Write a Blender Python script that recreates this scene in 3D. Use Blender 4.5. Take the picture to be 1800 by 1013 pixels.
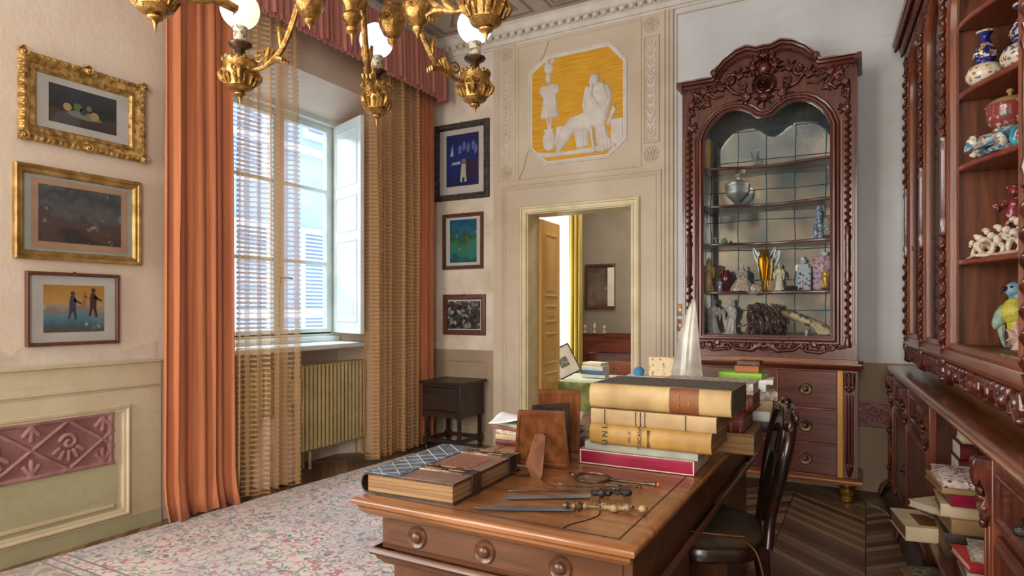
import bpy, bmesh, math, random
import numpy as np
from mathutils import Vector, Matrix
random.seed(7); rng = np.random.default_rng(7)
PI = math.pi
scene = bpy.context.scene
for o in list(bpy.data.objects): bpy.data.objects.remove(o)
COL = scene.collection

# ---------------------------------------------------------------- camera, world, lights, exposure
FPX, YAW, HZ, EYE = 1120.0, math.radians(29), 545.0, 1.35
cam_d = bpy.data.cameras.new('camera'); cam = bpy.data.objects.new('camera', cam_d); COL.objects.link(cam)
cam.location = (0, 0, EYE); cam.rotation_euler = (PI/2, 0, YAW)
cam_d.sensor_fit = 'HORIZONTAL'; cam_d.sensor_width = 36; cam_d.lens = 36*FPX/1800
cam_d.shift_y = (HZ-506.5)/1800; cam_d.clip_start = .05
scene.camera = cam
vs = scene.view_settings
vs.view_transform = 'Standard'; vs.look = 'None'; vs.gamma = 1; vs.use_curve_mapping = False
vs.exposure = 0.45
scene.cycles.transparent_max_bounces = 32
scene.cycles.max_bounces = 8
scene.cycles.diffuse_bounces = 5
scene.cycles.caustics_reflective = False; scene.cycles.caustics_refractive = False
scene.cycles.sample_clamp_indirect = 4

def lin(h):
    h = h.lstrip('#'); c = [int(h[i:i+2], 16)/255 for i in (0, 2, 4)]
    return tuple((x/12.92 if x <= .04045 else ((x+.055)/1.055)**2.4) for x in c) + (1,)

w = bpy.data.worlds.new('daylight'); scene.world = w; w.use_nodes = True
bg = w.node_tree.nodes['Background']; bg.inputs[0].default_value = (.80, .90, 1, 1); bg.inputs[1].default_value = 2.3

def area(name, loc, rot, sx, sy, power, col):
    l = bpy.data.lights.new(name, 'AREA'); l.shape = 'RECTANGLE'; l.size = sx; l.size_y = sy
    l.energy = power; l.color = col
    o = bpy.data.objects.new(name, l); COL.objects.link(o); o.location = loc; o.rotation_euler = rot
    return o
# daylight: outside the visible window (above it, tilted in); added fill lights behind the camera
area('window_skylight', (-5.9, 3.75, 4.6), (math.radians(0), math.radians(-52), 0), 2.4, 1.8, 390, (.86, .93, 1))
area('rear_fill_light', (-3.3, -2.15, 2.1), (math.radians(90), 0, 0), 1.1, 2.8, 115, (1, .95, .87))  # unseen fill added in front of the solid rear wall, as is the next
area('rear_fill_light', (.25, -2.15, 2.1), (math.radians(90), 0, 0), 1.3, 2.8, 95, (1, .93, .84))
area('side_fill_light', (-3.88, -.4, 2.0), (0, math.radians(-90), 0), 2.6, 1.8, 95, (.88, .94, 1))  # unseen cool fill added before the closed left wall
# further room: daylight from its own window at left, plus overhead area light
area('far_room_daylight', (-4.3, 6.7, 1.9), (0, math.radians(-90), 0), 2.2, 1.0, 55, (1, .96, .88))
area('far_room_top_light', (-2.2, 7.0, 3.4), (0, 0, 0), 1.0, 1.0, 26, (1, .85, .66))

# ---------------------------------------------------------------- materials
def nt(name):
    m = bpy.data.materials.new(name); m.use_nodes = True
    t = m.node_tree; t.nodes.clear()
    out = t.nodes.new('ShaderNodeOutputMaterial'); return m, t, out
def node(t, typ, **kw):
    n = t.nodes.new('ShaderNode'+typ)
    for k, v in kw.items():
        if k.startswith('i_'):
            key = k[2:]; key = int(key) if key.isdigit() else key.replace('_', ' ')
            n.inputs[key].default_value = v
        else: setattr(n, k, v)
    return n
def ramp(t, stops, interp='LINEAR'):
    n = t.nodes.new('ShaderNodeValToRGB'); r = n.color_ramp; r.interpolation = interp
    while len(r.elements) > 1: r.elements.remove(r.elements[-1])
    r.elements[0].position = stops[0][0]; r.elements[0].color = stops[0][1] if len(stops[0][1]) == 4 else stops[0][1]
    for p, c in stops[1:]:
        e = r.elements.new(p); e.color = c
    return n
def P(name, c1, c2=None, rough=.5, metal=0, scale=6, stretch=(1, 1, 1), dist=0, bump=0, bscale=40, coat=0,
      c3=None, detail=5, lo=.35, hi=.65, spec=.5, trans=0, sheen=0, sub=0, bstretch=None, coord='Object'):
    m, t, out = nt(name); L = t.links.new
    b = node(t, 'BsdfPrincipled'); L(b.outputs[0], out.inputs[0])
    b.inputs['Roughness'].default_value = rough; b.inputs['Metallic'].default_value = metal
    b.inputs['Coat Weight'].default_value = coat; b.inputs['Coat Roughness'].default_value = .12
    b.inputs['Specular IOR Level'].default_value = spec; b.inputs['Transmission Weight'].default_value = trans
    b.inputs['Sheen Weight'].default_value = sheen
    tc = node(t, 'TexCoord')
    if c2 is None: b.inputs['Base Color'].default_value = lin(c1)
    else:
        mp = node(t, 'Mapping'); mp.inputs['Scale'].default_value = stretch; L(tc.outputs[coord], mp.inputs[0])
        nz = node(t, 'TexNoise'); nz.inputs['Scale'].default_value = scale; nz.inputs['Detail'].default_value = detail
        nz.inputs['Distortion'].default_value = dist; L(mp.outputs[0], nz.inputs['Vector'])
        st = [(lo, lin(c1)), (hi, lin(c2))] + ([(min(hi+.12, 1), lin(c3))] if c3 else [])
        r = ramp(t, st); L(nz.outputs[0], r.inputs[0]); L(r.outputs[0], b.inputs['Base Color'])
    if bump:
        mp2 = node(t, 'Mapping'); mp2.inputs['Scale'].default_value = bstretch or stretch; L(tc.outputs[coord], mp2.inputs[0])
        n2 = node(t, 'TexNoise'); n2.inputs['Scale'].default_value = bscale; n2.inputs['Detail'].default_value = 4
        L(mp2.outputs[0], n2.inputs['Vector'])
        bp = node(t, 'Bump'); bp.inputs['Strength'].default_value = bump; bp.inputs['Distance'].default_value = .01
        L(n2.outputs[0], bp.inputs['Height']); L(bp.outputs[0], b.inputs['Normal'])
    return m
def wood(name, c1, c2, ax, rough=.32, coat=.25, sc=1.0, c3=None):
    st = {'x': (1.2, 14, 14), 'y': (14, 1.2, 14), 'z': (14, 14, 1.2)}[ax]
    return P(name, c1, c2, rough=rough, coat=coat, scale=2.2*sc, stretch=st, dist=.6, bump=.06, bscale=9, c3=c3, lo=.3, hi=.7)

MATS = {}
def mt(k):
    return MATS[k]
D = MATS
for ax in 'xyz':
    D['mahog_'+ax] = wood('mahogany_'+ax, '#3c1811', '#67301f', ax, rough=.28, coat=.35)
    D['desk_'+ax] = wood('walnut_'+ax, '#442819', '#6b432a', ax, rough=.34, coat=.2)
    D['golden_'+ax] = wood('golden_walnut_'+ax, '#6b3a1a', '#a86a34', ax, rough=.3, coat=.35)
    D['red_'+ax] = wood('red_wood_'+ax, '#63301f', '#8a4c2f', ax, rough=.3, coat=.35)
    D['yellowoak_'+ax] = wood('oak_'+ax, '#b07a2e', '#cf9448', ax, rough=.45, coat=0)
    D['dark_'+ax] = wood('dark_oak_'+ax, '#1f1513', '#37251e', ax, rough=.4, coat=.1)
D['carved'] = P('carved_mahogany', '#36150e', '#602a1b', rough=.25, scale=18, coat=.4, bump=.1, bscale=60)
D['desktop'] = wood('desk_top_veneer', '#6f4527', '#a06c42', 'x', rough=.3, coat=.3, sc=.8)
D['counter'] = wood('counter_veneer', '#4c2516', '#86502e', 'y', rough=.22, coat=.5)
D['inlay'] = P('dark_inlay', '#2b150d', rough=.4)
D['shelf_in'] = wood('cabinet_lining', '#4a2415', '#7a4424', 'z', rough=.5, coat=0)
D['pink_shelf'] = wood('shelf_front', '#6e2f22', '#8f4a38', 'y', rough=.3, coat=.3)
D['brass'] = P('old_brass', '#7d5a26', '#c49a4a', rough=.35, metal=.85, scale=25, bump=.15, bscale=90)
D['gilt'] = P('gilt_bronze', '#84602e', '#c79a56', rough=.36, metal=.75, scale=26, c3='#f0e4cc', bump=.5, bscale=55)
D['darkbronze'] = P('dark_bronze', '#40302a', '#7b5f45', rough=.4, metal=.7, scale=20, bump=.2, bscale=80)
D['ceramic'] = P('painted_ceramic_sleeve', '#d8cdb8', '#7f6d50', rough=.3, scale=60, lo=.5, hi=.56)
D['goldframe'] = P('gilded_wood', '#7d5c2c', '#cda562', rough=.42, metal=.45, scale=30, bump=.5, bscale=55)
D['goldflat'] = P('gold_leaf', '#8a6a34', '#c4a062', rough=.4, metal=.5, scale=12)
D['brownframe'] = wood('brown_frame', '#4a2a1e', '#6b4030', 'z', rough=.5, coat=0)
D['greyframe'] = P('grey_frame', '#2f2b2b', '#57504a', rough=.5, scale=20, metal=.2)
D['silver'] = P('dull_silver', '#5c5852', '#8f8a80', rough=.5, metal=.8, scale=30, bump=.2, bscale=80)
D['steel'] = P('blue_steel', '#7c8694', '#b4bcc8', rough=.4, metal=.85, scale=4)
D['horn'] = P('carved_horn', '#3a2c22', '#9a7c58', rough=.4, scale=70, bump=.6, bscale=90)
D['ebony'] = P('ebony', '#171210', '#332720', rough=.35, scale=60, bump=.7, bscale=110)
D['ivory'] = P('ivory', '#cdb98e', '#eadcba', rough=.35, scale=20)
D['mount'] = P('card_mount', '#ddd2c4', '#e6ddd2', rough=.8, scale=8)
D['mount_cool'] = P('cool_card_mount', '#b9b8a6', '#c8c6b6', rough=.8, scale=8)
D['mount_peach'] = P('peach_card', '#c79a7c', '#d5ab8a', rough=.8, scale=8)
D['white_paint'] = P('white_gloss_paint', '#cdd3cc', '#dfe4de', rough=.35, scale=4)
D['cream_paint'] = P('cream_gloss_paint', '#c8ba92', '#dccf aa'.replace(' ', ''), rough=.45, scale=5)
D['yellow_paint'] = P('yellow_door_paint', '#c79852', '#d8ad66', rough=.4, scale=3, stretch=(1, 1, .3))
D['rad'] = P('radiator_enamel', '#bda874', '#d0bd8c', rough=.4, scale=6)
D['orange_cloth'] = P('orange_curtain_cloth', '#b86d46', '#c97e54', rough=.8, scale=3, stretch=(8, 8, .5), sheen=.15, bump=.05, bscale=200)
D['rose_cloth'] = P('rose_pelmet_cloth', '#a8645a', '#bd7c70', rough=.8, scale=3, stretch=(8, 8, .5), sheen=.4)
D['yellow_cloth'] = P('yellow_curtain_cloth', '#a08a3e', '#c4ac5c', rough=.8, scale=3, stretch=(8, 8, .5))
D['green_cloth'] = P('green_velvet', '#5a6430', '#97a060', rough=.9, scale=9, sheen=.5)
D['white_cloth'] = P('white_net', '#cfd4d2', '#e4e8e6', rough=.9, scale=6)
D['ebonised'] = P('dark_chair_wood', '#160d0b', '#33191400'[:7], rough=.25, scale=14, coat=.4)
D['cushion'] = P('brown_velvet_cushion', '#2b1f12', '#46341e', rough=.85, scale=12, sheen=0, bump=.3, bscale=160)
D['page'] = P('page_edges', '#735437', '#9a7850', rough=.9, scale=2, stretch=(1, 1, 90), lo=.4, hi=.6)
D['page_white'] = P('white_page_edges', '#b8ad9a', '#ddd5c6', rough=.9, scale=2, stretch=(1, 1, 120), lo=.4, hi=.6)
D['vellum'] = P('yellow_vellum', '#96784a', '#b99e6c', rough=.5, scale=7, c3='#ccb484', bump=.05)
D['vellum2'] = P('tan_vellum', '#9c8058', '#b59a70', rough=.55, scale=9)
D['vellum3'] = P('amber_vellum', '#967238', '#b78f4c', rough=.45, scale=9, c3='#c8a464')
D['greybook'] = P('grey_cloth', '#8a8a7c', '#a3a294', rough=.8, scale=9)
D['crimson'] = P('crimson_boards', '#7e1433', '#97203f', rough=.25, scale=6, coat=.5)
D['boards'] = P('mottled_grey_boards', '#3b352e', '#6b6357', rough=.7, scale=90)
D['leather'] = P('brown_leather', '#5c4236', '#7c5f50', rough=.5, scale=9, bump=.15, bscale=60)
D['dkleather'] = P('dark_leather', '#221812', '#3e2c22', rough=.45, scale=20, bump=.2, bscale=90)
D['redleather'] = P('red_leather', '#45100f', '#6c2220', rough=.4, scale=20)
D['paper'] = P('paper', '#cfd0d0', '#e6e6e4', rough=.85, scale=12)
D['ink'] = P('ink_black', '#1b1512', rough=.7)
D['stained'] = P('text_brown', '#6b3a1c', '#7e4a26', rough=.5, scale=12)
D['black'] = P('black_void', '#0c0a0a', rough=.8)
D['globe_off'] = P('opal_glass', '#efe6d6', rough=.2)
def emis(name, col, s, base='#ffffff'):
    m, t, out = nt(name); b = node(t, 'BsdfPrincipled'); t.links.new(b.outputs[0], out.inputs[0])
    b.inputs['Base Color'].default_value = lin(base); b.inputs['Emission Color'].default_value = lin(col)
    b.inputs['Emission Strength'].default_value = s; b.inputs['Roughness'].default_value = .25; return m
D['globe_cool'] = emis('lit_globe_cool', '#cfe2ff', 1.0)
D['globe_warm'] = emis('lit_globe_warm', '#ffeacb', .72)
def thin_glass(name, tint='#ffffff', rough=.02, amt=.10, op=0):
    m, t, out = nt(name); L = t.links.new
    tr = node(t, 'BsdfTransparent'); tr.inputs[0].default_value = lin(tint)
    gl = node(t, 'BsdfGlossy'); gl.inputs['Roughness'].default_value = rough
    fr = node(t, 'LayerWeight'); fr.inputs[0].default_value = .5
    pw = node(t, 'Math', operation='POWER'); L(fr.outputs['Facing'], pw.inputs[0]); pw.inputs[1].default_value = 5
    ma = node(t, 'Math', operation='MULTIPLY_ADD'); L(pw.outputs[0], ma.inputs[0]); ma.inputs[1].default_value = .45; ma.inputs[2].default_value = .008
    mx = node(t, 'MixShader'); L(ma.outputs[0], mx.inputs[0]); L(tr.outputs[0], mx.inputs[1]); L(gl.outputs[0], mx.inputs[2])
    L(mx.outputs[0], out.inputs[0]); return m
D['pane'] = thin_glass('window_pane', '#eef4fa')
D['clear'] = thin_glass('clear_glass', '#f4f6f8')
def glassy(name, col, rough=.05):
    m, t, out = nt(name); b = node(t, 'BsdfPrincipled'); t.links.new(b.outputs[0], out.inputs[0])
    b.inputs['Base Color'].default_value = lin(col); b.inputs['Transmission Weight'].default_value = .85
    b.inputs['Roughness'].default_value = rough; b.inputs['IOR'].default_value = 1.2; return m
D['crystal'] = glassy('cut_crystal', '#eef2f6', .3)
D['amber'] = glassy('amber_glass', '#d08a10', .08)
def frosted():
    m, t, out = nt('alabaster_sheet'); L = t.links.new
    tc = node(t, 'TexCoord'); nz = node(t, 'TexNoise'); nz.inputs['Scale'].default_value = 9; nz.inputs['Detail'].default_value = 6
    L(tc.outputs['Object'], nz.inputs[0]); r = ramp(t, [(.35, lin('#b9b2a6')), (.6, lin('#e0dace')), (.75, lin('#f0ebe2'))]); L(nz.outputs[0], r.inputs[0])
    d = node(t, 'BsdfDiffuse'); tl = node(t, 'BsdfTranslucent'); L(r.outputs[0], d.inputs[0]); L(r.outputs[0], tl.inputs[0])
    a = node(t, 'MixShader', i_0=.45); L(d.outputs[0], a.inputs[1]); L(tl.outputs[0], a.inputs[2])
    g = node(t, 'BsdfGlossy'); g.inputs['Roughness'].default_value = .2; b = node(t, 'MixShader', i_0=.08); L(a.outputs[0], b.inputs[1]); L(g.outputs[0], b.inputs[2])
    tr = node(t, 'BsdfTransparent'); c = node(t, 'MixShader', i_0=.18); L(b.outputs[0], c.inputs[1]); L(tr.outputs[0], c.inputs[2])
    L(c.outputs[0], out.inputs[0]); return m
D['alabaster'] = frosted()

# layered wall plasters with patches, stains and old repainted strips
def plaster(name, base, spots, patch, sc=1.4, bump=.25, streak='#a8926a'):
    m, t, out = nt(name); L = t.links.new
    b = node(t, 'BsdfPrincipled'); L(b.outputs[0], out.inputs[0]); b.inputs['Roughness'].default_value = .85
    tc = node(t, 'TexCoord')
    n1 = node(t, 'TexNoise'); n1.inputs['Scale'].default_value = sc; n1.inputs['Detail'].default_value = 7; n1.inputs['Roughness'].default_value = .6; L(tc.outputs['Object'], n1.inputs[0])
    r1 = ramp(t, [(.3, lin(spots)), (.52, lin(base)), (.72, lin(patch))]); L(n1.outputs[0], r1.inputs[0])
    mp = node(t, 'Mapping'); mp.inputs['Scale'].default_value = (1.2, 1.2, 6); L(tc.outputs['Object'], mp.inputs[0])
    n2 = node(t, 'TexNoise'); n2.inputs['Scale'].default_value = 3; n2.inputs['Detail'].default_value = 8; L(mp.outputs[0], n2.inputs[0])
    r2 = ramp(t, [(.60, (0, 0, 0, 1)), (.75, (.35, .35, .35, 1))]); L(n2.outputs[0], r2.inputs[0])
    mx = node(t, 'MixRGB'); L(r2.outputs[0], mx.inputs[0]); L(r1.outputs[0], mx.inputs[1]); mx.inputs[2].default_value = lin(streak)
    L(mx.outputs[0], b.inputs['Base Color'])
    n3 = node(t, 'TexNoise'); n3.inputs['Scale'].default_value = 22; n3.inputs['Detail'].default_value = 5; L(tc.outputs['Object'], n3.inputs[0])
    bp = node(t, 'Bump'); bp.inputs['Strength'].default_value = bump; bp.inputs['Distance'].default_value = .01
    L(n3.outputs[0], bp.inputs['Height']); L(bp.outputs[0], b.inputs['Normal']); return m
D['plaster_left'] = plaster('plaster_left', '#dccbb9', '#d3c0ac', '#e4d6c7', streak='#dacaae')
D['plaster_white'] = plaster('plaster_repaired', '#d6cabb', '#c6b7a2', '#e2dace', sc=3, streak='#b8a488')
D['plaster_dado'] = plaster('plaster_dado', '#c9ba9c', '#bcac8c', '#d6cab0', streak='#a3935f')
D['plaster_green'] = plaster('plaster_green_grey', '#aea886', '#a09a78', '#bcb696', streak='#8c8662')
D['plaster_back'] = plaster('plaster_back', '#cdd0d3', '#c2c2c0', '#d8dce0', streak='#c0b8a6')
D['plaster_stone'] = plaster('plaster_stone', '#c9baa6', '#bcac96', '#d4c7b4', streak='#cbb996')
D['plaster_tan'] = plaster('plaster_tan', '#a08c76', '#93806a', '#ad9c86', streak='#8a7856')
D['stucco'] = P('white_stucco', '#c9c2b8', '#d6d0c8', rough=.8, scale=9, bump=.15, bscale=40)
D['ceiling'] = plaster('painted_ceiling', '#b8afa6', '#a89e94', '#c4bbb0', streak='#8c7d68')
D['ceil_line'] = P('ceiling_painted_lines', '#8a7868', '#9c8a78', rough=.8, scale=9)
D['ceil_pale'] = P('ceiling_pale_panel', '#b3a9a6', '#c0b6b0', rough=.85, scale=5)
D['frieze'] = P('purple_frieze', '#77494c', '#95686a', rough=.75, scale=6, bump=.2, bscale=50)
D['frieze_hi'] = P('purple_frieze_raised', '#8a5c5c', '#a57c78', rough=.75, scale=8, bump=.2, bscale=50)
D['yellow_ground'] = P('ochre_ground', '#c78f1c', '#dba62e', rough=.8, scale=2, stretch=(3, 1, 40), bump=.5, bscale=2, bstretch=(3, 1, 60))
D['facade'] = P('facade_render', '#aab8cc', '#bfcbda', rough=.9, scale=1.4)
D['facade_white'] = P('facade_trim', '#dfe6ef', rough=.8)
D['far_wall'] = P('further_room_plaster', '#8d8272', '#9d9282', rough=.9, scale=2)
def mth(t, op, a, b=None, c=None):
    n = t.nodes.new('ShaderNodeMath'); n.operation = op
    for i, x in enumerate((a, b, c)):
        if x is None: continue
        if isinstance(x, (int, float)): n.inputs[i].default_value = x
        else: t.links.new(x, n.inputs[i])
    return n.outputs[0]
def mixc(t, f, a, b):
    n = t.nodes.new('ShaderNodeMixRGB')
    for i, x in enumerate((f, a, b)):
        if isinstance(x, tuple): n.inputs[i].default_value = x
        elif isinstance(x, (int, float)): n.inputs[i].default_value = x
        else: t.links.new(x, n.inputs[i])
    return n.outputs[0]
def lace(name, cthread, base=.22, dense=.8, vper=.11, hper=.026, tl_=.38):
    m, t, out = nt(name); L = t.links.new
    uv = node(t, 'UVMap'); sp = node(t, 'SeparateXYZ'); L(uv.outputs[0], sp.inputs[0])
    nz = node(t, 'TexNoise'); nz.inputs['Scale'].default_value = 9; L(uv.outputs[0], nz.inputs[0])
    u = mth(t, 'ADD', sp.outputs[0], mth(t, 'MULTIPLY', nz.outputs[0], .012))
    v = mth(t, 'ADD', sp.outputs[1], mth(t, 'MULTIPLY', nz.outputs[0], .014))
    hb = mth(t, 'LESS_THAN', mth(t, 'FRACT', mth(t, 'DIVIDE', v, hper)), .36)
    vb = mth(t, 'LESS_THAN', mth(t, 'FRACT', mth(t, 'DIVIDE', u, vper)), .30)
    fine = mth(t, 'LESS_THAN', mth(t, 'FRACT', mth(t, 'DIVIDE', v, hper/4)), .5)
    fineu = mth(t, 'LESS_THAN', mth(t, 'FRACT', mth(t, 'DIVIDE', u, .006)), .35)
    vb2 = mth(t, 'MULTIPLY', vb, mth(t, 'ADD', mth(t, 'MULTIPLY', fine, .35), .5))
    al = mth(t, 'MAXIMUM', mth(t, 'MULTIPLY', hb, dense), vb2)
    al = mth(t, 'MAXIMUM', al, mth(t, 'ADD', mth(t, 'MULTIPLY', fineu, .15), base))
    d = node(t, 'BsdfDiffuse'); tl = node(t, 'BsdfTranslucent'); d.inputs[0].default_value = lin(cthread); tl.inputs[0].default_value = lin(cthread)
    a = node(t, 'MixShader', i_0=tl_); L(d.outputs[0], a.inputs[1]); L(tl.outputs[0], a.inputs[2])
    tr = node(t, 'BsdfTransparent'); mx = node(t, 'MixShader'); L(al, mx.inputs[0]); L(tr.outputs[0], mx.inputs[1]); L(a.outputs[0], mx.inputs[2])
    L(mx.outputs[0], out.inputs[0]); return m
D['lace'] = lace('openwork_net', '#cfa878', base=.14, dense=.70, vper=.13, hper=.036, tl_=.15)
D['lace_dense'] = lace('gathered_openwork_net', '#dab486', base=.30, dense=.85, vper=.07, hper=.034)

def mirror_tiles():
    m, t, out = nt('aged_mirror_tiles'); L = t.links.new
    tc = node(t, 'TexCoord'); sp = node(t, 'SeparateXYZ'); L(tc.outputs['Object'], sp.inputs[0])
    n0 = node(t, 'TexNoise'); n0.inputs['Scale'].default_value = 3.5; n0.inputs['Detail'].default_value = 3; L(tc.outputs['Object'], n0.inputs[0])
    wob = mth(t, 'MULTIPLY', mth(t, 'SUBTRACT', n0.outputs[0], .5), .035)
    fx = mth(t, 'FRACT', mth(t, 'DIVIDE', mth(t, 'ADD', mth(t, 'ADD', sp.outputs[0], .906+2.13), wob), .213))
    fz = mth(t, 'FRACT', mth(t, 'DIVIDE', mth(t, 'ADD', mth(t, 'SUBTRACT', sp.outputs[2], 1.345-.24), wob), .24))
    ln = mth(t, 'MAXIMUM', mth(t, 'LESS_THAN', fx, .035), mth(t, 'LESS_THAN', fz, .03))
    g = node(t, 'BsdfGlossy'); g.inputs['Roughness'].default_value = .07
    n1 = node(t, 'TexNoise'); n1.inputs['Scale'].default_value = 4; n1.inputs['Detail'].default_value = 8; L(tc.outputs['Object'], n1.inputs[0])
    r = ramp(t, [(.3, lin('#7f8f94')), (.5, lin('#b4b2a6')), (.7, lin('#d0c8b4'))]); L(n1.outputs[0], r.inputs[0]); L(r.outputs[0], g.inputs[0])
    d = node(t, 'BsdfDiffuse'); r2 = ramp(t, [(.4, lin('#5f6e76')), (.6, lin('#9a978a'))]); L(n1.outputs[0], r2.inputs[0]); L(r2.outputs[0], d.inputs[0])
    a = node(t, 'MixShader', i_0=.30); L(g.outputs[0], a.inputs[1]); L(d.outputs[0], a.inputs[2])
    dk = node(t, 'BsdfDiffuse'); dk.inputs[0].default_value = lin('#3b5560')
    b = node(t, 'MixShader'); L(ln, b.inputs[0]); L(a.outputs[0], b.inputs[1]); L(dk.outputs[0], b.inputs[2]); L(b.outputs[0], out.inputs[0]); return m
D['mirror'] = mirror_tiles()

def parquet():
    m, t, out = nt('herringbone_parquet'); L = t.links.new
    b = node(t, 'BsdfPrincipled'); L(b.outputs[0], out.inputs[0]); b.inputs['Roughness'].default_value = .38
    tc = node(t, 'TexCoord'); sp = node(t, 'SeparateXYZ'); L(tc.outputs['Object'], sp.inputs[0])
    W, S = .46, .075
    xs = mth(t, 'DIVIDE', sp.outputs[0], W); xi = mth(t, 'FLOOR', xs); xf = mth(t, 'FRACT', xs)
    par = mth(t, 'SUBTRACT', mth(t, 'MULTIPLY', mth(t, 'FRACT', mth(t, 'MULTIPLY', xi, .5)), 4), 1)   # -1 / +1
    yy = mth(t, 'ADD', sp.outputs[1], mth(t, 'MULTIPLY', mth(t, 'MULTIPLY', xf, W), par))
    ys = mth(t, 'DIVIDE', yy, S); yi = mth(t, 'FLOOR', ys); yf = mth(t, 'FRACT', ys)
    cb = node(t, 'CombineXYZ'); L(xi, cb.inputs[0]); L(yi, cb.inputs[1])
    wn = node(t, 'TexWhiteNoise'); L(cb.outputs[0], wn.inputs[0])
    r = ramp(t, [(0, lin('#4e392a')), (.5, lin('#7a5d45')), (1, lin('#a3825f'))]); L(wn.outputs[0], r.inputs[0])
    nz = node(t, 'TexNoise'); nz.inputs['Scale'].default_value = 30; nz.inputs['Detail'].default_value = 6; L(tc.outputs['Object'], nz.inputs[0])
    c = mixc(t, mth(t, 'MULTIPLY', nz.outputs[0], .5), r.outputs[0], lin('#3d2a1c'))
    gap = mth(t, 'MAXIMUM', mth(t, 'LESS_THAN', yf, .06), mth(t, 'LESS_THAN', xf, .012))
    c = mixc(t, gap, c, lin('#1c120c')); L(c, b.inputs['Base Color'])
    bp = node(t, 'Bump'); bp.inputs['Strength'].default_value = .3; bp.inputs['Distance'].default_value = .003; bp.invert = True
    L(gap, bp.inputs['Height']); L(bp.outputs[0], b.inputs['Normal']); return m
D['parquet'] = parquet()

def rug_mat():
    m, t, out = nt('floral_persian_rug'); L = t.links.new
    b = node(t, 'BsdfPrincipled'); L(b.outputs[0], out.inputs[0]); b.inputs['Roughness'].default_value = .95; b.inputs['Sheen Weight'].default_value = .3
    tc = node(t, 'TexCoord'); sp = node(t, 'SeparateXYZ'); L(tc.outputs['Object'], sp.inputs[0])
    nd = node(t, 'TexNoise'); nd.inputs['Scale'].default_value = 7; nd.inputs['Detail'].default_value = 3; L(tc.outputs['Object'], nd.inputs[0])
    va = node(t, 'VectorMath', operation='SCALE'); L(nd.outputs['Color'], va.inputs[0]); va.inputs['Scale'].default_value = .10
    vv = node(t, 'VectorMath', operation='ADD'); L(tc.outputs['Object'], vv.inputs[0]); L(va.outputs[0], vv.inputs[1])
    def vor(s, feat='F1'):
        v = node(t, 'TexVoronoi'); v.feature = feat; v.inputs['Scale'].default_value = s; L(vv.outputs[0], v.inputs['Vector']); return v
    v1, v2, v3 = vor(6.5), vor(17), vor(38)
    base = mixc(t, mth(t, 'MULTIPLY', nd.outputs[0], .6), lin('#dccfc4'), lin('#cdc0c0'))
    pal = [(0, lin('#b0475a')), (.2, lin('#d99aa0')), (.38, lin('#2f4a6a')), (.5, lin('#c98a84')), (.62, lin('#5f8a80')), (.70, lin('#7f93b0')), (.78, lin('#a85a62')), (.87, lin('#8a9a6a')), (.95, lin('#35304a'))]
    def pick(v): 
        s = node(t, 'SeparateColor'); L(v.outputs['Color'], s.inputs[0]); r = ramp(t, pal, 'CONSTANT'); L(s.outputs[0], r.inputs[0]); return r.outputs[0], s.outputs[1]
    c3, k3 = pick(v3); c = mixc(t, mth(t, 'MULTIPLY', mth(t, 'LESS_THAN', v3.outputs['Distance'], .42), mth(t, 'GREATER_THAN', k3, .25)), base, c3)
    # scrolling stems
    wv = node(t, 'TexVoronoi'); wv.feature = 'DISTANCE_TO_EDGE'; wv.inputs['Scale'].default_value = 10; L(vv.outputs[0], wv.inputs['Vector'])
    c = mixc(t, mth(t, 'MULTIPLY', mth(t, 'LESS_THAN', wv.outputs['Distance'], .035), .8), c, lin('#5a6a62'))
    c2, k2 = pick(v2); c = mixc(t, mth(t, 'MULTIPLY', mth(t, 'LESS_THAN', v2.outputs['Distance'], .40), mth(t, 'GREATER_THAN', k2, .35)), c, c2)
    c = mixc(t, mth(t, 'LESS_THAN', v2.outputs['Distance'], .12), c, lin('#e6d9c6'))
    c1, k1 = pick(v1); ring = mth(t, 'MULTIPLY', mth(t, 'LESS_THAN', v1.outputs['Distance'], .28), mth(t, 'GREATER_THAN', v1.outputs['Distance'], .20))
    c = mixc(t, mth(t, 'MULTIPLY', ring, mth(t, 'MULTIPLY', mth(t, 'GREATER_THAN', k1, .4), .75)), c, c1)
    # border: darker olive band near the front edge and a narrow one at the left
    yb = sp.outputs[1]
    inb = mth(t, 'LESS_THAN', yb, 1.74)
    d3, kk = pick(v3)
    bc = mixc(t, mth(t, 'LESS_THAN', v3.outputs['Distance'], .3), lin('#6e6450'), d3)
    bc = mixc(t, mth(t, 'MULTIPLY', mth(t, 'LESS_THAN', wv.outputs['Distance'], .05), 1), bc, lin('#c9b08a'))
    c = mixc(t, mth(t, 'MULTIPLY', inb, .85), c, bc)
    for y0 in (1.74, 1.79, 1.86, 1.50):
        s = mth(t, 'MULTIPLY', mth(t, 'GREATER_THAN', yb, y0), mth(t, 'LESS_THAN', yb, y0+.012)); c = mixc(t, s, c, lin('#4a3f34'))
    nb = node(t, 'TexNoise'); nb.inputs['Scale'].default_value = 2.2; nb.inputs['Detail'].default_value = 4; L(tc.outputs['Object'], nb.inputs[0])
    rb = ramp(t, [(.42, (0, 0, 0, 1)), (.62, (.38, .38, .38, 1))]); L(nb.outputs[0], rb.inputs[0]); c = mixc(t, rb.outputs[0], c, lin('#8f93a6'))
    nf = node(t, 'TexNoise'); nf.inputs['Scale'].default_value = 260; L(tc.outputs['Object'], nf.inputs[0])
    c = mixc(t, mth(t, 'MULTIPLY', nf.outputs[0], .35), c, lin('#a89a8c'))
    L(c, b.inputs['Base Color'])
    bp = node(t, 'Bump'); bp.inputs['Strength'].default_value = .4; bp.inputs['Distance'].default_value = .004
    L(nf.outputs[0], bp.inputs['Height']); L(bp.outputs[0], b.inputs['Normal']); return m
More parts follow.
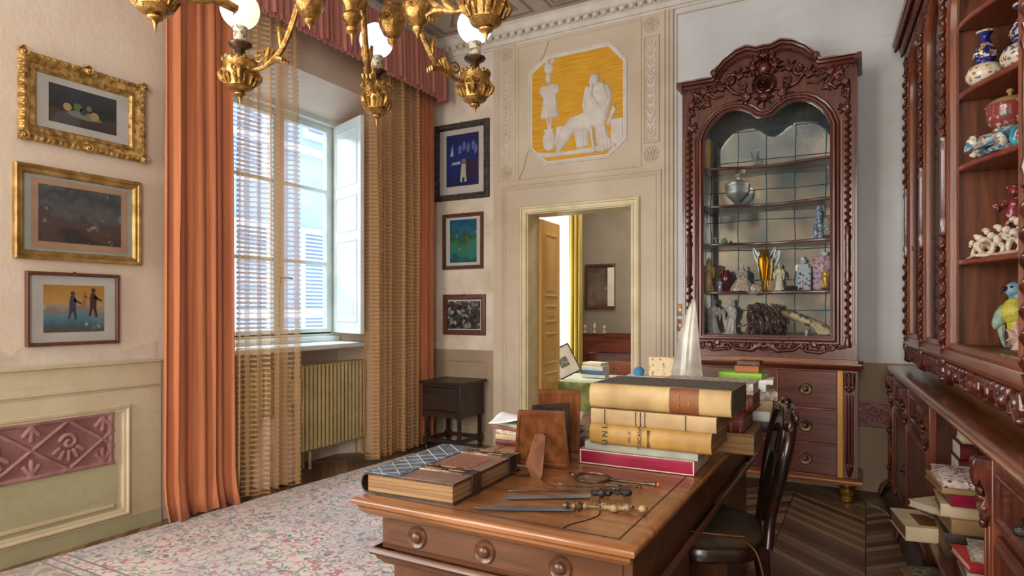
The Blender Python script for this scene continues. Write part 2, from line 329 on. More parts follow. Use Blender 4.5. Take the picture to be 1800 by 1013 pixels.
D['rug'] = rug_mat()

def floral(name, ground, cols, scale=40, rough=.2, size=.38, metal=0):
    """glazed ware: random dabs of the given colours on a ground"""
    m, t, out = nt(name); L = t.links.new
    b = node(t, 'BsdfPrincipled'); L(b.outputs[0], out.inputs[0]); b.inputs['Roughness'].default_value = rough; b.inputs['Metallic'].default_value = metal
    tc = node(t, 'TexCoord'); nd = node(t, 'TexNoise'); nd.inputs['Scale'].default_value = scale*.8; L(tc.outputs['Object'], nd.inputs[0])
    va = node(t, 'VectorMath', operation='SCALE'); L(nd.outputs['Color'], va.inputs[0]); va.inputs['Scale'].default_value = 2.2/scale
    vv = node(t, 'VectorMath', operation='ADD'); L(tc.outputs['Object'], vv.inputs[0]); L(va.outputs[0], vv.inputs[1])
    v = node(t, 'TexVoronoi'); v.inputs['Scale'].default_value = scale; L(vv.outputs[0], v.inputs['Vector'])
    s = node(t, 'SeparateColor'); L(v.outputs['Color'], s.inputs[0])
    r = ramp(t, [(i/len(cols), lin(c)) for i, c in enumerate(cols)], 'CONSTANT'); L(s.outputs[0], r.inputs[0])
    L(mixc(t, mth(t, 'LESS_THAN', v.outputs['Distance'], size), lin(ground), r.outputs[0]), b.inputs['Base Color']); return m
D['imari'] = floral('blue_gold_porcelain', '#1d2a70', ['#e6ddc8', '#b9953f', '#c9cfe0', '#a8b07a', '#8c4a4a', '#202a6a'], 55, size=.55)
D['imari_pale'] = floral('cream_blue_porcelain', '#ddd3bd', ['#25338a', '#b58f3a', '#7a8a5a', '#e8dfca', '#a8584a', '#3a4690'], 60, size=.42)
D['imari_blue'] = P('cobalt_glaze', '#151f66', '#26358a', rough=.15, scale=20)
D['rose_bowl'] = floral('rose_enamel', '#8a3f3c', ['#c7a9a4', '#9a4a46', '#b2b8ae', '#8a3f3c', '#5a6a5a'], 45, size=.4)
D['sea_glaze'] = floral('sea_blue_glaze', '#b8b4aa', ['#d9d2c6', '#3f9ab0', '#8a8078', '#e0dad0', '#2f7fa8', '#7a5a4a'], 38, size=.6)
D['bisque'] = floral('bisque_porcelain', '#d8cbb8', ['#e6dac8', '#c9b49c', '#e0d4c2', '#b0705e', '#d8c060', '#e8dfd0'], 60, rough=.4, size=.35)
D['redcoat'] = floral('red_painted_figure', '#8e3540', ['#a84a4c', '#d8b8a8', '#40302e', '#8e3540'], 50, size=.45)
D['blanc'] = P('grey_glazed_porcelain', '#a59b90', '#cfc8bf', rough=.3, scale=30)
D['darkcarving'] = P('dark_root_carving', '#2c1d18', '#6a5348', rough=.3, scale=30, coat=.3)
D['pinkjar'] = floral('pink_enamelled_jar', '#c9b3b4', ['#b86a72', '#d8c8c4', '#8a86b0', '#d09aa0', '#c0b4c8', '#a85a50'], 50, size=.5)
D['whitejar'] = floral('white_enamelled_jar', '#c3ced2', ['#c3ced2', '#5a6a8a', '#c3ced2', '#a85a6a', '#44604e', '#c3ced2'], 45, size=.42)
D['oxblood'] = P('oxblood_glaze', '#3c0d12', '#681a1e', rough=.15, scale=14)
D['ladyskirt'] = floral('lace_porcelain_skirt', '#b9a891', ['#d8cbb5', '#8f7a68', '#cdbfa8', '#a88f80', '#e4d8c4'], 70, size=.5)
D['bluefig'] = floral('blue_white_glaze', '#8a9ab0', ['#3a4a70', '#c9d0d8', '#54688a'], 70, size=.5)
D['yellowfig'] = P('yellow_gilt_figure', '#b07f1c', '#e0b448', rough=.35, scale=40, metal=.3)
D['brownbox'] = P('carved_brown_box', '#4a2c22', '#6e4a3a', rough=.5, scale=60, bump=.5, bscale=90)
D['speckle'] = floral('speckled_box', '#3a3a30', ['#7a7a62', '#2c2c28', '#a0a080'], 110, size=.5)
D['tusk'] = floral('painted_bone', '#c7b184', ['#c7b184', '#d6c49c', '#b39a68', '#4a3f52', '#8a7444', '#3f5a4a'], 26, rough=.4, size=.45)
D['parrot_blue'] = P('blue_feathers', '#5f87a0', '#88aab8', rough=.45, scale=40, stretch=(1, 1, .3), bump=.6, bscale=60)
D['parrot_yellow'] = P('yellow_feathers', '#b0a42c', '#d6cf5a', rough=.45, scale=30, bump=.6, bscale=60)
D['parrot_green'] = P('green_feathers', '#6f8f7c', '#a5b8a0', rough=.45, scale=30, bump=.5, bscale=60)
D['frosted_urn'] = P('white_ceramic', '#c8c8c0', '#dcdcd6', rough=.3, scale=8)
D['albumquilt'] = P('blue_grey_quilted_cover', '#4a5258', '#77808a', rough=.45, scale=30, metal=.2)
D['quilt_line'] = P('silver_quilt_line', '#9aa2a8', '#c0c6ca', rough=.4, metal=.4, scale=40)
D['album_side'] = P('album_brown_board', '#6d5048', '#8b6c5e', rough=.45, scale=14, bump=.1)
D['marble'] = floral('marbled_paper', '#c3b8ae', ['#8a5a68', '#d9d0c6', '#6a4458', '#b8a8a0', '#e0d8d0'], 60, rough=.6, size=.5)
D['marble_grey'] = floral('grey_marbled_paper', '#b5ab9c', ['#8a8074', '#d4ccc0', '#9a9084'], 60, rough=.6, size=.5)

# pictures: blotchy painted fields; each list is (lo colour .. hi colour) along z with noise
def painting(name, stops, axis=2, z0=0, z1=1, scale=7, amt=.35, blot=None):
    m, t, out = nt(name); L = t.links.new
    b = node(t, 'BsdfPrincipled'); L(b.outputs[0], out.inputs[0]); b.inputs['Roughness'].default_value = .7
    tc = node(t, 'TexCoord'); sp = node(t, 'SeparateXYZ'); L(tc.outputs['Object'], sp.inputs[0])
    n = node(t, 'TexNoise'); n.inputs['Scale'].default_value = scale; n.inputs['Detail'].default_value = 8; L(tc.outputs['Object'], n.inputs[0])
    h = mth(t, 'DIVIDE', mth(t, 'SUBTRACT', sp.outputs[axis], z0), z1-z0)
    f = mth(t, 'ADD', h, mth(t, 'MULTIPLY', mth(t, 'SUBTRACT', n.outputs[0], .5), amt*4))
    r = ramp(t, [(p, lin(c)) for p, c in stops]); L(f, r.inputs[0]); c = r.outputs[0]
    if blot:
        n2 = node(t, 'TexNoise'); n2.inputs['Scale'].default_value = blot[0]; n2.inputs['Detail'].default_value = 6; L(tc.outputs['Object'], n2.inputs[0])
        r2 = ramp(t, [(blot[2], (0, 0, 0, 1)), (blot[2]+.05, (1, 1, 1, 1))]); L(n2.outputs[0], r2.inputs[0]); c = mixc(t, r2.outputs[0], c, lin(blot[1]))
    L(c, b.inputs['Base Color']); return m
# ---------------------------------------------------------------- mesh helpers
class MB:
    def __init__(s): s.v = []; s.f = []; s.uv = {}; s.T = None
    def add(s, vs, fs, uvs=None):
        n = len(s.v)
        if s.T is not None: vs = [tuple(s.T @ Vector(p)) for p in vs]
        s.v += [tuple(map(float, p)) for p in vs]; s.f += [tuple(i+n for i in f) for f in fs]
        if uvs:
            for i, q in enumerate(uvs): s.uv[n+i] = q
        return s
    def box(s, c, d, rz=0, M=None):
        vs = [(sx*d[0]/2, sy*d[1]/2, sz*d[2]/2) for sx in (-1, 1) for sy in (-1, 1) for sz in (-1, 1)]
        R = Matrix.Rotation(rz, 3, 'Z') if M is None else M
        vs = [tuple(R @ Vector(p) + Vector(c)) for p in vs]
        return s.add(vs, [(0, 1, 3, 2), (4, 6, 7, 5), (0, 4, 5, 1), (2, 3, 7, 6), (0, 2, 6, 4), (1, 5, 7, 3)])
    def bx(s, x0, x1, y0, y1, z0, z1):
        return s.box(((x0+x1)/2, (y0+y1)/2, (z0+z1)/2), (abs(x1-x0), abs(y1-y0), abs(z1-z0)))
    def loft(s, rings, closed=True, caps=True, loop=False, uvs=None):
        n = len(rings[0]); vs = [p for r in rings for p in r]; fs = []
        m = len(rings)
        for i in range(m if loop else m-1):
            a, b = i*n, ((i+1) % m)*n
            for j in range(n if closed else n-1):
                k = (j+1) % n; fs.append((a+j, a+k, b+k, b+j))
        if caps and closed and not loop: fs += [tuple(range(n))[::-1], tuple((m-1)*n+j for j in range(n))]
        return s.add(vs, fs, uvs)
    def lathe(s, c, prof, n=20, mod=None, R=None, sy=1, caps=True):
        rings = []
        for r, z in prof:
            ring = []
            for j in range(n):
                a = 2*PI*j/n; rr = max(r, 1e-4)*(mod(a, z) if mod else 1)
                p = Vector((rr*math.cos(a), rr*math.sin(a)*sy, z))
                if R is not None: p = R @ p
                ring.append(tuple(p+Vector(c)))
            rings.append(ring)
        return s.loft(rings, caps=caps)
    def tube(s, pts, r, n=8, closed=False, caps=True, sq=1):
        pts = [Vector(p) for p in pts]; m = len(pts); rings = []; up = None
        for i in range(m):
            a = pts[(i-1) % m] if closed or i > 0 else pts[i]; b = pts[(i+1) % m] if closed or i < m-1 else pts[i]
            tan = (b-a); tan = tan.normalized() if tan.length > 1e-9 else Vector((0, 0, 1))
            if up is None: up = tan.orthogonal().normalized()
            up = (up - tan*up.dot(tan)); up = up.normalized() if up.length > 1e-6 else tan.orthogonal().normalized()
            sd = tan.cross(up); rr = r[i] if hasattr(r, '__len__') else r
            rings.append([tuple(pts[i] + (up*math.cos(2*PI*j/n) + sd*math.sin(2*PI*j/n)*sq)*rr) for j in range(n)])
        return s.loft(rings, caps=caps, loop=closed)
    def ball(s, c, r, n=12, m=8, R=None):
        r = (r, r, r) if not hasattr(r, '__len__') else r
        rings = []
        for i in range(1, m):
            t = PI*i/m; rings.append([])
            for j in range(n):
                a = 2*PI*j/n; p = Vector((r[0]*math.sin(t)*math.cos(a), r[1]*math.sin(t)*math.sin(a), -r[2]*math.cos(t)))
                if R is not None: p = R @ p
                rings[-1].append(tuple(p+Vector(c)))
        k = len(s.v); s.loft(rings, caps=False)
        b = Vector((0, 0, -r[2])); tp = Vector((0, 0, r[2]))
        if R is not None: b = R @ b; tp = R @ tp
        T, s.T = s.T, None
        e = [b+Vector(c), tp+Vector(c)]
        if T is not None: e = [T @ p for p in e]
        nb = len(s.v); s.v += [tuple(e[0]), tuple(e[1])]
        for j in range(n):
            q = (j+1) % n; s.f.append((nb, k+q, k+j)); o = k+(m-2)*n; s.f.append((nb+1, o+j, o+q))
        s.T = T; return s
    def prism(s, poly, F, w0, w1):
        n = len(poly); vs = [F(u, v, w0) for u, v in poly]+[F(u, v, w1) for u, v in poly]
        return s.add(vs, [tuple(range(n))[::-1], tuple(range(n, 2*n))]+[(i, (i+1) % n, n+(i+1) % n, n+i) for i in range(n)])
    def ring(s, poly, prof, F, closed=True, caploop=True):
        """sweep a profile [(inset, height)] round a polygon (counter-clockwise insets go inwards)"""
        n = len(poly); A = sum(poly[i][0]*poly[(i+1) % n][1]-poly[(i+1) % n][0]*poly[i][1] for i in range(n))
        sg = 1 if A > 0 else -1; mit = []
        for i in range(n):
            p = Vector(poly[i]); a = Vector(poly[i-1]) if closed or i else None; b = Vector(poly[(i+1) % n]) if closed or i < n-1 else None
            def nrm(q): q = q.normalized(); return Vector((-q.y, q.x))*sg
            if a is None: m_ = nrm(b-p)
            elif b is None: m_ = nrm(p-a)
            else:
                n1, n2 = nrm(p-a), nrm(b-p); m_ = n1+n2; m_ = m_/max(m_.dot(n1), .3) if m_.length > 1e-6 else n1
            mit.append(m_)
        rings = [[F(poly[i][0]+mit[i].x*d, poly[i][1]+mit[i].y*d, h) for i in range(n)] for d, h in prof]
        return s.loft(rings, closed=closed, caps=False, loop=caploop and len(prof) > 2)
    def bridge(s, outer, inner, F, w0, w1, closed=True):
        n = len(outer); vs = [F(*p, w) for w in (w0, w1) for ps in (outer, inner) for p in ps]; fs = []
        for i in range(n if closed else n-1):
            j = (i+1) % n
            fs += [(i, j, n+j, n+i), (2*n+i, 3*n+i, 3*n+j, 2*n+j), (i, 2*n+i, 2*n+j, j), (n+i, n+j, 3*n+j, 3*n+i)]
        if not closed: fs += [(0, n, 3*n, 2*n), (n-1, 3*n-1, 4*n-1, 2*n-1)]
        return s.add(vs, fs)
    def grid(s, fn, nu, nv, uvf=None, closed=False):
        vs = [fn(i/(nu-1), j/(nv-1)) for i in range(nu) for j in range(nv)]
        uv = [uvf(i/(nu-1), j/(nv-1)) for i in range(nu) for j in range(nv)] if uvf else None
        return s.add(vs, [(i*nv+j, (i+1)*nv+j, (i+1)*nv+j+1, i*nv+j+1) for i in range(nu-1) for j in range(nv-1)], uv)
    def height(s, F, u0, u1, v0, v1, nu, nv, hf, trim=True, eps=1e-4):
        U, V = np.meshgrid(np.linspace(u0, u1, nu), np.linspace(v0, v1, nv), indexing='ij'); H = np.maximum(hf(U, V), -.0035)
        keep = H > eps; idx = -np.ones(H.shape, int); vs = []; fs = []
        use = np.zeros(H.shape, bool)
        for i in range(nu-1):
            for j in range(nv-1):
                if (not trim) or keep[i:i+2, j:j+2].any(): use[i:i+2, j:j+2] = True; fs.append((i, j))
        for i, j in zip(*np.nonzero(use)): idx[i, j] = len(vs); vs.append(F(U[i, j], V[i, j], H[i, j]))
        return s.add(vs, [(idx[i, j], idx[i+1, j], idx[i+1, j+1], idx[i, j+1]) for i, j in fs])
    def build(s, name, mat, parent=None, local=False, bev=0, ang=38, flat=False, nofix=False):
        me = bpy.data.meshes.new(name); me.from_pydata(s.v, [], s.f)
        if s.uv:
            ul = me.uv_layers.new(name='UVMap')
            for lp in me.loops: ul.data[lp.index].uv = s.uv.get(lp.vertex_index, (0, 0))
        bm = bmesh.new(); bm.from_mesh(me)
        if not s.uv: bmesh.ops.remove_doubles(bm, verts=bm.verts, dist=2e-5)
        if not nofix: bmesh.ops.recalc_face_normals(bm, faces=bm.faces)
        for f in bm.faces: f.smooth = not flat
        bm.to_mesh(me); bm.free()
        if not flat: me.set_sharp_from_angle(angle=math.radians(ang))
        me.materials.append(D[mat] if isinstance(mat, str) else mat)
        o = bpy.data.objects.new(name, me); COL.objects.link(o)
        if parent is not None:
            o.parent = parent
            if not local: o.matrix_parent_inverse = wmat(parent).inverted()
        if bev:
            b = o.modifiers.new('bevel', 'BEVEL'); b.width = bev; b.segments = 2; b.limit_method = 'ANGLE'; b.angle_limit = math.radians(40); b.harden_normals = False
        return o
def wmat(o):
    m = Matrix.Translation(o.location) @ Matrix.Rotation(o.rotation_euler.z, 4, 'Z')
    if o.parent: m = wmat(o.parent) @ o.matrix_parent_inverse @ m
    return m
def thing(name, label, cat, loc=(0, 0, 0), rz=0, group=None):
    o = bpy.data.objects.new(name, None); COL.objects.link(o); o.location = loc; o.rotation_euler = (0, 0, rz)
    o.empty_display_size = .1; o['label'] = label; o['category'] = cat
    if group: o['group'] = group
    return o
def tag(o, label, cat, group=None, kind=None):
    o['label'] = label; o['category'] = cat
    if group: o['group'] = group
    if kind: o['kind'] = kind
    return o
def struct(o, label=None, cat=None):
    o['kind'] = 'structure'
    if label: o['label'] = label; o['category'] = cat
    return o
def copy_tree(o, parent=None, loc=None):
    c = o.copy(); COL.objects.link(c)
    if parent is not None: c.parent = parent
    for ch in list(o.children):
        copy_tree(ch, c)
    return c
def onback(y0): return lambda u, v, w=0: (u, y0-w, v)          # faces the camera side
def onleft(x0): return lambda u, v, w=0: (x0+w, u, v)          # faces into the room
def onfloor(z0): return lambda u, v, w=0: (u, v, z0+w)
def rect(u0, u1, v0, v1): return [(u0, v0), (u1, v0), (u1, v1), (u0, v1)]
def arc(cx, cy, r, a0, a1, n, ry=None):
    return [(cx+r*math.cos(math.radians(a0+(a1-a0)*i/(n-1))), cy+(ry or r)*math.sin(math.radians(a0+(a1-a0)*i/(n-1)))) for i in range(n)]
def spiral(cx, cy, r0, r1, a0, turns, n=26, d=1):
    return [(cx+(r0+(r1-r0)*i/(n-1))*math.cos(math.radians(a0)+d*turns*2*PI*i/(n-1)), cy+(r0+(r1-r0)*i/(n-1))*math.sin(math.radians(a0)+d*turns*2*PI*i/(n-1))) for i in range(n)]
def bez(p0, p1, p2, p3, n=14):
    o = []
    for i in range(n):
        t = i/(n-1); a = (1-t)**3; b = 3*t*(1-t)**2; c = 3*t*t*(1-t); d = t**3
        o.append(tuple(a*p0[k]+b*p1[k]+c*p2[k]+d*p3[k] for k in range(len(p0))))
    return o
def smooth_path(pts, n=8, closed=False):
    """Catmull-Rom through points"""
    P_ = [Vector(p) for p in pts]; m = len(P_); out = []
    rngs = range(m) if closed else range(m-1)
    for i in rngs:
        g = lambda k: P_[k % m] if closed else P_[max(0, min(m-1, k))]
        a, b, c, d = g(i-1), g(i), g(i+1), g(i+2)
        for j in range(n):
            t = j/n; out.append(tuple(.5*((2*b)+(c-a)*t+(2*a-5*b+4*c-d)*t*t+(-a+3*b-3*c+d)*t**3)))
    if not closed: out.append(tuple(P_[-1]))
    return out
def strokes_h(S, blobs=(), under=0):
    """height function: rounded strokes S=[(pts, width(s), height)], blobs=[(cx,cy,rx,ry,h)]"""
    def hf(U, V):
        H = np.full(U.shape, -1.0)
        for pts, wd, h in S:
            n = len(pts)
            for i in range(n-1):
                (ax, ay), (bx_, by) = pts[i], pts[i+1]
                w0 = wd if not hasattr(wd, '__len__') else wd[0]+(wd[1]-wd[0])*i/(n-1)
                m = (U > min(ax, bx_)-w0) & (U < max(ax, bx_)+w0) & (V > min(ay, by)-w0) & (V < max(ay, by)+w0)
                if not m.any(): continue
                dx, dy = bx_-ax, by-ay; L2 = dx*dx+dy*dy+1e-12
                t = np.clip(((U[m]-ax)*dx+(V[m]-ay)*dy)/L2, 0, 1)
                d = np.hypot(U[m]-ax-t*dx, V[m]-ay-t*dy)
                v = np.where(d < w0, h*np.sqrt(np.clip(1-(d/w0)**2, 0, 1)), -1); H[m] = np.maximum(H[m], v)
        for cx, cy, rx, ry, h in blobs:
            q = ((U-cx)/rx)**2+((V-cy)/ry)**2; H = np.maximum(H, np.where(q < 1, h*np.sqrt(np.clip(1-q, 0, 1)), -1))
        return H
    return hf
def poly_h(poly, h, r, folds=None):
    def hf(U, V):
        n = len(poly); ins = np.zeros(U.shape, bool); D_ = np.full(U.shape, 9.)
        for i in range(n):
            ax, ay = poly[i]; bx_, by = poly[(i+1) % n]
            c = ((ay > V) != (by > V)); xi = (bx_-ax)*(V-ay)/((by-ay) if abs(by-ay) > 1e-12 else 1e-12)+ax
            ins ^= c & (U < xi)
            dx, dy = bx_-ax, by-ay; L2 = dx*dx+dy*dy+1e-12; t = np.clip(((U-ax)*dx+(V-ay)*dy)/L2, 0, 1)
            D_ = np.minimum(D_, np.hypot(U-ax-t*dx, V-ay-t*dy))
        k = np.clip(D_/r, 0, 1); H = np.where(ins, h*np.sqrt(1-(1-k)**2), -1)
        if folds is not None: H = np.where(ins, H+folds(U, V)*np.clip(D_/.012, 0, 1), -1)
        return H
    return hf
def hmax(*fs): return lambda U, V: np.maximum.reduce([f(U, V) for f in fs])
def rope(mb, x, y, z0, z1, r=.017, pitch=.07, amp=.45, n=10, sy=1):
    """barley-twist column"""
    m = max(6, int((z1-z0)/pitch*9)); rings = []
    for i in range(m+1):
        z = z0+(z1-z0)*i/m; ph = 2*PI*(z-z0)/pitch; cx, cy = x+r*amp*math.cos(ph), y+r*amp*math.sin(ph)*sy
        rings.append([(cx+r*.8*math.cos(2*PI*j/n), cy+r*.8*math.sin(2*PI*j/n), z) for j in range(n)])
    mb.loft(rings)
def text_mesh(s, size, name, mat, parent, M, ext=.0004):
    cu = bpy.data.curves.new(name, 'FONT'); cu.body = s; cu.size = size; cu.align_x = 'CENTER'; cu.align_y = 'CENTER'; cu.extrude = ext
    o = bpy.data.objects.new(name, cu); COL.objects.link(o)
    dg = bpy.context.evaluated_depsgraph_get(); me = bpy.data.meshes.new_from_object(o.evaluated_get(dg))
    bpy.data.objects.remove(o); me.transform(M); me.materials.clear(); me.materials.append(D[mat])
    r = bpy.data.objects.new(name, me); COL.objects.link(r); r.parent = parent
    r.matrix_parent_inverse = wmat(parent).inverted()
    return r
# ---------------------------------------------------------------- room shell
LX, BY, CZ = -3.95, 5.45, 4.12
FL, FB, FF = onleft(LX), onback(BY), onfloor(0)
struct(MB().bx(-4.45, 1.15, -2.4, 5.45, -.06, 0).build('floor', 'parquet', flat=True))
struct(MB().bx(-4.45, 1.15, -2.4, 5.6, CZ, CZ+.08).build('ceiling', 'ceiling', flat=True))
m = MB(); FZ = lambda u, v, w=0: (u, v, w)
m.prism([(LX, -2.4), (LX, 2.98), (-4.35, 3.12), (-4.5, 3.12), (-4.5, -2.4)], FZ, 0, CZ)
m.prism([(LX, 4.80), (LX, 5.6), (-4.5, 5.6), (-4.5, 4.42), (-4.35, 4.42)], FZ, 0, CZ)
m.prism([(LX, 3.27), (LX, CZ), (-4.5, CZ), (-4.5, 3.07), (-4.35, 3.07)], lambda u, v, w: (u, w, v), 2.98, 4.80)
m.prism([(-4.5, 0), (-4.5, 1.06), (-4.33, 1.06), (-4.33, 0)], lambda u, v, w: (u, w, v), 3.0, 4.75)
struct(m.build('wall_left', 'plaster_left', flat=True))
m = MB(); m.bx(-4.5, -2.833, BY, BY+.2, 0, CZ); m.bx(-1.80, 1.15, BY, BY+.2, 0, CZ); m.bx(-2.833, -1.80, BY, BY+.2, 2.27, CZ)
struct(m.build('wall_back', 'plaster_back', flat=True))
struct(MB().bx(1.05, 1.15, -2.4, 5.45, 0, CZ).build('wall_right', 'plaster_back', flat=True))
struct(MB().bx(-4.5, 1.15, -2.5, -2.4, 0, CZ).build('wall_rear', 'plaster_stone', flat=True))
# left wall: painted dado with a recessed panel and its carved frieze
m = MB(); m.bx(LX, LX+.014, -2.4, 2.475, 0, 1.03); struct(m.build('trim_dado_left', 'plaster_dado', flat=True))
m = MB()
for z, h, w_ in ((1.03, .014, .030), (.885, .012, .024), (.868, .008, .018)):
    m.bx(LX, LX+w_, -2.4, 2.478, z-h/2, z+h/2)
m.ring([(-.6, .10), (2.275, .10), (2.275, .775), (-.6, .775)], [(0, .012), (.006, .034), (.018, .038), (.026, .026), (.040, .026), (.048, .016), (.060, .012)], FL, caploop=False)
m.bx(LX, LX+.028, -.55, 2.18, .172, .192)
struct(m.build('trim_panel_left', 'plaster_dado', bev=.003))
r_ = random.Random(12); up_e = [(y_/20, 1.10+.05*r_.random()+(.03 if y_ % 7 < 3 else 0)) for y_ in range(49, 4, -1)]
struct(MB().prism([(.25, 1.046), (2.45, 1.046)]+up_e, FL, 0, .0025).build('trim_scraped_plaster', 'plaster_white', flat=True))
m = MB(); m.bx(LX+.013, LX+.016, -.55, 2.20, .10, .43); m.bx(LX, LX+.02, -2.4, 2.475, 0, .085)
struct(m.build('trim_lower_panel_left', 'plaster_green', flat=True))
def frieze(F, u0, u1, z0, z1, ph, per, name, res=250, w0=.016):
    h = z1-z0; zc = (z0+z1)/2; m = MB(); m.prism(rect(u0, u1, z0, z1), F, w0-.006, w0); g = m.build(name, 'frieze', flat=True); struct(g)
    S = [([(u0, z0+.012), (u1, z0+.012)], .014, .012), ([(u0, z1-.012), (u1, z1-.012)], .014, .012), ([(u1-.018, z0), (u1-.018, z1)], .018, .012)]; B = []
    c = ph
    while c > u0: c -= per
    while c < u1+per:
        S += [([(c-per/2, zc), (c, z1-.02)], .011, .012), ([(c, z1-.02), (c+per/2, zc)], .011, .012), ([(c-per/2, zc), (c, z0+.02)], .011, .012), ([(c, z0+.02), (c+per/2, zc)], .011, .012)]
        S += [(spiral(c, zc+.02, .008, .045, 90, 1.2, 20), .012, .016)]
        for k in range(5):
            a = math.radians(210+k*30); S.append(([(c+.055*math.cos(a), zc+.01+.05*math.sin(a)), (c+.085*math.cos(a), zc+.01+.09*math.sin(a))], (.013, .004), .010))
        for sx in (-1, 1):
            for zz_, sg in ((z1-.03, -1), (z0+.03, 1)):
                for k in (-1, 0, 1): S.append(([(c+sx*per/2, zz_), (c+sx*per/2+k*.035, zz_+sg*.07*(1 if k == 0 else .6))], (.014, .004), .011))
        c += per
    m = MB(); hf = strokes_h(S)
    m.height(lambda u, v, w: F(u, v, w0+w), u0, u1, z0, z1, max(20, int((u1-u0)*res)), int(h*res), hf, eps=.0008)
    struct(m.build(name+'_relief', 'frieze_hi'))
frieze(FL, .35, 2.18, .43, .745, 1.933, .368, 'trim_frieze_left', 200)
# back wall, left corner zone
FBp = FB
m = MB(); m.bx(LX, -3.215, BY-.010, BY, 0, .945); struct(m.build('trim_dado_corner', 'plaster_tan', flat=True))
m = MB(); m.ring(rect(-3.78, -3.30, .10, .84), [(0, .010), (.006, .018), (.014, .018), (.02, .010)], FB, caploop=False); m.bx(LX, -3.215, BY-.024, BY, .0, .13)
struct(m.build('trim_dado_corner_panel', 'plaster_tan'))
m = MB(); m.bx(LX, -3.215, BY-.006, BY, .945, 3.9); struct(m.build('trim_plaster_corner', 'plaster_white', flat=True))
m = MB(); m.bx(-3.86, -3.283, BY-.011, BY, 1.52, 1.733); struct(m.build('trim_plaster_patch', 'plaster_white', flat=True))
# door bay: stone-coloured painted surround
m = MB(); W_ = .03
m.bx(-3.215, -2.90, BY-W_, BY, 0, CZ-.2); m.bx(-1.76, -1.457, BY-W_, BY, 0, CZ-.2); m.bx(-2.90, -1.76, BY-W_, BY, 2.33, CZ-.2)
struct(m.build('trim_door_bay', 'plaster_stone', flat=True))
FD = onback(BY-W_); mould = [(0, 0), (.004, .014), (.014, .016), (.020, .006), (.030, .006), (.034, 0)]
m = MB()
m.ring([(-3.117, 0), (-3.117, 2.565), (-1.531, 2.565), (-1.531, 0)], mould, FD, closed=False, caploop=False)
m.ring([(-3.08, 0), (-3.08, 2.525), (-1.575, 2.525), (-1.575, 0)], [(0, 0), (.004, .007), (.010, .007), (.014, 0)], FD, closed=False, caploop=False)
m.ring(rect(-2.945, -1.707, 2.60, 3.895), [(0, 0), (.004, .008), (.012, .008), (.016, 0)], FD, caploop=False)
m.ring(rect(-3.165, -2.965, 2.60, 3.93), [(0, 0), (.004, .006), (.010, .006), (.014, 0)], FD, caploop=False)
m.ring(rect(-1.695, -1.548, 2.80, 3.73), mould, FD, caploop=False)
for x in (-1.475, -1.51): m.bx(x-.008, x+.008, BY-W_-.014, BY-W_, 0, 3.92)
m.bx(-1.457, -1.435, BY-.028, BY, 0, 3.92); m.bx(-1.415, -1.405, BY-.014, BY, 0, 3.88); m.bx(-1.405, .2, BY-.014, BY, 3.868, 3.88)
struct(m.build('trim_door_bay_mouldings', 'plaster_stone'))
oc = [(-2.82, 3.623), (-2.82, 2.884), (-2.638, 2.716), (-2.02, 2.716), (-1.842, 2.866), (-1.842, 3.574), (-1.998, 3.752), (-2.62, 3.749)]
m = MB(); m.ring(oc, [(-.006, 0), (0, .012), (.010, .014), (.018, .004), (.036, .004), (.042, -.004)], FD, caploop=False); struct(m.build('trim_octagon_moulding', 'stucco'))
oi = [(-2.785, 3.605), (-2.785, 2.90), (-2.625, 2.752), (-2.032, 2.752), (-1.877, 2.883), (-1.877, 3.562), (-2.012, 3.716), (-2.606, 3.713)]
struct(MB().prism(oi, FD, 0, .003).build('trim_octagon_ground', 'yellow_ground', flat=True))
body = [(-2.09, 3.414), (-2.009, 3.368), (-1.98, 3.3), (-1.977, 3.224), (-2.009, 3.128), (-2.046, 3.017), (-2.144, 3.018), (-2.199, 2.989), (-2.324, 3.004), (-2.345, 2.99), (-2.423, 2.889), (-2.494, 2.816), (-2.535, 2.821), (-2.516, 2.94), (-2.48, 3.028), (-2.43, 3.086), (-2.38, 3.131), (-2.254, 3.149), (-2.265, 3.218), (-2.243, 3.305), (-2.204, 3.356), (-2.157, 3.381)]
fold = lambda a, f, d: (lambda U, V: d*np.sin((U*math.cos(a)+V*math.sin(a))*f))
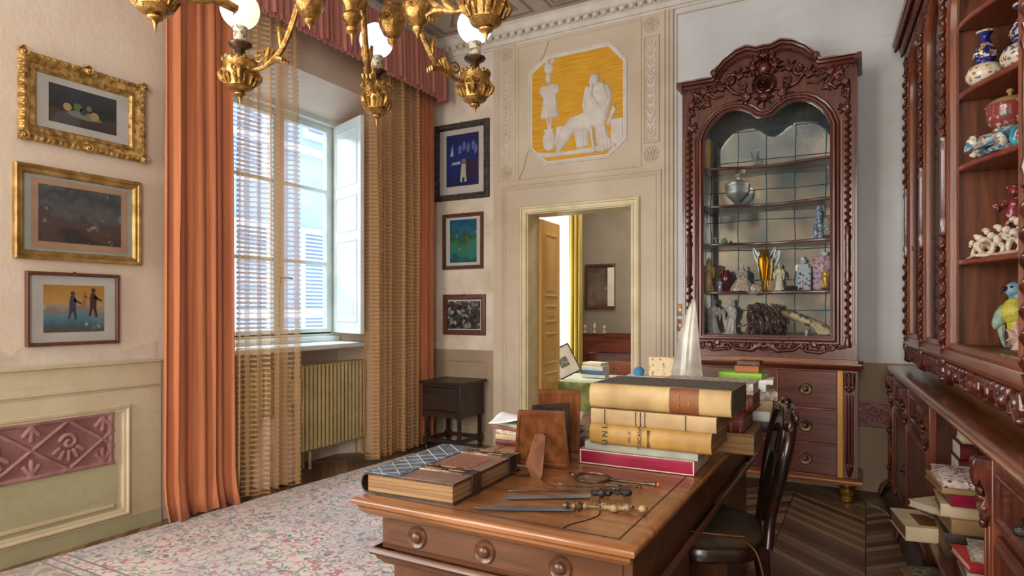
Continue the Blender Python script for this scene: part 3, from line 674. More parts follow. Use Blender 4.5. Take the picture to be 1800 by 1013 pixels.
hf = hmax(poly_h(body, .032, .06, fold(.9, 110, .0012)),
    poly_h([(-2.144, 3.027), (-2.036, 3.012), (-2.009, 2.9), (-1.93, 2.808), (-2.09, 2.771), (-2.127, 2.878)], .022, .03, fold(.15, 190, .004)),
    poly_h([(-2.352, 3.01), (-2.205, 2.99), (-2.199, 2.848), (-2.324, 2.838)], .018, .03, fold(0, 200, .004)),
    poly_h([(-1.963, 3.19), (-1.934, 3.135), (-2.006, 2.999), (-2.03, 3.015), (-1.982, 3.149)], .022, .012),
    poly_h([(-2.74, 2.85), (-2.523, 2.822), (-2.009, 2.838), (-1.877, 2.872), (-1.93, 2.835), (-2.009, 2.785), (-2.64, 2.785), (-2.73, 2.82)], .012, .02),
    poly_h([(-1.99, 3.058), (-1.878, 3.061), (-1.878, 2.883), (-1.936, 2.834), (-1.993, 2.84)], .010, .01),
    poly_h([(-2.695, 3.462), (-2.655, 3.472), (-2.55, 3.472), (-2.502, 3.455), (-2.499, 3.399), (-2.53, 3.365), (-2.502, 3.155), (-2.692, 3.161), (-2.663, 3.346), (-2.703, 3.413)], .026, .045, fold(0, 230, .003)),
    poly_h([(-2.526, 3.07), (-2.30, 3.05), (-2.444, 2.9), (-2.523, 2.80), (-2.54, 2.9)], .012, .02),
    strokes_h([([(-2.178, 3.022), (-2.165, 2.9), (-2.146, 2.79)], .018, .030), ([(-2.13, 2.80), (-2.09, 2.79)], .014, .02), ([(-2.16, 2.79), (-2.20, 2.785)], .012, .018),
        ([(-2.07, 3.37), (-2.03, 3.25), (-2.10, 3.17)], .034, .045), ([(-2.10, 3.18), (-2.17, 3.28), (-2.165, 3.385)], (.026, .018), .052), ([(-2.21, 3.36), (-2.24, 3.22), (-2.22, 3.14), (-2.33, 3.11)], (.028, .02), .040),
        ([(-2.618, 3.15), (-2.605, 3.06)], .012, .018), ([(-2.58, 3.15), (-2.585, 3.06)], .012, .018), ([(-2.62, 3.66), (-2.625, 3.70)], .02, .02), ([(-2.58, 3.66), (-2.56, 3.69)], .02, .02)],
        [(-2.144, 3.436, .052, .058, .05), (-2.165, 3.405, .03, .03, .052), (-2.607, 3.62, .05, .045, .028), (-2.607, 3.65, .055, .02, .036), (-2.607, 3.53, .03, .05, .03), (-2.603, 2.945, .068, .10, .026), (-2.58, 3.04, .03, .018, .02), (-2.63, 3.04, .03, .018, .02)]))
m = MB(); m.height(lambda u, v, w: FD(u, v, .003+w), -2.76, -1.876, 2.76, 3.71, 230, 250, hf, eps=.0006); struct(m.build('trim_octagon_relief', 'stucco'))
m = MB(); m.tube([(x, BY-W_-.0005, z) for x, z in ((-2.60, 3.90), (-2.66, 3.76), (-2.70, 3.70))], .0022, 5); struct(m.build('trim_crack_upper', 'ink'))
m = MB(); m.tube([(x, BY-W_-.0005, z) for x, z in ((-2.80, 2.93), (-2.845, 2.82), (-2.87, 2.72), (-2.93, 2.60))], .0022, 5); struct(m.build('trim_crack_lower', 'ink'))
# rosettes and the leaf garland on the pilaster strips
for x, z in ((-3.072, 3.847), (-3.072, 2.691), (-1.626, 3.83), (-1.626, 2.704)):
    S = [(arc(x, z, .063, 0, 360, 30), .007, .010), (arc(x, z, .022, 0, 360, 14), .006, .014)]
    S += [([(x+.03*math.cos(a), z+.03*math.sin(a)), (x+.050*math.cos(a), z+.050*math.sin(a))], .0085, .014) for a in [k*PI/5 for k in range(10)]]
    m = MB(); m.height(FD, x-.08, x+.08, z-.08, z+.08, 70, 70, strokes_h(S, [(x, z, .012, .012, .016)]), eps=.0006); struct(m.build('trim_rosette', 'plaster_stone'))
for x, nm in ((-1.6215, 'right'), (-3.065, 'left')):
    S = []; z = 2.86
    while z < 3.66:
        S += [([(x, z), (x, z+.08)], .005, .008)]
        for s in (-1, 1):
            S += [([(x, z), (x+s*.022, z+.02), (x+s*.036, z+.055)], (.012, .005), .014), (spiral(x+s*.024, z+.012, .003, .014, 0, 1, 10, s), .005, .010)]
        z += .085
    m = MB(); m.height(FD, x-.06, x+.06, 2.83, 3.72, 36, 260, strokes_h(S), eps=.0006); struct(m.build('trim_garland_'+nm, 'stucco'))
# right of the bay: tan dado and frieze
m = MB(); m.bx(-1.40, 1.05, BY-.010, BY, 0, .95); struct(m.build('trim_dado_back', 'plaster_tan', flat=True))
m = MB(); m.bx(-1.40, 1.05, BY-.018, BY, .945, .957); m.bx(-1.40, 1.05, BY-.02, BY, 0, .10); struct(m.build('trim_dado_rail_back', 'plaster_tan'))
frieze(FB, -.10, .60, .48, .675, .06, .26, 'trim_frieze_back', 200, .012)
# plaster cornice round the room
cp = [(0, 3.925), (.012, 3.925), (.016, 3.945), (.03, 3.95), (.034, 3.985), (.055, 4.0), (.060, 4.03), (.085, 4.045), (.09, 4.10), (.12, 4.12)]
m = MB()
for (a, b_) in (((LX, 5.45), (1.05, 5.45)),):
    m.loft([[(x, 5.45-d, z) for d, z in cp]+[(x, 5.45, CZ)] for x in (LX, 1.05)])
m.loft([[(LX+d, y, z) for d, z in cp]+[(LX, y, CZ)] for y in (-2.4, 5.45)])
struct(m.build('trim_cornice', 'stucco'))
m = MB(); x = LX+.12
while x < 1.0:
    m.ball((x, 5.45-.065, 4.017), (.026, .02, .026), 8, 6); m.box((x+.0425, 5.45-.07, 4.02), (.008, .018, .05)); x += .085
struct(m.build('trim_cornice_beading', 'stucco'))
m = MB(); x = LX+.12
while x < 1.0: m.box((x+.0425, 5.45-.0805, 4.012), (.014, .006, .026)); x += .085
struct(m.build('trim_cornice_drops', 'ceil_line'))
# painted ceiling compartments
FCl = lambda u, v, w=0: (u, v, CZ-.001-w)
m = MB()
for r_, wd in (((-3.70, -2.68, 3.4, 5.27), .03), ((-2.52, -.6, 3.4, 5.27), .025), ((-2.46, -.66, 3.46, 5.21), .012), ((-.45, .8, 3.4, 5.27), .025)):
    m.ring(rect(*r_), [(0, 0), (0, .003), (wd, .003), (wd, 0)], FCl)
m.ring([(-2.80, 5.16), (-3.55, 5.16), (-2.80, 4.2)], [(0, 0), (0, .003), (.02, .003), (.02, 0)], FCl)
S = [(spiral(-2.95, 5.02, .01, .08, 30, 1.5), .012, .004), (spiral(-3.12, 5.05, .01, .07, 200, 1.4, d=-1), .011, .004), (spiral(-2.92, 4.82, .01, .07, 90, 1.4), .011, .004)]
m.height(FCl, -3.3, -2.82, 4.7, 5.14, 110, 110, strokes_h(S), eps=.0004)
struct(m.build('trim_ceiling_lines', 'ceil_line'))
struct(MB().prism(rect(-2.42, -.72, 3.5, 5.17), FCl, 0, .002).build('trim_ceiling_panel', 'ceil_pale', flat=True))

# ---------------------------------------------------------------- window with embrasure, shutter and exterior
wx = -4.37
win = MB(); win.ring(rect(3.12, 4.42, 1.10, 3.08), [(0, 0), (0, .07), (.05, .07), (.05, 0)], lambda u, v, w=0: (-4.42+w, u, v))
win.bx(-4.42, -4.28, 3.12, 4.42, 1.062, 1.11)
win.bx(-4.36, -4.30, 3.08, 4.46, 3.05, 3.12)
wf = win.build('window_1', 'white_paint', bev=.004); struct(wf)
def leaf(y0, y1):
    m = MB(); F = lambda u, v, w=0: (-4.395+w, u, v)
    m.ring(rect(y0, y1, 1.13, 3.04), [(0, 0), (0, .045), (.05, .045), (.058, .02), (.058, 0)], F)
    for z in (1.775, 2.44): m.bx(-4.392, -4.355, y0+.05, y1-.05, z-.016, z+.016)
    struct(m.build('window_leaf', 'white_paint', wf, bev=.003))
    struct(MB().bx(-4.375, -4.372, y0+.05, y1-.05, 1.18, 2.99).build('window_pane', 'pane', wf, flat=True))
leaf(3.165, 3.765); leaf(3.775, 4.375)
m = MB(); m.lathe((-4.335, 3.77, 1.60), [(.012, -.03), (.014, 0), (.008, .02), (.006, .03)], 10); m.tube([(-4.335, 3.77, 1.62), (-4.31, 3.77, 1.62), (-4.30, 3.82, 1.625), (-4.30, 3.87, 1.62)], .007)
m.tube([(-4.345, 3.77, 1.2), (-4.345, 3.77, 2.9)], .006)
m.build('window_handle', 'darkbronze', wf)
struct(MB().bx(-4.35, LX+.035, 3.0, 4.79, 1.022, 1.062).build('window_1_sill', 'white_paint', bev=.008))
# shutter leaf folded into the room
sh = thing('window_shutter', 'pale panelled wooden shutter folded open beside the window', 'shutter', (-4.33, 4.40, 1.14))
ang = math.atan2(4.21-4.40, -3.80+4.33); cs, sn = math.cos(ang), math.sin(ang)
FS = lambda u, v, w=0: (-4.33+u*cs+w*sn, 4.40+u*sn-w*cs, v)
m = MB(); m.prism(rect(0, .53, 1.14, 3.05), FS, -.02, .016)
m.build('shutter_leaf', 'white_paint', sh, bev=.004)
pr = [(0, .016), (.006, .022), (.014, .022), (.022, .010), (.05, .010), (.07, .020), (.078, .020)]
for z0, z1 in ((1.24, 1.98), (2.05, 2.38), (2.46, 2.97)):
    m = MB(); m.ring(rect(.06, .47, z0, z1), pr, FS, caploop=False); m.prism(rect(.136, .394, z0+.076, z1-.076), FS, .005, .020)
    m.build('shutter_panel', 'white_paint', sh)
m = MB()
for z in (1.4, 2.8): m.lathe((-4.325, 4.395, z), [(.009, -.04), (.009, .04)], 8)
m.build('hinge', 'darkbronze', sh)
# facade across the courtyard
fac = thing('building', 'pale blue-grey house front seen through the window, with louvred shutters', 'building', (-9.2, 7, -3))
m = MB(); m.bx(-9.3, -9.0, 1, 16, -3, 9); m.build('wall', 'facade', fac, flat=True)
m = MB(); FX = lambda u, v, w=0: (-9.0+w, u, v)
for z0, z1 in ((-.9, 1.2), (1.2, 1.35), (4.2, 4.32)): 
    if z1-z0 < .3: m.bx(-9.0, -8.9, 1, 16, z0, z1)
m.build('string_course', 'facade_white', fac, flat=True)
for (y0, y1, z0, z1) in ((8.35, 8.95, .5, 2.75), (5.6, 6.2, .5, 2.75), (6.9, 7.5, .5, 2.75), (8.42, 9.05, 4.6, 5.6), (6.6, 7.4, 3.6, 5.4)):
    m = MB(); m.ring(rect(y0-.1, y1+.1, z0-.1, z1+.1), [(0, 0), (0, .06), (.1, .06), (.1, 0)], FX); m.build('window_surround', 'facade_white', fac, flat=True)
    m = MB(); z = z0
    while z < z1: m.box((-8.97, (y0+y1)/2, z+.03), (.05, y1-y0, .02), M=Matrix.Rotation(.5, 3, 'Y')); z += .07
    m.build('louvred_shutter', 'facade_white', fac, flat=True)

# ---------------------------------------------------------------- door, casing, further room
ds = MB(); cpf = [(0, 0), (0, .018), (.012, .030), (.024, .030), (.030, .018), (.052, .018), (.058, .026), (.070, .026), (.074, .006), (.076, 0)]
ds.ring([(-2.912, 0), (-2.912, 2.345), (-1.722, 2.345), (-1.722, 0)], cpf, FD, closed=False, caploop=True)
ds.bx(-2.845, -2.828, BY-.035, BY+.21, 0, 2.28); ds.bx(-1.805, -1.79, BY-.035, BY+.21, 0, 2.28); ds.bx(-2.845, -1.79, BY-.035, BY+.21, 2.265, 2.28)
dr = ds.build('door_1', 'cream_paint'); struct(dr)
dl = thing('door_leaf', 'ochre yellow panelled door leaf standing ajar into the next room', 'door', (-2.82, BY+.19, 0))
ang = math.atan2(.49, -.03); cs, sn = math.cos(ang), math.sin(ang)
FDl = lambda u, v, w=0: (-2.815+u*cs+w*sn, BY+.19+u*sn-w*cs, v)
m = MB(); m.prism(rect(0, .50, .02, 2.25), FDl, -.02, .02); m.build('leaf_board', 'yellow_paint', dl, bev=.004)
pr = [(0, .02), (.008, .032), (.018, .032), (.028, .012), (.05, .012), (.062, .026)]
for z0, z1 in ((.12, .72), (.80, 1.12), (1.22, 1.40), (1.48, 2.12)):
    m = MB(); m.ring(rect(.08, .42, z0, z1), pr, FDl, caploop=False); m.prism(rect(.142, .358, z0+.062, z1-.062), FDl, .01, .026); m.build('door_panel', 'yellow_paint', dl)
# room beyond
m = MB(); m.bx(-4.6, 1.15, 8.3, 8.4, 0, 3.9); struct(m.build('wall_far_room', 'far_wall', flat=True))
m = MB(); m.bx(-4.7, -4.6, BY+.2, 5.9, 0, 3.9); m.bx(-4.7, -4.6, 5.9, 7.5, 2.9, 3.9); m.bx(-4.7, -4.6, 7.5, 8.4, 0, 3.9); m.bx(-4.7, -4.6, 5.9, 7.5, 0, .9)
struct(m.build('wall_far_room_left', 'far_wall', flat=True))
struct(MB().bx(-.9, -.8, BY+.2, 8.4, 0, 3.9).build('wall_far_room_right', 'far_wall', flat=True))
struct(MB().bx(-4.6, -.8, BY, 8.4, -.06, 0).build('floor_far_room', 'parquet', flat=True))
struct(MB().bx(-4.6, -.8, BY+.2, 8.4, 3.9, 4.0).build('ceiling_far_room', 'ceil_pale', flat=True))
# ---------------------------------------------------------------- rug
m = MB(); m.prism([(-3.90, .6), (-.95, .6), (-.95, 4.75), (-3.69, 4.75)], FF, .001, .013)
tag(m.build('persian_rug', 'rug', bev=.003), 'cream and pink floral rug spread over the parquet floor', 'rug')
# ---------------------------------------------------------------- curtains
def curtain(name, y0, y1, z0, z1, x, folds, amp, mat, label, flare=.0, seed=1, stretch=1.9, puddle=0, nu=220, nv=34, thick=0, cat='curtain'):
    r_ = np.random.default_rng(seed); ph = r_.uniform(0, 6, 5); 
    def fn(u, v):
        z = z1+(z0-z1)*v; k = 1+flare*v
        yc = (y0+y1)/2; y = yc+(y0-yc+(y1-y0)*u)*k
        f = math.sin(2*PI*(folds*u+.35*math.sin(2*PI*u*1.3+ph[4]))+ph[0]+.3*math.sin(2*v+ph[1]))+.55*math.sin(2*PI*folds*.47*u+ph[2]+.6*v)+.22*math.sin(2*PI*folds*2.3*u+ph[3])
        a = amp*(.55+.45*min(1, v*2.5))
        dx = a*f; dy = .012*math.sin(2*PI*folds*u*1.5+ph[4]+2*v)
        if puddle and v > .93: q = (v-.93)/.07; dx += puddle*q*q*(1+.5*math.sin(2*PI*folds*u+1)); z = z+.012*q*math.sin(2*PI*folds*u)
        return (x+dx, y+dy, z)
    m = MB(); m.grid(fn, nu, nv, uvf=lambda u, v: (u*(y1-y0)*stretch, (1-v)*(z1-z0)))
    o = m.build(name, mat, ang=180, nofix=True)
    if thick: s_ = o.modifiers.new('cloth', 'SOLIDIFY'); s_.thickness = thick
    return o
o = curtain('orange_curtain', 2.44, 2.92, .018, 3.86, -3.84, 5, .024, 'orange_cloth', '', seed=3, flare=.05, puddle=.035, thick=.003)
tag(o, 'floor-length orange curtain left of the window, at the end of the panelled dado', 'curtain', 'orange curtains at the window')
o = curtain('orange_curtain', 5.0, 5.26, .018, 3.86, -3.84, 3.5, .026, 'orange_cloth', '', seed=5, thick=.003)
tag(o, 'floor-length orange curtain right of the window, next to the dark side table', 'curtain', 'orange curtains at the window')
o = curtain('net_curtain', 2.94, 3.46, .03, 3.84, -3.80, 3.2, .035, 'lace', '', seed=11, nv=60, stretch=1.6, flare=.0)
tag(o, 'beige openwork net curtain hanging before the left window leaf', 'net curtain', 'openwork net curtains')
o = curtain('net_curtain', 4.25, 5.02, .03, 3.84, -3.82, 8.5, .04, 'lace_dense', '', seed=21, nv=60, nu=340, stretch=2.4, flare=-.04)
tag(o, 'beige openwork net curtain gathered thickly right of the radiator', 'net curtain', 'openwork net curtains')
# pelmet
pel = thing('window_pelmet', 'dusty rose gathered pelmet with a ruffled hem above the window', 'pelmet', (-3.75, 3.8, 3.45))
def pf(u, v):
    y = 2.38+(5.30-2.38)*u; f = 46; s = 2*PI*f*u
    z = 3.95+(3.455-3.95)*v + (.012*math.sin(s*.5+1) if v > .9 else 0)
    return (-3.70+.016*math.sin(s+.6*math.sin(u*31))*(.6+.4*v)+.01*math.sin(u*77)+.01*v, y, z)
m = MB(); m.grid(pf, 620, 12, uvf=lambda u, v: (u, v)); o = m.build('gathered_cloth', 'rose_cloth', pel, ang=180, nofix=True)
s_ = o.modifiers.new('cloth', 'SOLIDIFY'); s_.thickness = .003
m = MB(); m.grid(lambda u, v: (-3.685+.012*math.sin(2*PI*92*u+v)*(.3+v), 2.38+2.92*u, 3.475-.04*v+.006*math.sin(2*PI*46*u)), 800, 4, uvf=lambda u, v: (u, v)); o = m.build('ruffle', 'rose_cloth', pel, ang=180, nofix=True)
m = MB(); m.grid(lambda u, v: (-3.69-.24*u, 5.30+.008*math.sin(40*u), 3.95+(3.46-3.95)*v), 20, 6, uvf=lambda u, v: (u, v)); m.build('pelmet_return', 'rose_cloth', pel, ang=180, nofix=True)
m = MB(); m.grid(lambda u, v: (-3.69-.24*u, 2.38, 3.95+(3.46-3.95)*v), 20, 6, uvf=lambda u, v: (u, v))
m.build('pelmet_return', 'rose_cloth', pel, ang=180, nofix=True)
m = MB(); m.bx(-3.945, -3.72, 2.40, 5.28, 3.92, 3.95); m.build('pelmet_board', 'desk_y', pel)
m = MB(); m.tube([(-3.83, 2.40, 3.88), (-3.83, 5.28, 3.88)], .014); m.build('curtain_rail', 'brass', pel)
# pale bundle behind the left net
def bun(u, v):
    a = 2*PI*u; z = .02+.50*v; r = .17*(1-.35*v**3)*(1+.10*math.sin(3*a+4*v)+.05*math.sin(9*a))
    return (-3.98+.10*math.cos(a)*(1+.1*math.sin(5*a)), 3.43+r*math.sin(a)*1.1, z)
m = MB(); m.loft([[bun(j/28, i/14) for j in range(28)] for i in range(15)])
D['palecloth'] = P('pale_pink_cloth', '#c9a99a', '#dcc2b4', rough=.8, scale=8)
tag(m.build('cloth_bundle', 'palecloth'), 'pale pink upright cloth bundle on the floor behind the left net curtain', 'cloth bundle')

# ---------------------------------------------------------------- radiator
ra = thing('radiator', 'old cream column radiator on the wall under the window sill', 'radiator', (-4.17, 3.9, .12))
n = 28; y0 = 3.30; dy = .0465
for i in range(n):
    y = y0+i*dy; m = MB()
    for xx in (-4.225, -4.17, -4.115):
        m.lathe((xx, y, 0), [(.013, .17), (.0165, .20), (.0165, .84), (.013, .87)], 10)
    for z, s in ((.175, 1), (.865, -1)):
        m.tube([(-4.236, y, z), (-4.104, y, z)], .020, 10)
    m.build('radiator_section', 'rad', ra, bev=.006)
m = MB(); m.tube([(-4.17, y0, .175), (-4.17, y0+(n-1)*dy, .175)], .022); m.tube([(-4.17, y0, .865), (-4.17, y0+(n-1)*dy+.1, .865)], .022)
m.build('header_pipe', 'rad', ra)
m = MB(); ye = y0+(n-1)*dy; m.lathe((-4.17, ye+.12, .865), [(.02, -.035), (.026, -.02), (.026, .02), (.015, .03)], 12); m.tube([(-4.17, ye+.12, .84), (-4.17, ye+.12, .30), (-4.22, ye+.13, .18), (-4.22, ye+.13, .0)], .011); m.tube([(-4.17, ye+.12, .865), (-4.10, ye+.12, .865)], [.018, .024])
m.build('valve', 'rad', ra)
for i in (0, 13, 27):
    for xx in (-4.21, -4.13): m = MB(); m.lathe((xx, y0+i*dy, 0), [(.016, 0), (.012, .02), (.014, .15)], 8); m.build('radiator_foot', 'rad', ra)
tag(MB().bx(-4.10, -4.066, 3.66, 3.752, .58, .775).build('humidifier_box', 'cream_paint', bev=.004), 'small pale upright box hung on the front of the radiator', 'box')

# ---------------------------------------------------------------- framed pictures
def picture(name, label, cat, F, r_, fprof, fmat, parts, glass=True, group=None, hook=True):
    """r_ = outer rect; parts = [(name, inset or rect, mat, depth)]"""
    u0, u1, v0, v1 = r_; c = F((u0+u1)/2, v0, 0); t = thing(name, label, cat, c, 0, group)
    fw = fprof[-1][0]
    m = MB(); m.ring(rect(*r_), fprof, F); m.build('picture_frame', fmat, t)
    d = .004
    MB().prism(rect(u0+fw-.012, u1-fw+.012, v0+fw-.012, v1-fw+.012), F, .002, d).build('backing_board', 'mount', t, flat=True)
    for nm, q, mat_, dz in parts:
        if not hasattr(q, '__len__'): q = (u0+q, u1-q, v0+q, v1-q)
        MB().prism(rect(*q), F, d, d+dz).build(nm, mat_, t, flat=True); d += dz
    if glass: MB().prism(rect(u0+fw-.008, u1-fw+.008, v0+fw-.008, v1-fw+.008), F, d+.003, d+.005).build('glazing', 'clear', t, flat=True)
    if hook:
        m = MB(); a = F((u0+u1)/2, v1, .008); m.ball(a, .008, 8, 6); m.build('hanging_ring', 'darkbronze', t)
    return t, d
# ornate gilt still life
D['p_still'] = painting('still_life_ground', [(0, '#4a3f36'), (.3, '#5d5044'), (.42, '#3a3532'), (.6, '#3c3d40'), (1, '#4b4c50')], z0=2.40, z1=2.615, scale=16, amt=.12)
ornate = [(.012, 0), (-.004, .012), (0, .030), (.014, .046), (.026, .044), (.040, .030), (.056, .022), (.066, .026), (.076, .024), (.086, .010), (.090, .004)]
t, d = picture('still_life_picture', 'small fruit still life in an ornate gilded frame, topmost on the left wall', 'picture', FL, (1.689, 2.36, 2.268, 2.738), ornate, 'goldframe',
    [('mount', .085, 'mount', .002), ('canvas', (1.837, 2.201, 2.398, 2.612), 'p_still', .001)])
S = []; B = []
def edgeorn(u0, u1, v0, v1):
    S = []; B = []
    for (a, b_, fix, ax) in ((u0, u1, v0, 'h'), (u0, u1, v1, 'h'), (v0, v1, u0, 'v'), (v0, v1, u1, 'v')):
        k = a; i = 0
        while k <= b_+1e-6:
            c = (k, fix) if ax == 'h' else (fix, k); B.append((c[0], c[1], .020 if i % 2 else .014, .016 if ax == 'h' else .014, .016)); i += 1; k += .0305
    for cu, cv in ((u0, v0), (u1, v0), (u0, v1), (u1, v1), ((u0+u1)/2, v0), ((u0+u1)/2, v1)):
        S += [(spiral(cu, cv, .004, .028, 45, 1.2, 14), .008, .026)]; B.append((cu, cv, .012, .012, .03))
    return strokes_h(S, B)
m = MB(); m.height(lambda u, v, w: FL(u, v, .032+w), 1.65, 2.40, 2.23, 2.78, 300, 220, edgeorn(1.702, 2.347, 2.281, 2.725), eps=.001); m.build('leaf_carving', 'goldframe', t)
m = MB(); F_ = lambda u, v, w: FL(u, v, .0075+w)
m2 = MB(); m2.prism(arc(2.03, 2.468, .10, 0, 360, 30, .022), F_, 0, .0012); m2.build('painted_plate', P('plate_paint', '#8f8a7a'), t)
for (u, v, rr, c) in ((1.93, 2.498, .022, '#c9a873'), (2.075, 2.478, .024, '#c2a06a'), (1.985, 2.508, .024, '#6f7f52'), (2.015, 2.492, .02, '#4a5238'), (2.12, 2.48, .02, '#35412e'), (2.045, 2.515, .016, '#7c8a5c')):
    MB().prism(arc(u, v, rr, 0, 360, 20), F_, .0012, .002).build('painted_fruit', P('fruit_paint', c), t, flat=True)
# gold framed seascape
D['p_sea'] = painting('stormy_landscape', [(0, '#4a3f3c'), (.25, '#6a5244'), (.45, '#5e5550'), (.6, '#6e6a68'), (.8, '#4f5458'), (1, '#6f6c68')], z0=1.72, z1=2.05, scale=9, amt=.28, blot=(14, '#a39a8e', .62))
gold2 = [(0, 0), (0, .028), (.008, .034), (.018, .030), (.022, .022), (.036, .024), (.044, .018), (.05, .004)]
t, d = picture('landscape_picture', 'stormy grey landscape in a plain gold frame, middle picture on the left wall', 'picture', FL, (1.667, 2.341, 1.625, 2.138), gold2, 'goldflat',
    [('outer_mount', .045, 'mount_cool', .002), ('mount', (1.752, 2.262, 1.690, 2.072), 'mount_peach', .002), ('print', (1.785, 2.226, 1.728, 2.042), 'p_sea', .001)])
# figures on a beach
D['p_beach'] = painting('beach_scene', [(0, '#6a5a40'), (.12, '#4f6f7c'), (.38, '#7c9aa0'), (.46, '#a08a70'), (.55, '#b9a888'), (.62, '#d9a65a'), (1, '#c98f42')], z0=1.225, z1=1.49, scale=12, amt=.12, blot=(18, '#c9c0a8', .63))
br = [(0, 0), (0, .022), (.004, .026), (.014, .026), (.018, .018), (.02, .004)]
t, d = picture('beach_picture', 'watercolour of shore figures in a thin brown frame, lowest on the left wall', 'picture', FL, (1.724, 2.212, 1.150, 1.560), br, 'brownframe',
    [('mount', .015, 'mount', .002), ('watercolour', (1.811, 2.130, 1.224, 1.490), 'p_beach', .001)])
F_ = lambda u, v, w=0: FL(u, v, .0075+w)
for k, (u, v, c, s) in enumerate(((1.955, 1.345, '#5a4a60', 1), (2.065, 1.360, '#5d3a34', 1.05), (2.015, 1.385, '#c9805a', .7))):
    m = MB(); q = lambda a, b_: (u+a*s, v+b_*s)
    m.prism([q(-.012, 0), q(.018, 0), q(.022, .06), q(.012, .085), q(-.008, .085), q(-.014, .05)], F_, 0, .001); m.prism(arc(u+.004, v+.098*s, .012*s, 0, 360, 14), F_, 0, .001)
    m.prism([q(-.012, .005), q(-.022, -.045), q(-.012, -.045), q(.002, 0)], F_, 0, .001); m.prism([q(.004, .005), q(.014, -.05), q(.026, -.05), q(.018, .0)], F_, 0, .001)
    m.prism([q(.012, .07), q(.05, .045), q(.048, .035), q(.008, .055)], F_, 0, .001)
    m.build('painted_figure', P('figure_paint', c), t, flat=True)
# back wall, left of the door
FK = onback(BY-.006)
D['p_navy'] = painting('navy_print', [(0, '#1c2358'), (.5, '#232f78'), (1, '#1b2a6a')], z0=2.6, z1=3.14, scale=8, amt=.2)
gf = [(0, 0), (0, .022), (.01, .034), (.022, .036), (.034, .026), (.048, .024), (.056, .030), (.064, .004)]
t, d = picture('navy_picture', 'dark blue picture in a broad grey frame, topmost left of the door', 'picture', FK, (-3.935, -3.27, 2.475, 3.262), gf, 'greyframe',
    [('mount', .058, 'mount', .002), ('print_edge', (-3.79, -3.396, 2.616, 3.146), P('red_edge', '#5d2a30'), .001), ('print', (-3.783, -3.403, 2.626, 3.139), 'p_navy', .001)])
F_ = lambda u, v, w=0: FK(u, v, .0085+w)
def patch(pts, c, nm='painted_shape', w=.001):
    MB().prism(pts, F_, 0, w).build(nm, P('print_paint', c), t, flat=True)
patch([(-3.74, 2.93), (-3.70, 2.93), (-3.71, 3.05)], '#c9c9d8', 'painted_sail')
for u, v in ((-3.62, 2.99), (-3.57, 3.02), (-3.52, 3.0), (-3.46, 3.02), (-3.43, 2.98)): patch([(u-.018, v-.05), (u+.015, v-.04), (u+.022, v+.02), (u, v+.05), (u-.02, v+.02)], '#6a78b8')
patch(arc(-3.50, 2.78, .085, 0, 360, 24, .11), '#3a2440'); patch([(-3.72, 2.86), (-3.62, 2.87), (-3.61, 2.84), (-3.72, 2.835)], '#b8c0d8')
patch([(-3.615, 2.70), (-3.545, 2.70), (-3.55, 2.84), (-3.60, 2.84)], '#cfc8a8', 'painted_robe', .0016); patch(arc(-3.575, 2.868, .028, 0, 360, 16, .024), '#8a7a8a', 'painted_head', .0014)
for u in (-3.605, -3.555): patch([(u-.012, 2.655), (u+.014, 2.655), (u+.010, 2.70), (u-.008, 2.70)], '#dcd6c4', 'painted_foot', .0014)
D['p_teal'] = painting('teal_landscape', [(0, '#1f5a5a'), (.25, '#2f8a80'), (.45, '#4a7a3a'), (.6, '#2d5a3c'), (.75, '#1f6f86'), (1, '#17567c')], z0=1.84, z1=2.27, scale=10, amt=.25, blot=(12, '#63a894', .62))
tf = [(0, 0), (0, .02), (.006, .028), (.016, .028), (.022, .018), (.034, .016), (.04, .004)]
picture('teal_picture', 'blue-green landscape painting in a brown frame, between the navy picture and the photograph', 'picture', FK, (-3.833, -3.342, 1.765, 2.335), tf, 'brownframe',
    [('mount', .034, 'mount', .002), ('painting', (-3.747, -3.422, 1.834, 2.272), 'p_teal', .001)])
D['p_photo'] = floral('crowd_photograph', '#3a3634', ['#8a8580', '#1c1a1a', '#b5b0a8', '#4a4644', '#6a3f3c', '#24211f', '#9a958c'], 26, rough=.5, size=.6)
picture('crowd_photograph', 'grey crowd photograph in a wide brown frame, lowest left of the door', 'photograph', FK, (-3.826, -3.315, 1.095, 1.507), [(0, 0), (0, .02), (.006, .024), (.045, .022), (.052, .004)], 'brownframe',
    [('photo', (-3.785, -3.38, 1.155, 1.438), 'p_photo', .001)])
# light switches right of the door bay
for z in (1.35, 1.22):
    t = thing('switch_plate', 'small brass square switch plate right of the door, ' + ('upper of two' if z > 1.3 else 'lower of two'), 'switch', (-1.385, BY, z), 0, 'switch plates by the door')
    MB().bx(-1.405, -1.345, BY-.012, BY-.002, z-.05, z+.05).build('plate', 'darkbronze', t, bev=.003); MB().bx(-1.385, -1.365, BY-.020, BY-.010, z-.012, z+.012).build('rocker', 'ivory', t, bev=.002)

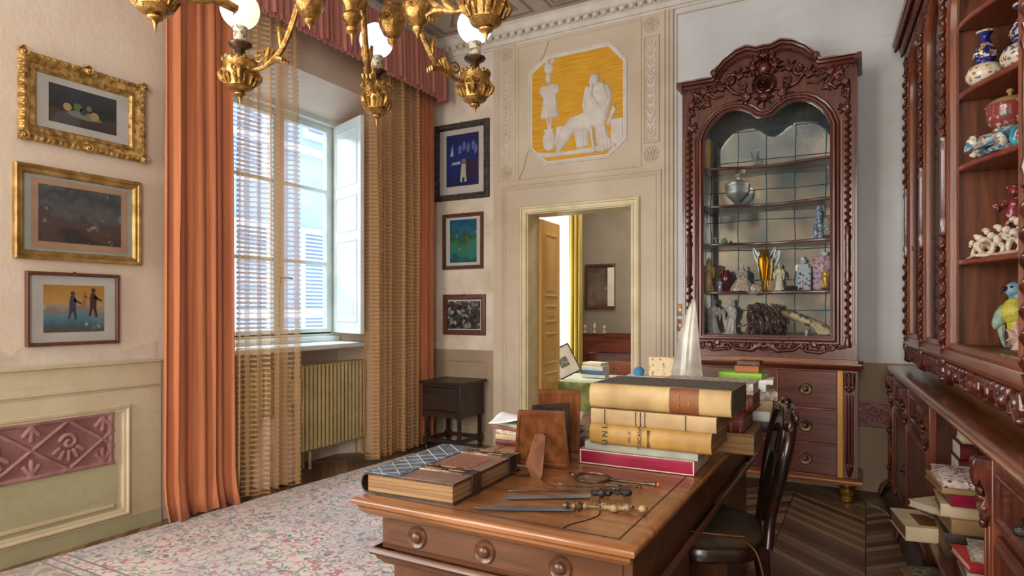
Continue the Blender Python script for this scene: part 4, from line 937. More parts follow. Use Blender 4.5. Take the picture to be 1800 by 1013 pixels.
# ---------------------------------------------------------------- dark side table in the corner
st = thing('side_table', 'dark oak box-topped side table with spiral legs in the corner under the photograph', 'side table', (-3.55, 5.2, 0))
x0, x1, y0, y1 = -3.80, -3.36, 4.98, 5.40
MB().bx(x0-.03, x1+.03, y0-.03, y1+.02, .690, .715).build('table_top', 'dark_x', st, bev=.006)
MB().bx(x0, x1, y0, y1, .38, .69).build('box', 'dark_x', st, bev=.004)
m = MB(); m.ring(rect(x0+.03, x1-.03, .41, .66), [(0, 0), (.006, .008), (.012, .0)], onback(y0), caploop=False)
m.bx(x0, x1, y0-.008, y0, .40, .408); m.build('front_moulding', 'dark_x', st)
m = MB(); m.lathe((x1+.002, 5.12, .545), [(.02, 0), (.018, .006), (.008, .012)], 12, R=Matrix.Rotation(PI/2, 3, 'Y')); m.tube([(x1+.012, 5.12, .545), (x1+.02, 5.12, .53), (x1+.016, 5.12, .51)], .004); m.build('drop_handle', 'darkbronze', st)
for lx in (x0+.03, x1-.03):
    for ly in (y0+.03, y1-.03):
        m = MB(); m.box((lx, ly, .36), (.05, .05, .05)); m.box((lx, ly, .10), (.05, .05, .07))
        pz = [(.012, .135)]; z = .135
        while z < .34: pz += [(.022, z+.006), (.022, z+.016), (.014, z+.022)]; z += .026
        m.lathe((lx, ly, 0), pz, 12); m.lathe((lx, ly, 0), [(.014, 0), (.022, .02), (.014, .045), (.024, .065)], 12)
        m.build('leg', 'dark_z', st)
m = MB(); m.bx(x0+.02, x1-.02, y0+.015, y0+.045, .085, .12); m.bx(x0+.02, x1-.02, y1-.045, y1-.015, .085, .12); m.bx(x0+.015, x0+.045, y0, y1, .085, .12); m.bx(x1-.045, x1-.015, y0, y1, .085, .12); m.build('stretcher', 'dark_x', st)
MB().bx(x0, x1, y0, y1, .35, .385).build('apron', 'dark_x', st)
st.scale = (1, 1, .93); st.location.x += .045
# ---------------------------------------------------------------- writing desk
DZ = .78
desk = thing('writing_desk', 'large walnut pedestal desk with inlaid top and round drawer knobs in the foreground', 'desk', (-.93, 2.5, 0))
X0, X1, Y0, Y1 = -1.374, -.478, 1.462, 3.62
m = MB()
prof = [(0, .052), (-.0, .060), (.0, .070), (.006, .076), (.02, .08)]
# moulded edge: rings from the top surface down
F = lambda u, v, w=0: (u, v, w)
pr = [(.030, .780), (.012, .780), (.004, .776), (0, .768), (.002, .758), (.012, .754), (.016, .748), (.016, .742), (.028, .728), (.036, .722), (.05, .718)]
m.ring(rect(X0, X1, Y0, Y1), pr, F, caploop=False)
m.prism(rect(X0+.0295, X1-.0295, Y0+.0295, Y1-.0295), F, .745, .7797)
m.build('desk_top', 'desktop', desk)
m = MB(); m.ring(rect(X0+.055, X1-.055, Y0+.05, Y1-.05), [(0, .7802), (0, .7808), (.004, .7808), (.004, .7802)], F)
for pts in ([(-.69, 1.512), (-.685, 1.55), (-.655, 1.62), (-.65, 1.68), (-.70, 1.80)], [(-1.0, 1.98), (-.93, 1.90), (-.87, 1.86)]):
    m.tube([(p[0], p[1], .7802) for p in smooth_path([(a, b, 0) for a, b in pts], 5)], .0018, 6)
m.build('inlay_line', 'inlay', desk)
BX0, BX1 = -1.335, -.517
m = MB(); m.bx(BX0, BX1, 1.565, 3.53, .60, .722); m.build('frieze_rail', 'desk_x', desk)
FDk = onback(1.565)
for (a, b_) in ((BX0+.025, BX1-.025),):
    m = MB(); m.prism(rect(a, b_, .615, .712), FDk, 0, .004); dd = m.build('drawer', 'desk_x', desk, bev=.002)
for kx in (-1.196, -.955, -.717):
    m = MB(); R = Matrix.Rotation(PI/2, 3, 'X')
    m.lathe((kx, 1.562, .656), [(.034, 0), (.035, .004), (.031, .008), (.026, .005), (.019, .004), (.018, .008), (.013, .014), (.006, .016), (.002, .017)], 24, R=R); m.build('drawer_knob', 'desk_x', desk)
m = MB(); m.ring(rect(BX0-.03, BX1+.03, 1.53, 3.56), [(.012, .605), (.004, .600), (0, .592), (.004, .584), (.016, .578), (.02, .566), (.03, .560), (.034, .552)], F, caploop=False)
m.build('waist_moulding', 'desk_x', desk)
for (ya, yb, nm) in ((1.565, 2.28, 'near'), (2.98, 3.53, 'far')):
    m = MB(); m.bx(BX0+.03, BX1-.03, ya+.02, yb, .07, .60); m.build('pedestal', 'desk_z', desk)
    m = MB(); m.ring(rect(BX0+.02, BX1-.02, ya+.01, yb+.01), [(0, .0), (0, .06), (.008, .075), (.012, .08)], F, caploop=False); m.bx(BX0+.03, BX1-.03, ya+.02, yb, .0, .07); m.build('plinth', 'desk_x', desk)
m = MB(); m.ring(rect(BX0+.10, BX1-.10, .14, .50), [(0, 0), (.006, .008), (.016, .008), (.022, 0)], onback(1.585), caploop=False); m.build('panel_moulding', 'desk_x', desk)
m = MB(); m.bx(BX0+.03, BX1-.03, 2.28, 2.98, .60, .61); m.bx(BX0+.04, BX0+.06, 2.28, 2.98, .07, .60); m.build('modesty_panel', 'desk_z', desk)

# ---------------------------------------------------------------- books
def book(c, L, Wd, T, rz, cover, pages, label, name='book', spine=.012, group=None, bands=0, bandmat='dkleather', lab=None, tilt=None, sq=.005, labmat='stained'):
    """lying flat; spine along local x at local -y; c = base centre"""
    t = thing(name, label, 'book', c, 0, group)
    R = Matrix.Rotation(rz, 4, 'Z'); 
    if tilt is not None: R = tilt @ R
    T4 = Matrix.Translation(c) @ R; b = .004 if T > .02 else .002
    m = MB(); m.T = T4
    n = 7; pf = [(Wd/2, 0), (-Wd/2+spine*.6, 0)]
    pf += [(-Wd/2+spine*.6-spine*math.sin(PI*i/n)*1.0, T*(1-math.cos(PI*i/n))/2) for i in range(1, n)]
    pf += [(-Wd/2+spine*.6, T), (Wd/2, T), (Wd/2, T-b)]
    pf += [(-Wd/2+spine*.6, T-b)]+[(-Wd/2+spine*.6+b-spine*math.sin(PI*i/n), b+(T-2*b)*(1+math.cos(PI*i/n))/2) for i in range(1, n)]+[(-Wd/2+spine*.6, b), (Wd/2, b)]
    m.prism(pf, lambda u, v, w: (w, u, v), -L/2, L/2); m.build('cover', cover, t, ang=50)
    m = MB(); m.T = T4; m.bx(-L/2+sq, L/2-sq, -Wd/2+spine*.3, Wd/2-sq, b, T-b); m.build('page_block', pages, t, flat=True)
    def band(xa, xb, mat_, nm, e=.0012):
        m = MB(); m.T = T4; rr = [(-Wd/2+spine*.6-(spine+e)*math.sin(PI*i/10)-.0002, T/2-(T/2+.0002)*math.cos(PI*i/10)) for i in range(0, 11)]
        m.add([(xa, u, v) for u, v in rr]+[(xb, u, v) for u, v in rr], [(i, i+1, 12+i, 11+i) for i in range(10)]); m.build(nm, mat_, t, nofix=False)
    for k in range(bands):
        x = -L/2+L*(k+1)/(bands+1); band(x-.004, x+.004, bandmat, 'raised_band', .003)
    if lab: band(lab[0], lab[1], labmat, 'spine_label', .0008)
    return t, T4
SPM = lambda T4, x, y, z, size: T4 @ Matrix.Translation((x, y, z)) @ Matrix.Rotation(PI/2, 4, 'X') @ Matrix.Rotation(PI/2, 4, 'Z')
# main stack, spines towards the near end of the desk
sx = -.71
t, T4 = book((-.722, 2.345, DZ), .42, .29, .056, .02, 'crimson', 'page_white', 'large crimson book, lowest of the big stack on the desk', spine=.004)
m = MB(); m.T = T4; m.ring(rect(-.208, .208, .003, .053), [(0, 0), (0, .0015), (.0035, .0015), (.0035, 0)], lambda u, v, w: (u, -.1455-w, v)); m.build('cover_edging', 'page_white', t)
book((-.700, 2.325, DZ+.056), .41, .27, .030, .0, 'greybook', 'page_white', 'slim grey book directly on top of the crimson one', spine=.003)
t, T4 = book((-.66, 2.315, DZ+.086), .43, .30, .072, 0, 'vellum3', 'page', 'amber vellum volume lettered on its spine, under the flat tan one', spine=.016)
for s_, x, sz in (('U N I.', -.155, .030), ('VOL. XI', -.065, .0125), ('TOSCANA', -.028, .018), ('\u2022 1896 \u2022', .0, .010)):
    if '1896' in s_: continue
    text_mesh(s_, sz, 'spine_lettering', 'ink', t, SPM(T4, x, -.15-.0085, .036, sz))
m = MB(); m.T = T4
for x in (-.001, .004): m.bx(x, x+.0015, -.15-.0075, -.150-.003, .006, .066)
m.build('spine_rule', 'ink', t)
t, T4 = book((-.655, 2.33, DZ+.158), .445, .30, .052, 0, 'vellum2', 'page', 'tan square-spined volume under the thick top volume', spine=.003)
m = MB(); m.T = T4
for x in (-.17, -.055, -.038, -.022, .12): m.bx(x, x+.002, -.1535, -.149, .001, .051)
m.build('spine_rule', 'ink', t)
t, T4 = book((-.635, 2.335, DZ+.212), .50, .29, .088, -.01, 'vellum', 'boards', 'thick yellow vellum volume with brown label, topmost of the big stack', spine=.018, lab=(.045, .145))
m = MB(); m.T = T4; m.bx(-.245, .247, -.125, .145, .0875, .0895); m.bx(-.245, .247, -.125, .145, -.0005, .001); m.bx(.2475, .2500, -.128, .142, .001, .0875); m.build('cover_board', 'boards', t)
m = MB(); m.T = T4
for x, n_, z0 in ((.112, 4, .030), (.078, 8, .022)):
    for k in range(n_): m.bx(x-.003, x+.003, -.145-.0090, -.145-.0080, z0+k*.0062, z0+k*.0062+.0035)
m.build('label_gilding', 'brass', t)
# second stack behind it
book((-.60, 2.80, DZ), .43, .34, .080, .03, 'page', 'page', 'huge worn tan volume at the base of the stack overhanging the desk edge', spine=.003)
t, T4 = book((-.62, 2.78, DZ+.08), .40, .27, .072, .0, 'redleather', 'page', 'dark red gilt-tooled book resting on the huge worn tan volume', spine=.014, bands=0)
m = MB(); m.T = T4
for x in (.072, .076, .150, .154, .188): m.bx(x, x+.0016, -.135-.0075, -.13, .004, .068)
q = [(.113+.02*math.cos(a), .036+.02*math.sin(a)) for a in (0, PI/2, PI, 3*PI/2)]
m.ring(q, [(0, 0), (0, .002), (.004, .002), (.004, 0)], lambda u, v, w: (u, -.1405-w, v)); m.build('gilt_tooling', 'brass', t)
t, T4 = book((-.60, 2.86, DZ+.152), .40, .24, .066, .0, 'redleather', 'page', 'dark red book with gold bands under the grey marbled one, second stack', spine=.012, bands=0)
m = MB(); m.T = T4
for x in (.150, .162, .178): m.bx(x, x+.002, -.12-.0065, -.115, .003, .063)
m.build('gilt_tooling', 'brass', t)
book((-.60, 2.88, DZ+.218), .39, .22, .045, .02, 'marble_grey', 'page_white', 'grey marbled book topmost of the second stack', spine=.004)
# third pile at the far end
def pile(items, cx, cy, z, nm, mat_pages='page_white'):
    for (L, Wd, T, rz, dx, dy, cov, lab) in items:
        book((cx+dx, cy+dy, z), L, Wd, T, rz, cov, mat_pages, lab, spine=.004); z += T
    return z
D['limecover'] = P('lime_cover', '#7fae2a', rough=.4)
D['bluecover'] = P('blue_cover', '#4a6a94', rough=.5)
z = pile([(.24, .17, .05, .1, 0, 0, 'dkleather', 'black book at the bottom of the far pile on the desk'), (.23, .17, .045, -.1, .01, 0, 'paper', 'white book low in the far pile on the desk'),
          (.24, .18, .05, .05, 0, .01, 'vellum2', 'cream book in the middle of the far pile'), (.20, .16, .04, .2, .03, 0, 'marble_grey', 'grey speckled book in the middle of the far pile'),
          (.22, .16, .035, -.05, -.01, 0, 'paper', 'white paperback above the grey speckled book'), (.24, .17, .022, .08, 0, 0, 'paper', 'thin white magazine high in the far pile'),
          (.20, .15, .030, -.1, -.015, 0, 'limecover', 'lime green covered book near the top of the far pile')], -.50, 3.25, DZ, '')
t = thing('wooden_box', 'small brown wooden box on top of the far pile of books', 'box', (-.485, 3.22, z))
MB().bx(-.545, -.435, 3.17, 3.27, z, z+.034).build('box_body', 'golden_x', t, bev=.003); MB().bx(-.535, -.43, 3.172, 3.268, z+.034, z+.056).build('box_lid', 'brownbox', t, bev=.004)
t = thing('wooden_box', 'flat tan wooden box leaning low in front of the far pile', 'box', (-.56, 3.09, DZ)); z3 = DZ+.20
book((-.55, 3.085, DZ), .16, .12, .10, 0, 'dkleather', 'page_white', 'thick black book in front of the far pile', spine=.004); book((-.55, 3.085, DZ+.10), .17, .12, .10, 0, 'paper', 'page_white', 'thick white book in front of the far pile', spine=.004)
t.location = (-.56, 3.085, z3); MB().bx(-.63, -.50, 3.03, 3.14, z3, z3+.018).build('box_body', 'yellowoak_x', t, bev=.002); MB().bx(-.632, -.498, 3.028, 3.142, z3+.018, z3+.036).build('box_lid', 'brownframe', t, bev=.002)
t['label'] = 'flat tan wooden box on the white book in front of the far pile'
# papers at the far left of the desk with a small picture on them
zz = DZ
for k in range(5):
    T = (.06, .05, .045, .035, .03)[k]
    book((-.98+.01*(k % 2), 3.24+.01*k, zz), .27, .21, T, .12*(-1)**k, ('paper', 'greybook', 'paper', 'bluecover', 'paper')[k], 'page_white',
         ('white folder at the bottom of the pile left of the glass sail', 'grey folder second from the bottom, left of the glass sail', 'white folder third from the bottom, left of the glass sail', 'blue folder fourth from the bottom, left of the glass sail', 'white folder topmost of the pile left of the glass sail')[k], name='folder', spine=.002)
    zz += T
D['p_map'] = floral('pale_sketch', '#cdb894', ['#cdb894', '#b0604a', '#8a9a7a', '#d6c6a4', '#cdb894', '#a08a60'], 50, rough=.7, size=.4)
t = thing('small_box_picture', 'small boxed picture with a pale coloured sketch standing on the white folders', 'picture', (-.95, 3.30, zz))
MB().bx(-1.0, -.86, 3.29, 3.315, zz, zz+.105).build('box_frame', 'vellum2', t, bev=.002); MB().bx(-.996, -.864, 3.287, 3.290, zz+.004, zz+.101).build('picture_face', 'p_map', t, flat=True)
m = MB(); m.lathe((-1.055, 3.30, zz), [(.022, 0), (.028, .012), (.028, .03), (.018, .042), (.012, .046)], 16); tag(m.build('inkwell', P('blue_glaze', '#3f7fa8', rough=.2)), 'small blue glazed pot left of the boxed picture', 'pot')
# sail
def sail(u, v, side):
    zt = 1.40; zb = DZ+.03; z = zb+(zt-zb)*v
    wl = -.112*(1-v)**.55; wr = .088*(1-v)**.9
    x = wl+(wr-wl)*u; bow = .045*math.sin(PI*u)*(1-v)+.03*math.sin(PI*v*.8)
    return (-.69+x+.035*v, 2.93-bow+side*.004, z)
sl = thing('sail_sculpture', 'tall translucent sail-shaped alabaster sculpture standing behind the big book stack', 'sculpture', (-.741, 3.06, DZ))
# stands on the desk to the left of the second stack
m = MB(); g = lambda sd: (lambda u, v: (sail(u, v, sd)[0]-.051, sail(u, v, sd)[1]+.15, sail(u, v, sd)[2]))
nu, nv = 16, 30
for sd in (0, 1): m.grid(g(sd), nu, nv)
m.build('sail', 'alabaster', sl, ang=60)
edge = [g(0)(0, k/30) for k in range(31)]; m = MB(); m.tube(edge, [.006*(1-.6*k/30) for k in range(31)], 8); e2 = [g(0)(1, k/30) for k in range(31)]; m.tube(e2, [.005*(1-.6*k/30) for k in range(31)], 8); m.build('sail_rim', 'alabaster', sl)
m = MB(); m.lathe((-.741, 3.06, DZ), [(.078, 0), (.078, .015), (.07, .03), (.03, .034)], 28); m.build('sculpture_base', 'ebony', sl)
# left far: papers and pamphlets behind the easel frames
zz = DZ
for k, (cov, T, lab) in enumerate((('redleather', .020, 'dark red booklet under the pamphlets behind the easel frames'), ('vellum2', .022, 'tan booklet second from the bottom behind the easel frames'), ('marble_grey', .018, 'grey booklet in the pile behind the easel frames'),
        ('stained', .016, 'reddish brown booklet in the pile behind the easel frames'), ('greybook', .014, 'pale grey booklet near the top behind the easel frames'))):
    book((-1.22+.01*(k % 3), 2.46-.01*k, zz), .34, .21, T, .15-.12*k, cov, 'page_white', lab, spine=.002); zz += T
def sheet(u, v): return (-1.22+(u-.5)*.38*math.cos(.2)-(v-.5)*.2*math.sin(.2), 2.43+(u-.5)*.36*math.sin(.2)+(v-.5)*.2*math.cos(.2), zz+.004+.02*abs(math.sin(3*u+2*v))**2*(1+u))
m = MB(); m.grid(sheet, 16, 10); o = m.build('loose_papers', 'paper', ang=180); s_ = o.modifiers.new('t', 'SOLIDIFY'); s_.thickness = .002
tag(o, 'rumpled loose white sheets on top of the booklets behind the easel frames', 'papers')
# small wooden easel photo frames seen from behind
def easel(bl, br, tl, tr, label, mat_, foot, thick=.008, hmat='dkleather'):
    a, b, c_, d_ = map(Vector, (bl, br, tr, tl)); t = thing('standing_photograph', label, 'photo frame', tuple((a+b)/2), 0, 'easel photo frames on the desk')
    n = (b-a).cross(d_-a).normalized()
    if n.y > 0: n = -n            # towards the camera: the back of the frame
    F = lambda u, v, w=0: tuple(a*(1-u)*(1-v)+b*u*(1-v)+d_*(1-u)*v+c_*u*v+n*w)
    m = MB(); m.prism(rect(0, 1, 0, 1), F, -thick, 0); m.build('frame_back', mat_, t, bev=.002)
    m = MB(); m.ring(rect(0, 1, 0, 1), [(0, -.012), (0, .003), (.055, .003), (.06, 0)], F, caploop=False); m.build('frame_rim', mat_, t)
    top = Vector(F(.5, .62, .004)); base = Vector(foot); sd = (b-a).normalized()
    m = MB(); 
    q = [top-sd*.020, top+sd*.020, base+sd*.030+Vector((0, 0, .010)), base+sd*.028, base-sd*.006, base-sd*.028+Vector((0, 0, .045))]
    q2 = [p+n*.004 for p in q]; m.add([tuple(p) for p in q+q2], [tuple(range(6))[::-1], tuple(range(6, 12))]+[(i, (i+1) % 6, 6+(i+1) % 6, 6+i) for i in range(6)])
    m.build('easel_strut', mat_, t, flat=True)
    m = MB(); m.box(tuple(top), (.03, .008, .006)); m.build('hinge', hmat, t)
    return t
D['framewood'] = wood('photo_frame_wood', '#5a3018', '#84502c', 'z', rough=.4, coat=.15)
easel((-1.13, 2.055, DZ+.004), (-.925, 2.09, DZ+.004), (-1.06, 1.955, .995), (-.895, 1.98, .998), 'nearer brown wooden easel frame seen from behind, beside the album', 'framewood', (-.985, 1.93, DZ+.001))
easel((-1.17, 2.30, DZ+.004), (-1.0, 2.36, DZ+.004), (-1.125, 2.24, 1.035), (-.965, 2.29, 1.035), 'farther brown wooden easel frame leaning behind the nearer one', 'framewood', (-1.05, 2.20, DZ+.001))
easel((-1.13, 2.17, DZ+.004), (-.97, 2.20, DZ+.004), (-1.09, 2.12, .99), (-.95, 2.145, 1.005), 'dark low easel frame between the two brown easel frames', 'dkleather', (-1.03, 2.115, DZ+.001))
m = MB(); m.tube(smooth_path([(-1.0, 2.62, DZ+.02), (-.98, 2.60, DZ+.07), (-.93, 2.62, DZ+.09), (-.90, 2.65, DZ+.05), (-.93, 2.66, DZ+.02)], 6, True), .012, 8)
m.lathe((-.955, 2.63, DZ), [(.045, 0), (.05, .02), (.03, .05), (.035, .09), (.03, .13), (.012, .15), (.018, .17), (.004, .19)], 18, mod=lambda a, z: 1+.08*math.cos(6*a)); tag(m.build('pewter_ornament', 'silver'), 'small lidded pewter ornament behind the easel frames, left of the book stack', 'ornament')

# ---------------------------------------------------------------- album
al = thing('photo_album', 'large strapped leather album with quilted blue-grey cover band on the desk corner', 'album', (-1.22, 1.76, DZ))
a4 = Matrix.Translation((-1.215, 1.755, DZ)) @ Matrix.Rotation(math.radians(3), 4, 'Z')
def am(): m = MB(); m.T = a4; return m
hw, hl, TT = .158, .228, .062
m = am(); pf = [(hw, 0), (-hw, 0)]+[(-hw-.022*math.sin(PI*i/8), TT*(1-math.cos(PI*i/8))/2) for i in range(1, 8)]+[(-hw, TT), (hw, TT), (hw, TT-.005), (-hw, TT-.005)]+[(-hw+.004-.022*math.sin(PI*i/8), .005+(TT-.01)*(1+math.cos(PI*i/8))/2) for i in range(1, 8)]+[(-hw, .005), (hw, .005)]
m.prism(pf, lambda u, v, w: (u, w, v), -hl, hl); m.build('cover', 'dkleather', al, ang=50)
am().bx(-hw, hw-.008, -hl+.008, hl-.008, .005, TT-.005).build('page_block', 'page', al, flat=True)
am().bx(-hw+.12, hw, -hl, hl, TT, TT+.0015).build('cover_board', 'album_side', al, flat=True)
qb = am().bx(-hw-.008, -hw+.125, -hl, hl, TT, TT+.004).build('quilted_band', 'albumquilt', al, bev=.002)
m = am()
for k in range(-3, 9):
    for s in (-1, 1):
        pts = []
        for i in range(30):
            y = -hl+2*hl*i/29; x = -hw-.008+((s*(y+hl)+k*.07)) 
            if -hw-.006 < x < -hw+.123: pts.append((x, y, TT+.0042))
        if len(pts) > 2: m.tube(pts, .0016, 6)
m.build('quilt_stitching', 'quilt_line', qb)
for yy in (-hl*.42, hl*.70):
    m = am(); m.bx(-.03, hw+.002, yy-.028, yy+.028, TT+.001, TT+.0045); m.bx(hw, hw+.004, yy-.028, yy+.028, .0, TT+.0045); m.build('clasp_strap', 'dkleather', al, bev=.001)
    m = am(); m.height(lambda u, v, w: (u, v, TT+.0045+w), -.035, hw-.02, yy-.034, yy+.034, 60, 30, strokes_h([([(-.02, yy), (.12, yy)], .010, .004), (spiral(.0, yy+.012, .003, .014, 0, 1.2), .004, .004), (spiral(.05, yy-.012, .003, .014, 90, 1.2), .004, .004), (spiral(.09, yy+.012, .003, .014, 180, 1.2), .004, .004), ([(-.03, yy-.025), (.13, yy-.027)], .003, .003), ([(-.03, yy+.025), (.13, yy+.027)], .003, .003)]), eps=.0004)
    m.build('metal_clasp', 'darkbronze', al)
D['spotted'] = P('rust_patch', '#7a4a34', '#8f6250', rough=.5, scale=40)
am().bx(-.01, .11, -.05, .10, TT+.0012, TT+.0022).build('worn_label', 'spotted', al, flat=True)
m = am(); m.tube([(hw, hl*.70, .01), (hw+.03, hl*.68, .004), (hw+.055, hl*.78, .004)], .004, 6); m.build('strap_end', 'dkleather', al)

# ---------------------------------------------------------------- letter openers and magnifying glass
def blade_tool(name, label, tip, mid, end, wb, wh, bmat, hmat, tipshape='point', z=DZ+.004, guard=None, knob=True, seed=1, curve=0, cat='letter opener', zt=None):
    t = thing(name, label, cat, ((tip[0]+end[0])/2, (tip[1]+end[1])/2, DZ), 0, 'letter openers on the desk')
    a, b, c = Vector((*tip, 0)), Vector((*mid, 0)), Vector((*end, 0)); dr = (b-a).normalized(); nn = Vector((-dr.y, dr.x, 0))
    zt = z if zt is None else zt
    m = MB(); n = 18; rings = []
    for i in range(n):
        u = i/(n-1); p = a.lerp(b, u)+nn*curve*math.sin(PI*u); wd = wb*(min(1, (u*3.0))**.8 if tipshape == 'point' else min(1, math.sqrt(max(0, 1-(1-min(1, u*8))**2)))) + .0004; zc = z+(zt-z)*(1-u)
        rings.append([tuple(p+nn*wd+Vector((0, 0, zc))), tuple(p+Vector((0, 0, zc+.0022))), tuple(p-nn*wd+Vector((0, 0, zc))), tuple(p+Vector((0, 0, zc-.0022)))])
    m.loft(rings); m.build('blade', bmat, t, ang=60)
    r_ = random.Random(seed); dh = (c-b).normalized(); Lh = (c-b).length; m = MB(); k = 26; pts = []; rad = []
    for i in range(k):
        u = i/(k-1); pts.append(tuple(b+dh*Lh*u+Vector((0, 0, z+wh*.6)))); rad.append(wh*(.62+.25*math.sin(u*9+seed)+.16*math.sin(u*31+seed))*(1 if u < .93 else .6))
    m.tube(pts, rad, 10); 
    for i in range(18):
        u = r_.random(); an = r_.uniform(0, PI); p = b+dh*Lh*u; m.ball(tuple(p+Vector((0, 0, z+wh*.6+wh*.6*math.sin(an)))+nn*wh*.6*math.cos(an)), wh*.28, 6, 5)
    if knob: m.ball(tuple(c+Vector((0, 0, z+wh*.6))), (wh*1.0, wh*1.0, wh*.8), 12, 8)
    m.build('handle', hmat, t)
    if guard:
        m = MB(); Rz = Matrix.Rotation(math.atan2(dh.y, dh.x), 3, 'Z') @ Matrix.Rotation(PI/2, 3, 'Y')
        m.lathe(tuple(b+Vector((0, 0, z+wh*.6))), [(wh*.5, -.03), (wh*.8, -.02), (wh*.5, -.01), (wh*1.1, -.004), (wh*1.1, .004), (wh*.5, .008), (wh*1.0, .014), (wh*.9, .02), (wh*.5, .03)], 14, R=Rz); m.build('guard', guard, t)
    return t
D['knifehorn'] = P('stained_horn', '#4a3826', '#a88a62', rough=.35, scale=50, bump=.3, bscale=80)
blade_tool('letter_opener', 'nearest and longest letter opener with carved horn animal-head handle', (-.976, 1.537), (-.725, 1.668), (-.545, 1.738), .021, .014, 'steel', 'knifehorn', guard='darkbronze', seed=2, z=DZ+.005)
blade_tool('letter_opener', 'round-tipped bluish steel paper knife with dark carved handle, second from the front', (-.952, 1.665), (-.73, 1.808), (-.632, 1.868), .019, .014, 'steel', 'ebony', tipshape='round', seed=5, z=DZ+.005)
blade_tool('letter_opener', 'thin dark stiletto letter opener lying behind the bluish one', (-.975, 1.735), (-.73, 1.885), (-.665, 1.925), .004, .006, 'silver', 'silver', seed=8, z=DZ+.004, knob=False)
blade_tool('letter_opener', 'curved knife with ivory and bronze handle in front of the magnifying glass', (-.872, 1.885), (-.762, 1.918), (-.625, 1.966), .006, .007, 'silver', 'darkbronze', guard=None, seed=4, z=DZ+.004, curve=-.012)
mg = thing('magnifying_glass', 'round brass-rimmed magnifying glass lying before the crimson book', 'magnifying glass', (-.79, 1.985, DZ))
m = MB(); m.tube([(-.795+.058*math.cos(a*PI/20), 1.985+.058*math.sin(a*PI/20), DZ+.012) for a in range(40)], .0055, 8, closed=True); m.ball((-.862, 1.98, DZ+.013), .009); m.tube([(-.87, 1.98, DZ+.012), (-.885, 1.99, DZ+.014), (-.88, 2.005, DZ+.012)], .004); m.build('rim', 'darkbronze', mg)
m = MB(); m.lathe((-.795, 1.985, DZ+.012), [(.0, -.003), (.04, -.002), (.056, 0), (.04, .003), (0, .005)], 28, caps=False); m.build('lens', 'clear', mg)
m = MB(); p = [(-.737, 1.99, DZ+.012), (-.72, 1.992, DZ+.011), (-.70, 1.993, DZ+.012), (-.65, 1.998, DZ+.010), (-.60, 2.002, DZ+.012), (-.585, 2.003, DZ+.012)]; m.tube(p, [.009, .004, .007, .004, .007, .010], 10); m.build('handle', 'darkbronze', mg)
m = MB(); m.ball((-.577, 2.004, DZ+.012), .008); m.build('coral_tip', P('coral', '#b0552c', rough=.3), mg)
# ---------------------------------------------------------------- carved cabinet on the back wall
CXC, FY = -.665, 5.12
bc = thing('display_cabinet', 'tall carved mahogany display cabinet with arched crest and mirrored back against the far wall', 'cabinet', (CXC, 5.2, 0))
FC = onback(FY)
hwid = .615
top_t = [(-.615, 3.13), (-.50, 3.13), (-.37, 3.13), (-.345, 3.17), (-.33, 3.20), (-.28, 3.255), (-.20, 3.305), (-.12, 3.325), (-.05, 3.30), (0, 3.305), (.05, 3.30), (.12, 3.325), (.20, 3.305), (.28, 3.255), (.33, 3.20), (.345, 3.17), (.37, 3.13), (.50, 3.13), (.615, 3.13)]
inn_t = [(-.45, 2.68), (-.425, 2.75), (-.385, 2.81), (-.33, 2.86), (-.28, 2.885), (-.22, 2.895), (-.16, 2.888), (-.10, 2.855), (-.055, 2.815), (0, 2.80), (.055, 2.815), (.10, 2.855), (.16, 2.888), (.22, 2.895), (.28, 2.885), (.33, 2.86), (.385, 2.81), (.425, 2.75), (.45, 2.68)]
outer = [(CXC+x, z) for x, z in [(-.615, 1.0), (-.615, 2.0), (-.615, 2.72)]+top_t+[(.615, 2.72), (.615, 2.0), (.615, 1.0)]]
inner = [(CXC+x, z) for x, z in [(-.45, 1.155), (-.45, 2.0), (-.45, 2.66)]+inn_t+[(.45, 2.66), (.45, 2.0), (.45, 1.155)]]
m = MB(); m.bridge(outer, inner, FC, -.035, 0, closed=True); m.build('front_frame', 'mahog_z', bc, flat=False, ang=20)
m = MB(); m.ring(inner, [(-.060, 0), (-.058, .012), (-.050, .018), (-.040, .014), (-.032, .018), (-.024, .030), (-.012, .030), (-.006, .016), (.006, .010), (.008, -.02)], FC, caploop=False); m.build('arch_moulding', 'mahog_z', bc)
m = MB(); tp = [(CXC+x, z) for x, z in top_t]
m.ring(tp, [(.035, 0), (.030, .018), (.012, .03), (.006, .05), (-.006, .056), (-.012, .075), (-.022, .078), (-.024, .0)], FC, closed=False); 
for sx_ in (-1, 1): m.bx(CXC+sx_*.60, CXC+sx_*.645, FY-.07, 5.43, 3.105, 3.150)
m.build('cornice', 'mahog_x', bc)
m = MB(); pth = smooth_path([(x, z-.045, 0) for x, z in tp], 7); acc = 0; last = None
for p in pth:
    if last is None or math.hypot(p[0]-last[0], p[1]-last[1]) > .020: m.ball((p[0], FY-.022, p[1]), (.009, .010, .009), 7, 5); last = p
m.build('beading', 'carved', bc)
for sx_ in (-1, 1):   # volutes where the arch springs
    m = MB(); x = CXC+sx_*.355; m.ball((x, FY-.045, 3.175), (.030, .035, .034), 14, 10); m.tube([(a, FY-.075, b) for a, b in spiral(x, 3.175, .006, .030, 90, 1.3, 18, sx_)], .007); m.build('volute', 'carved', bc)
S = []; B = []
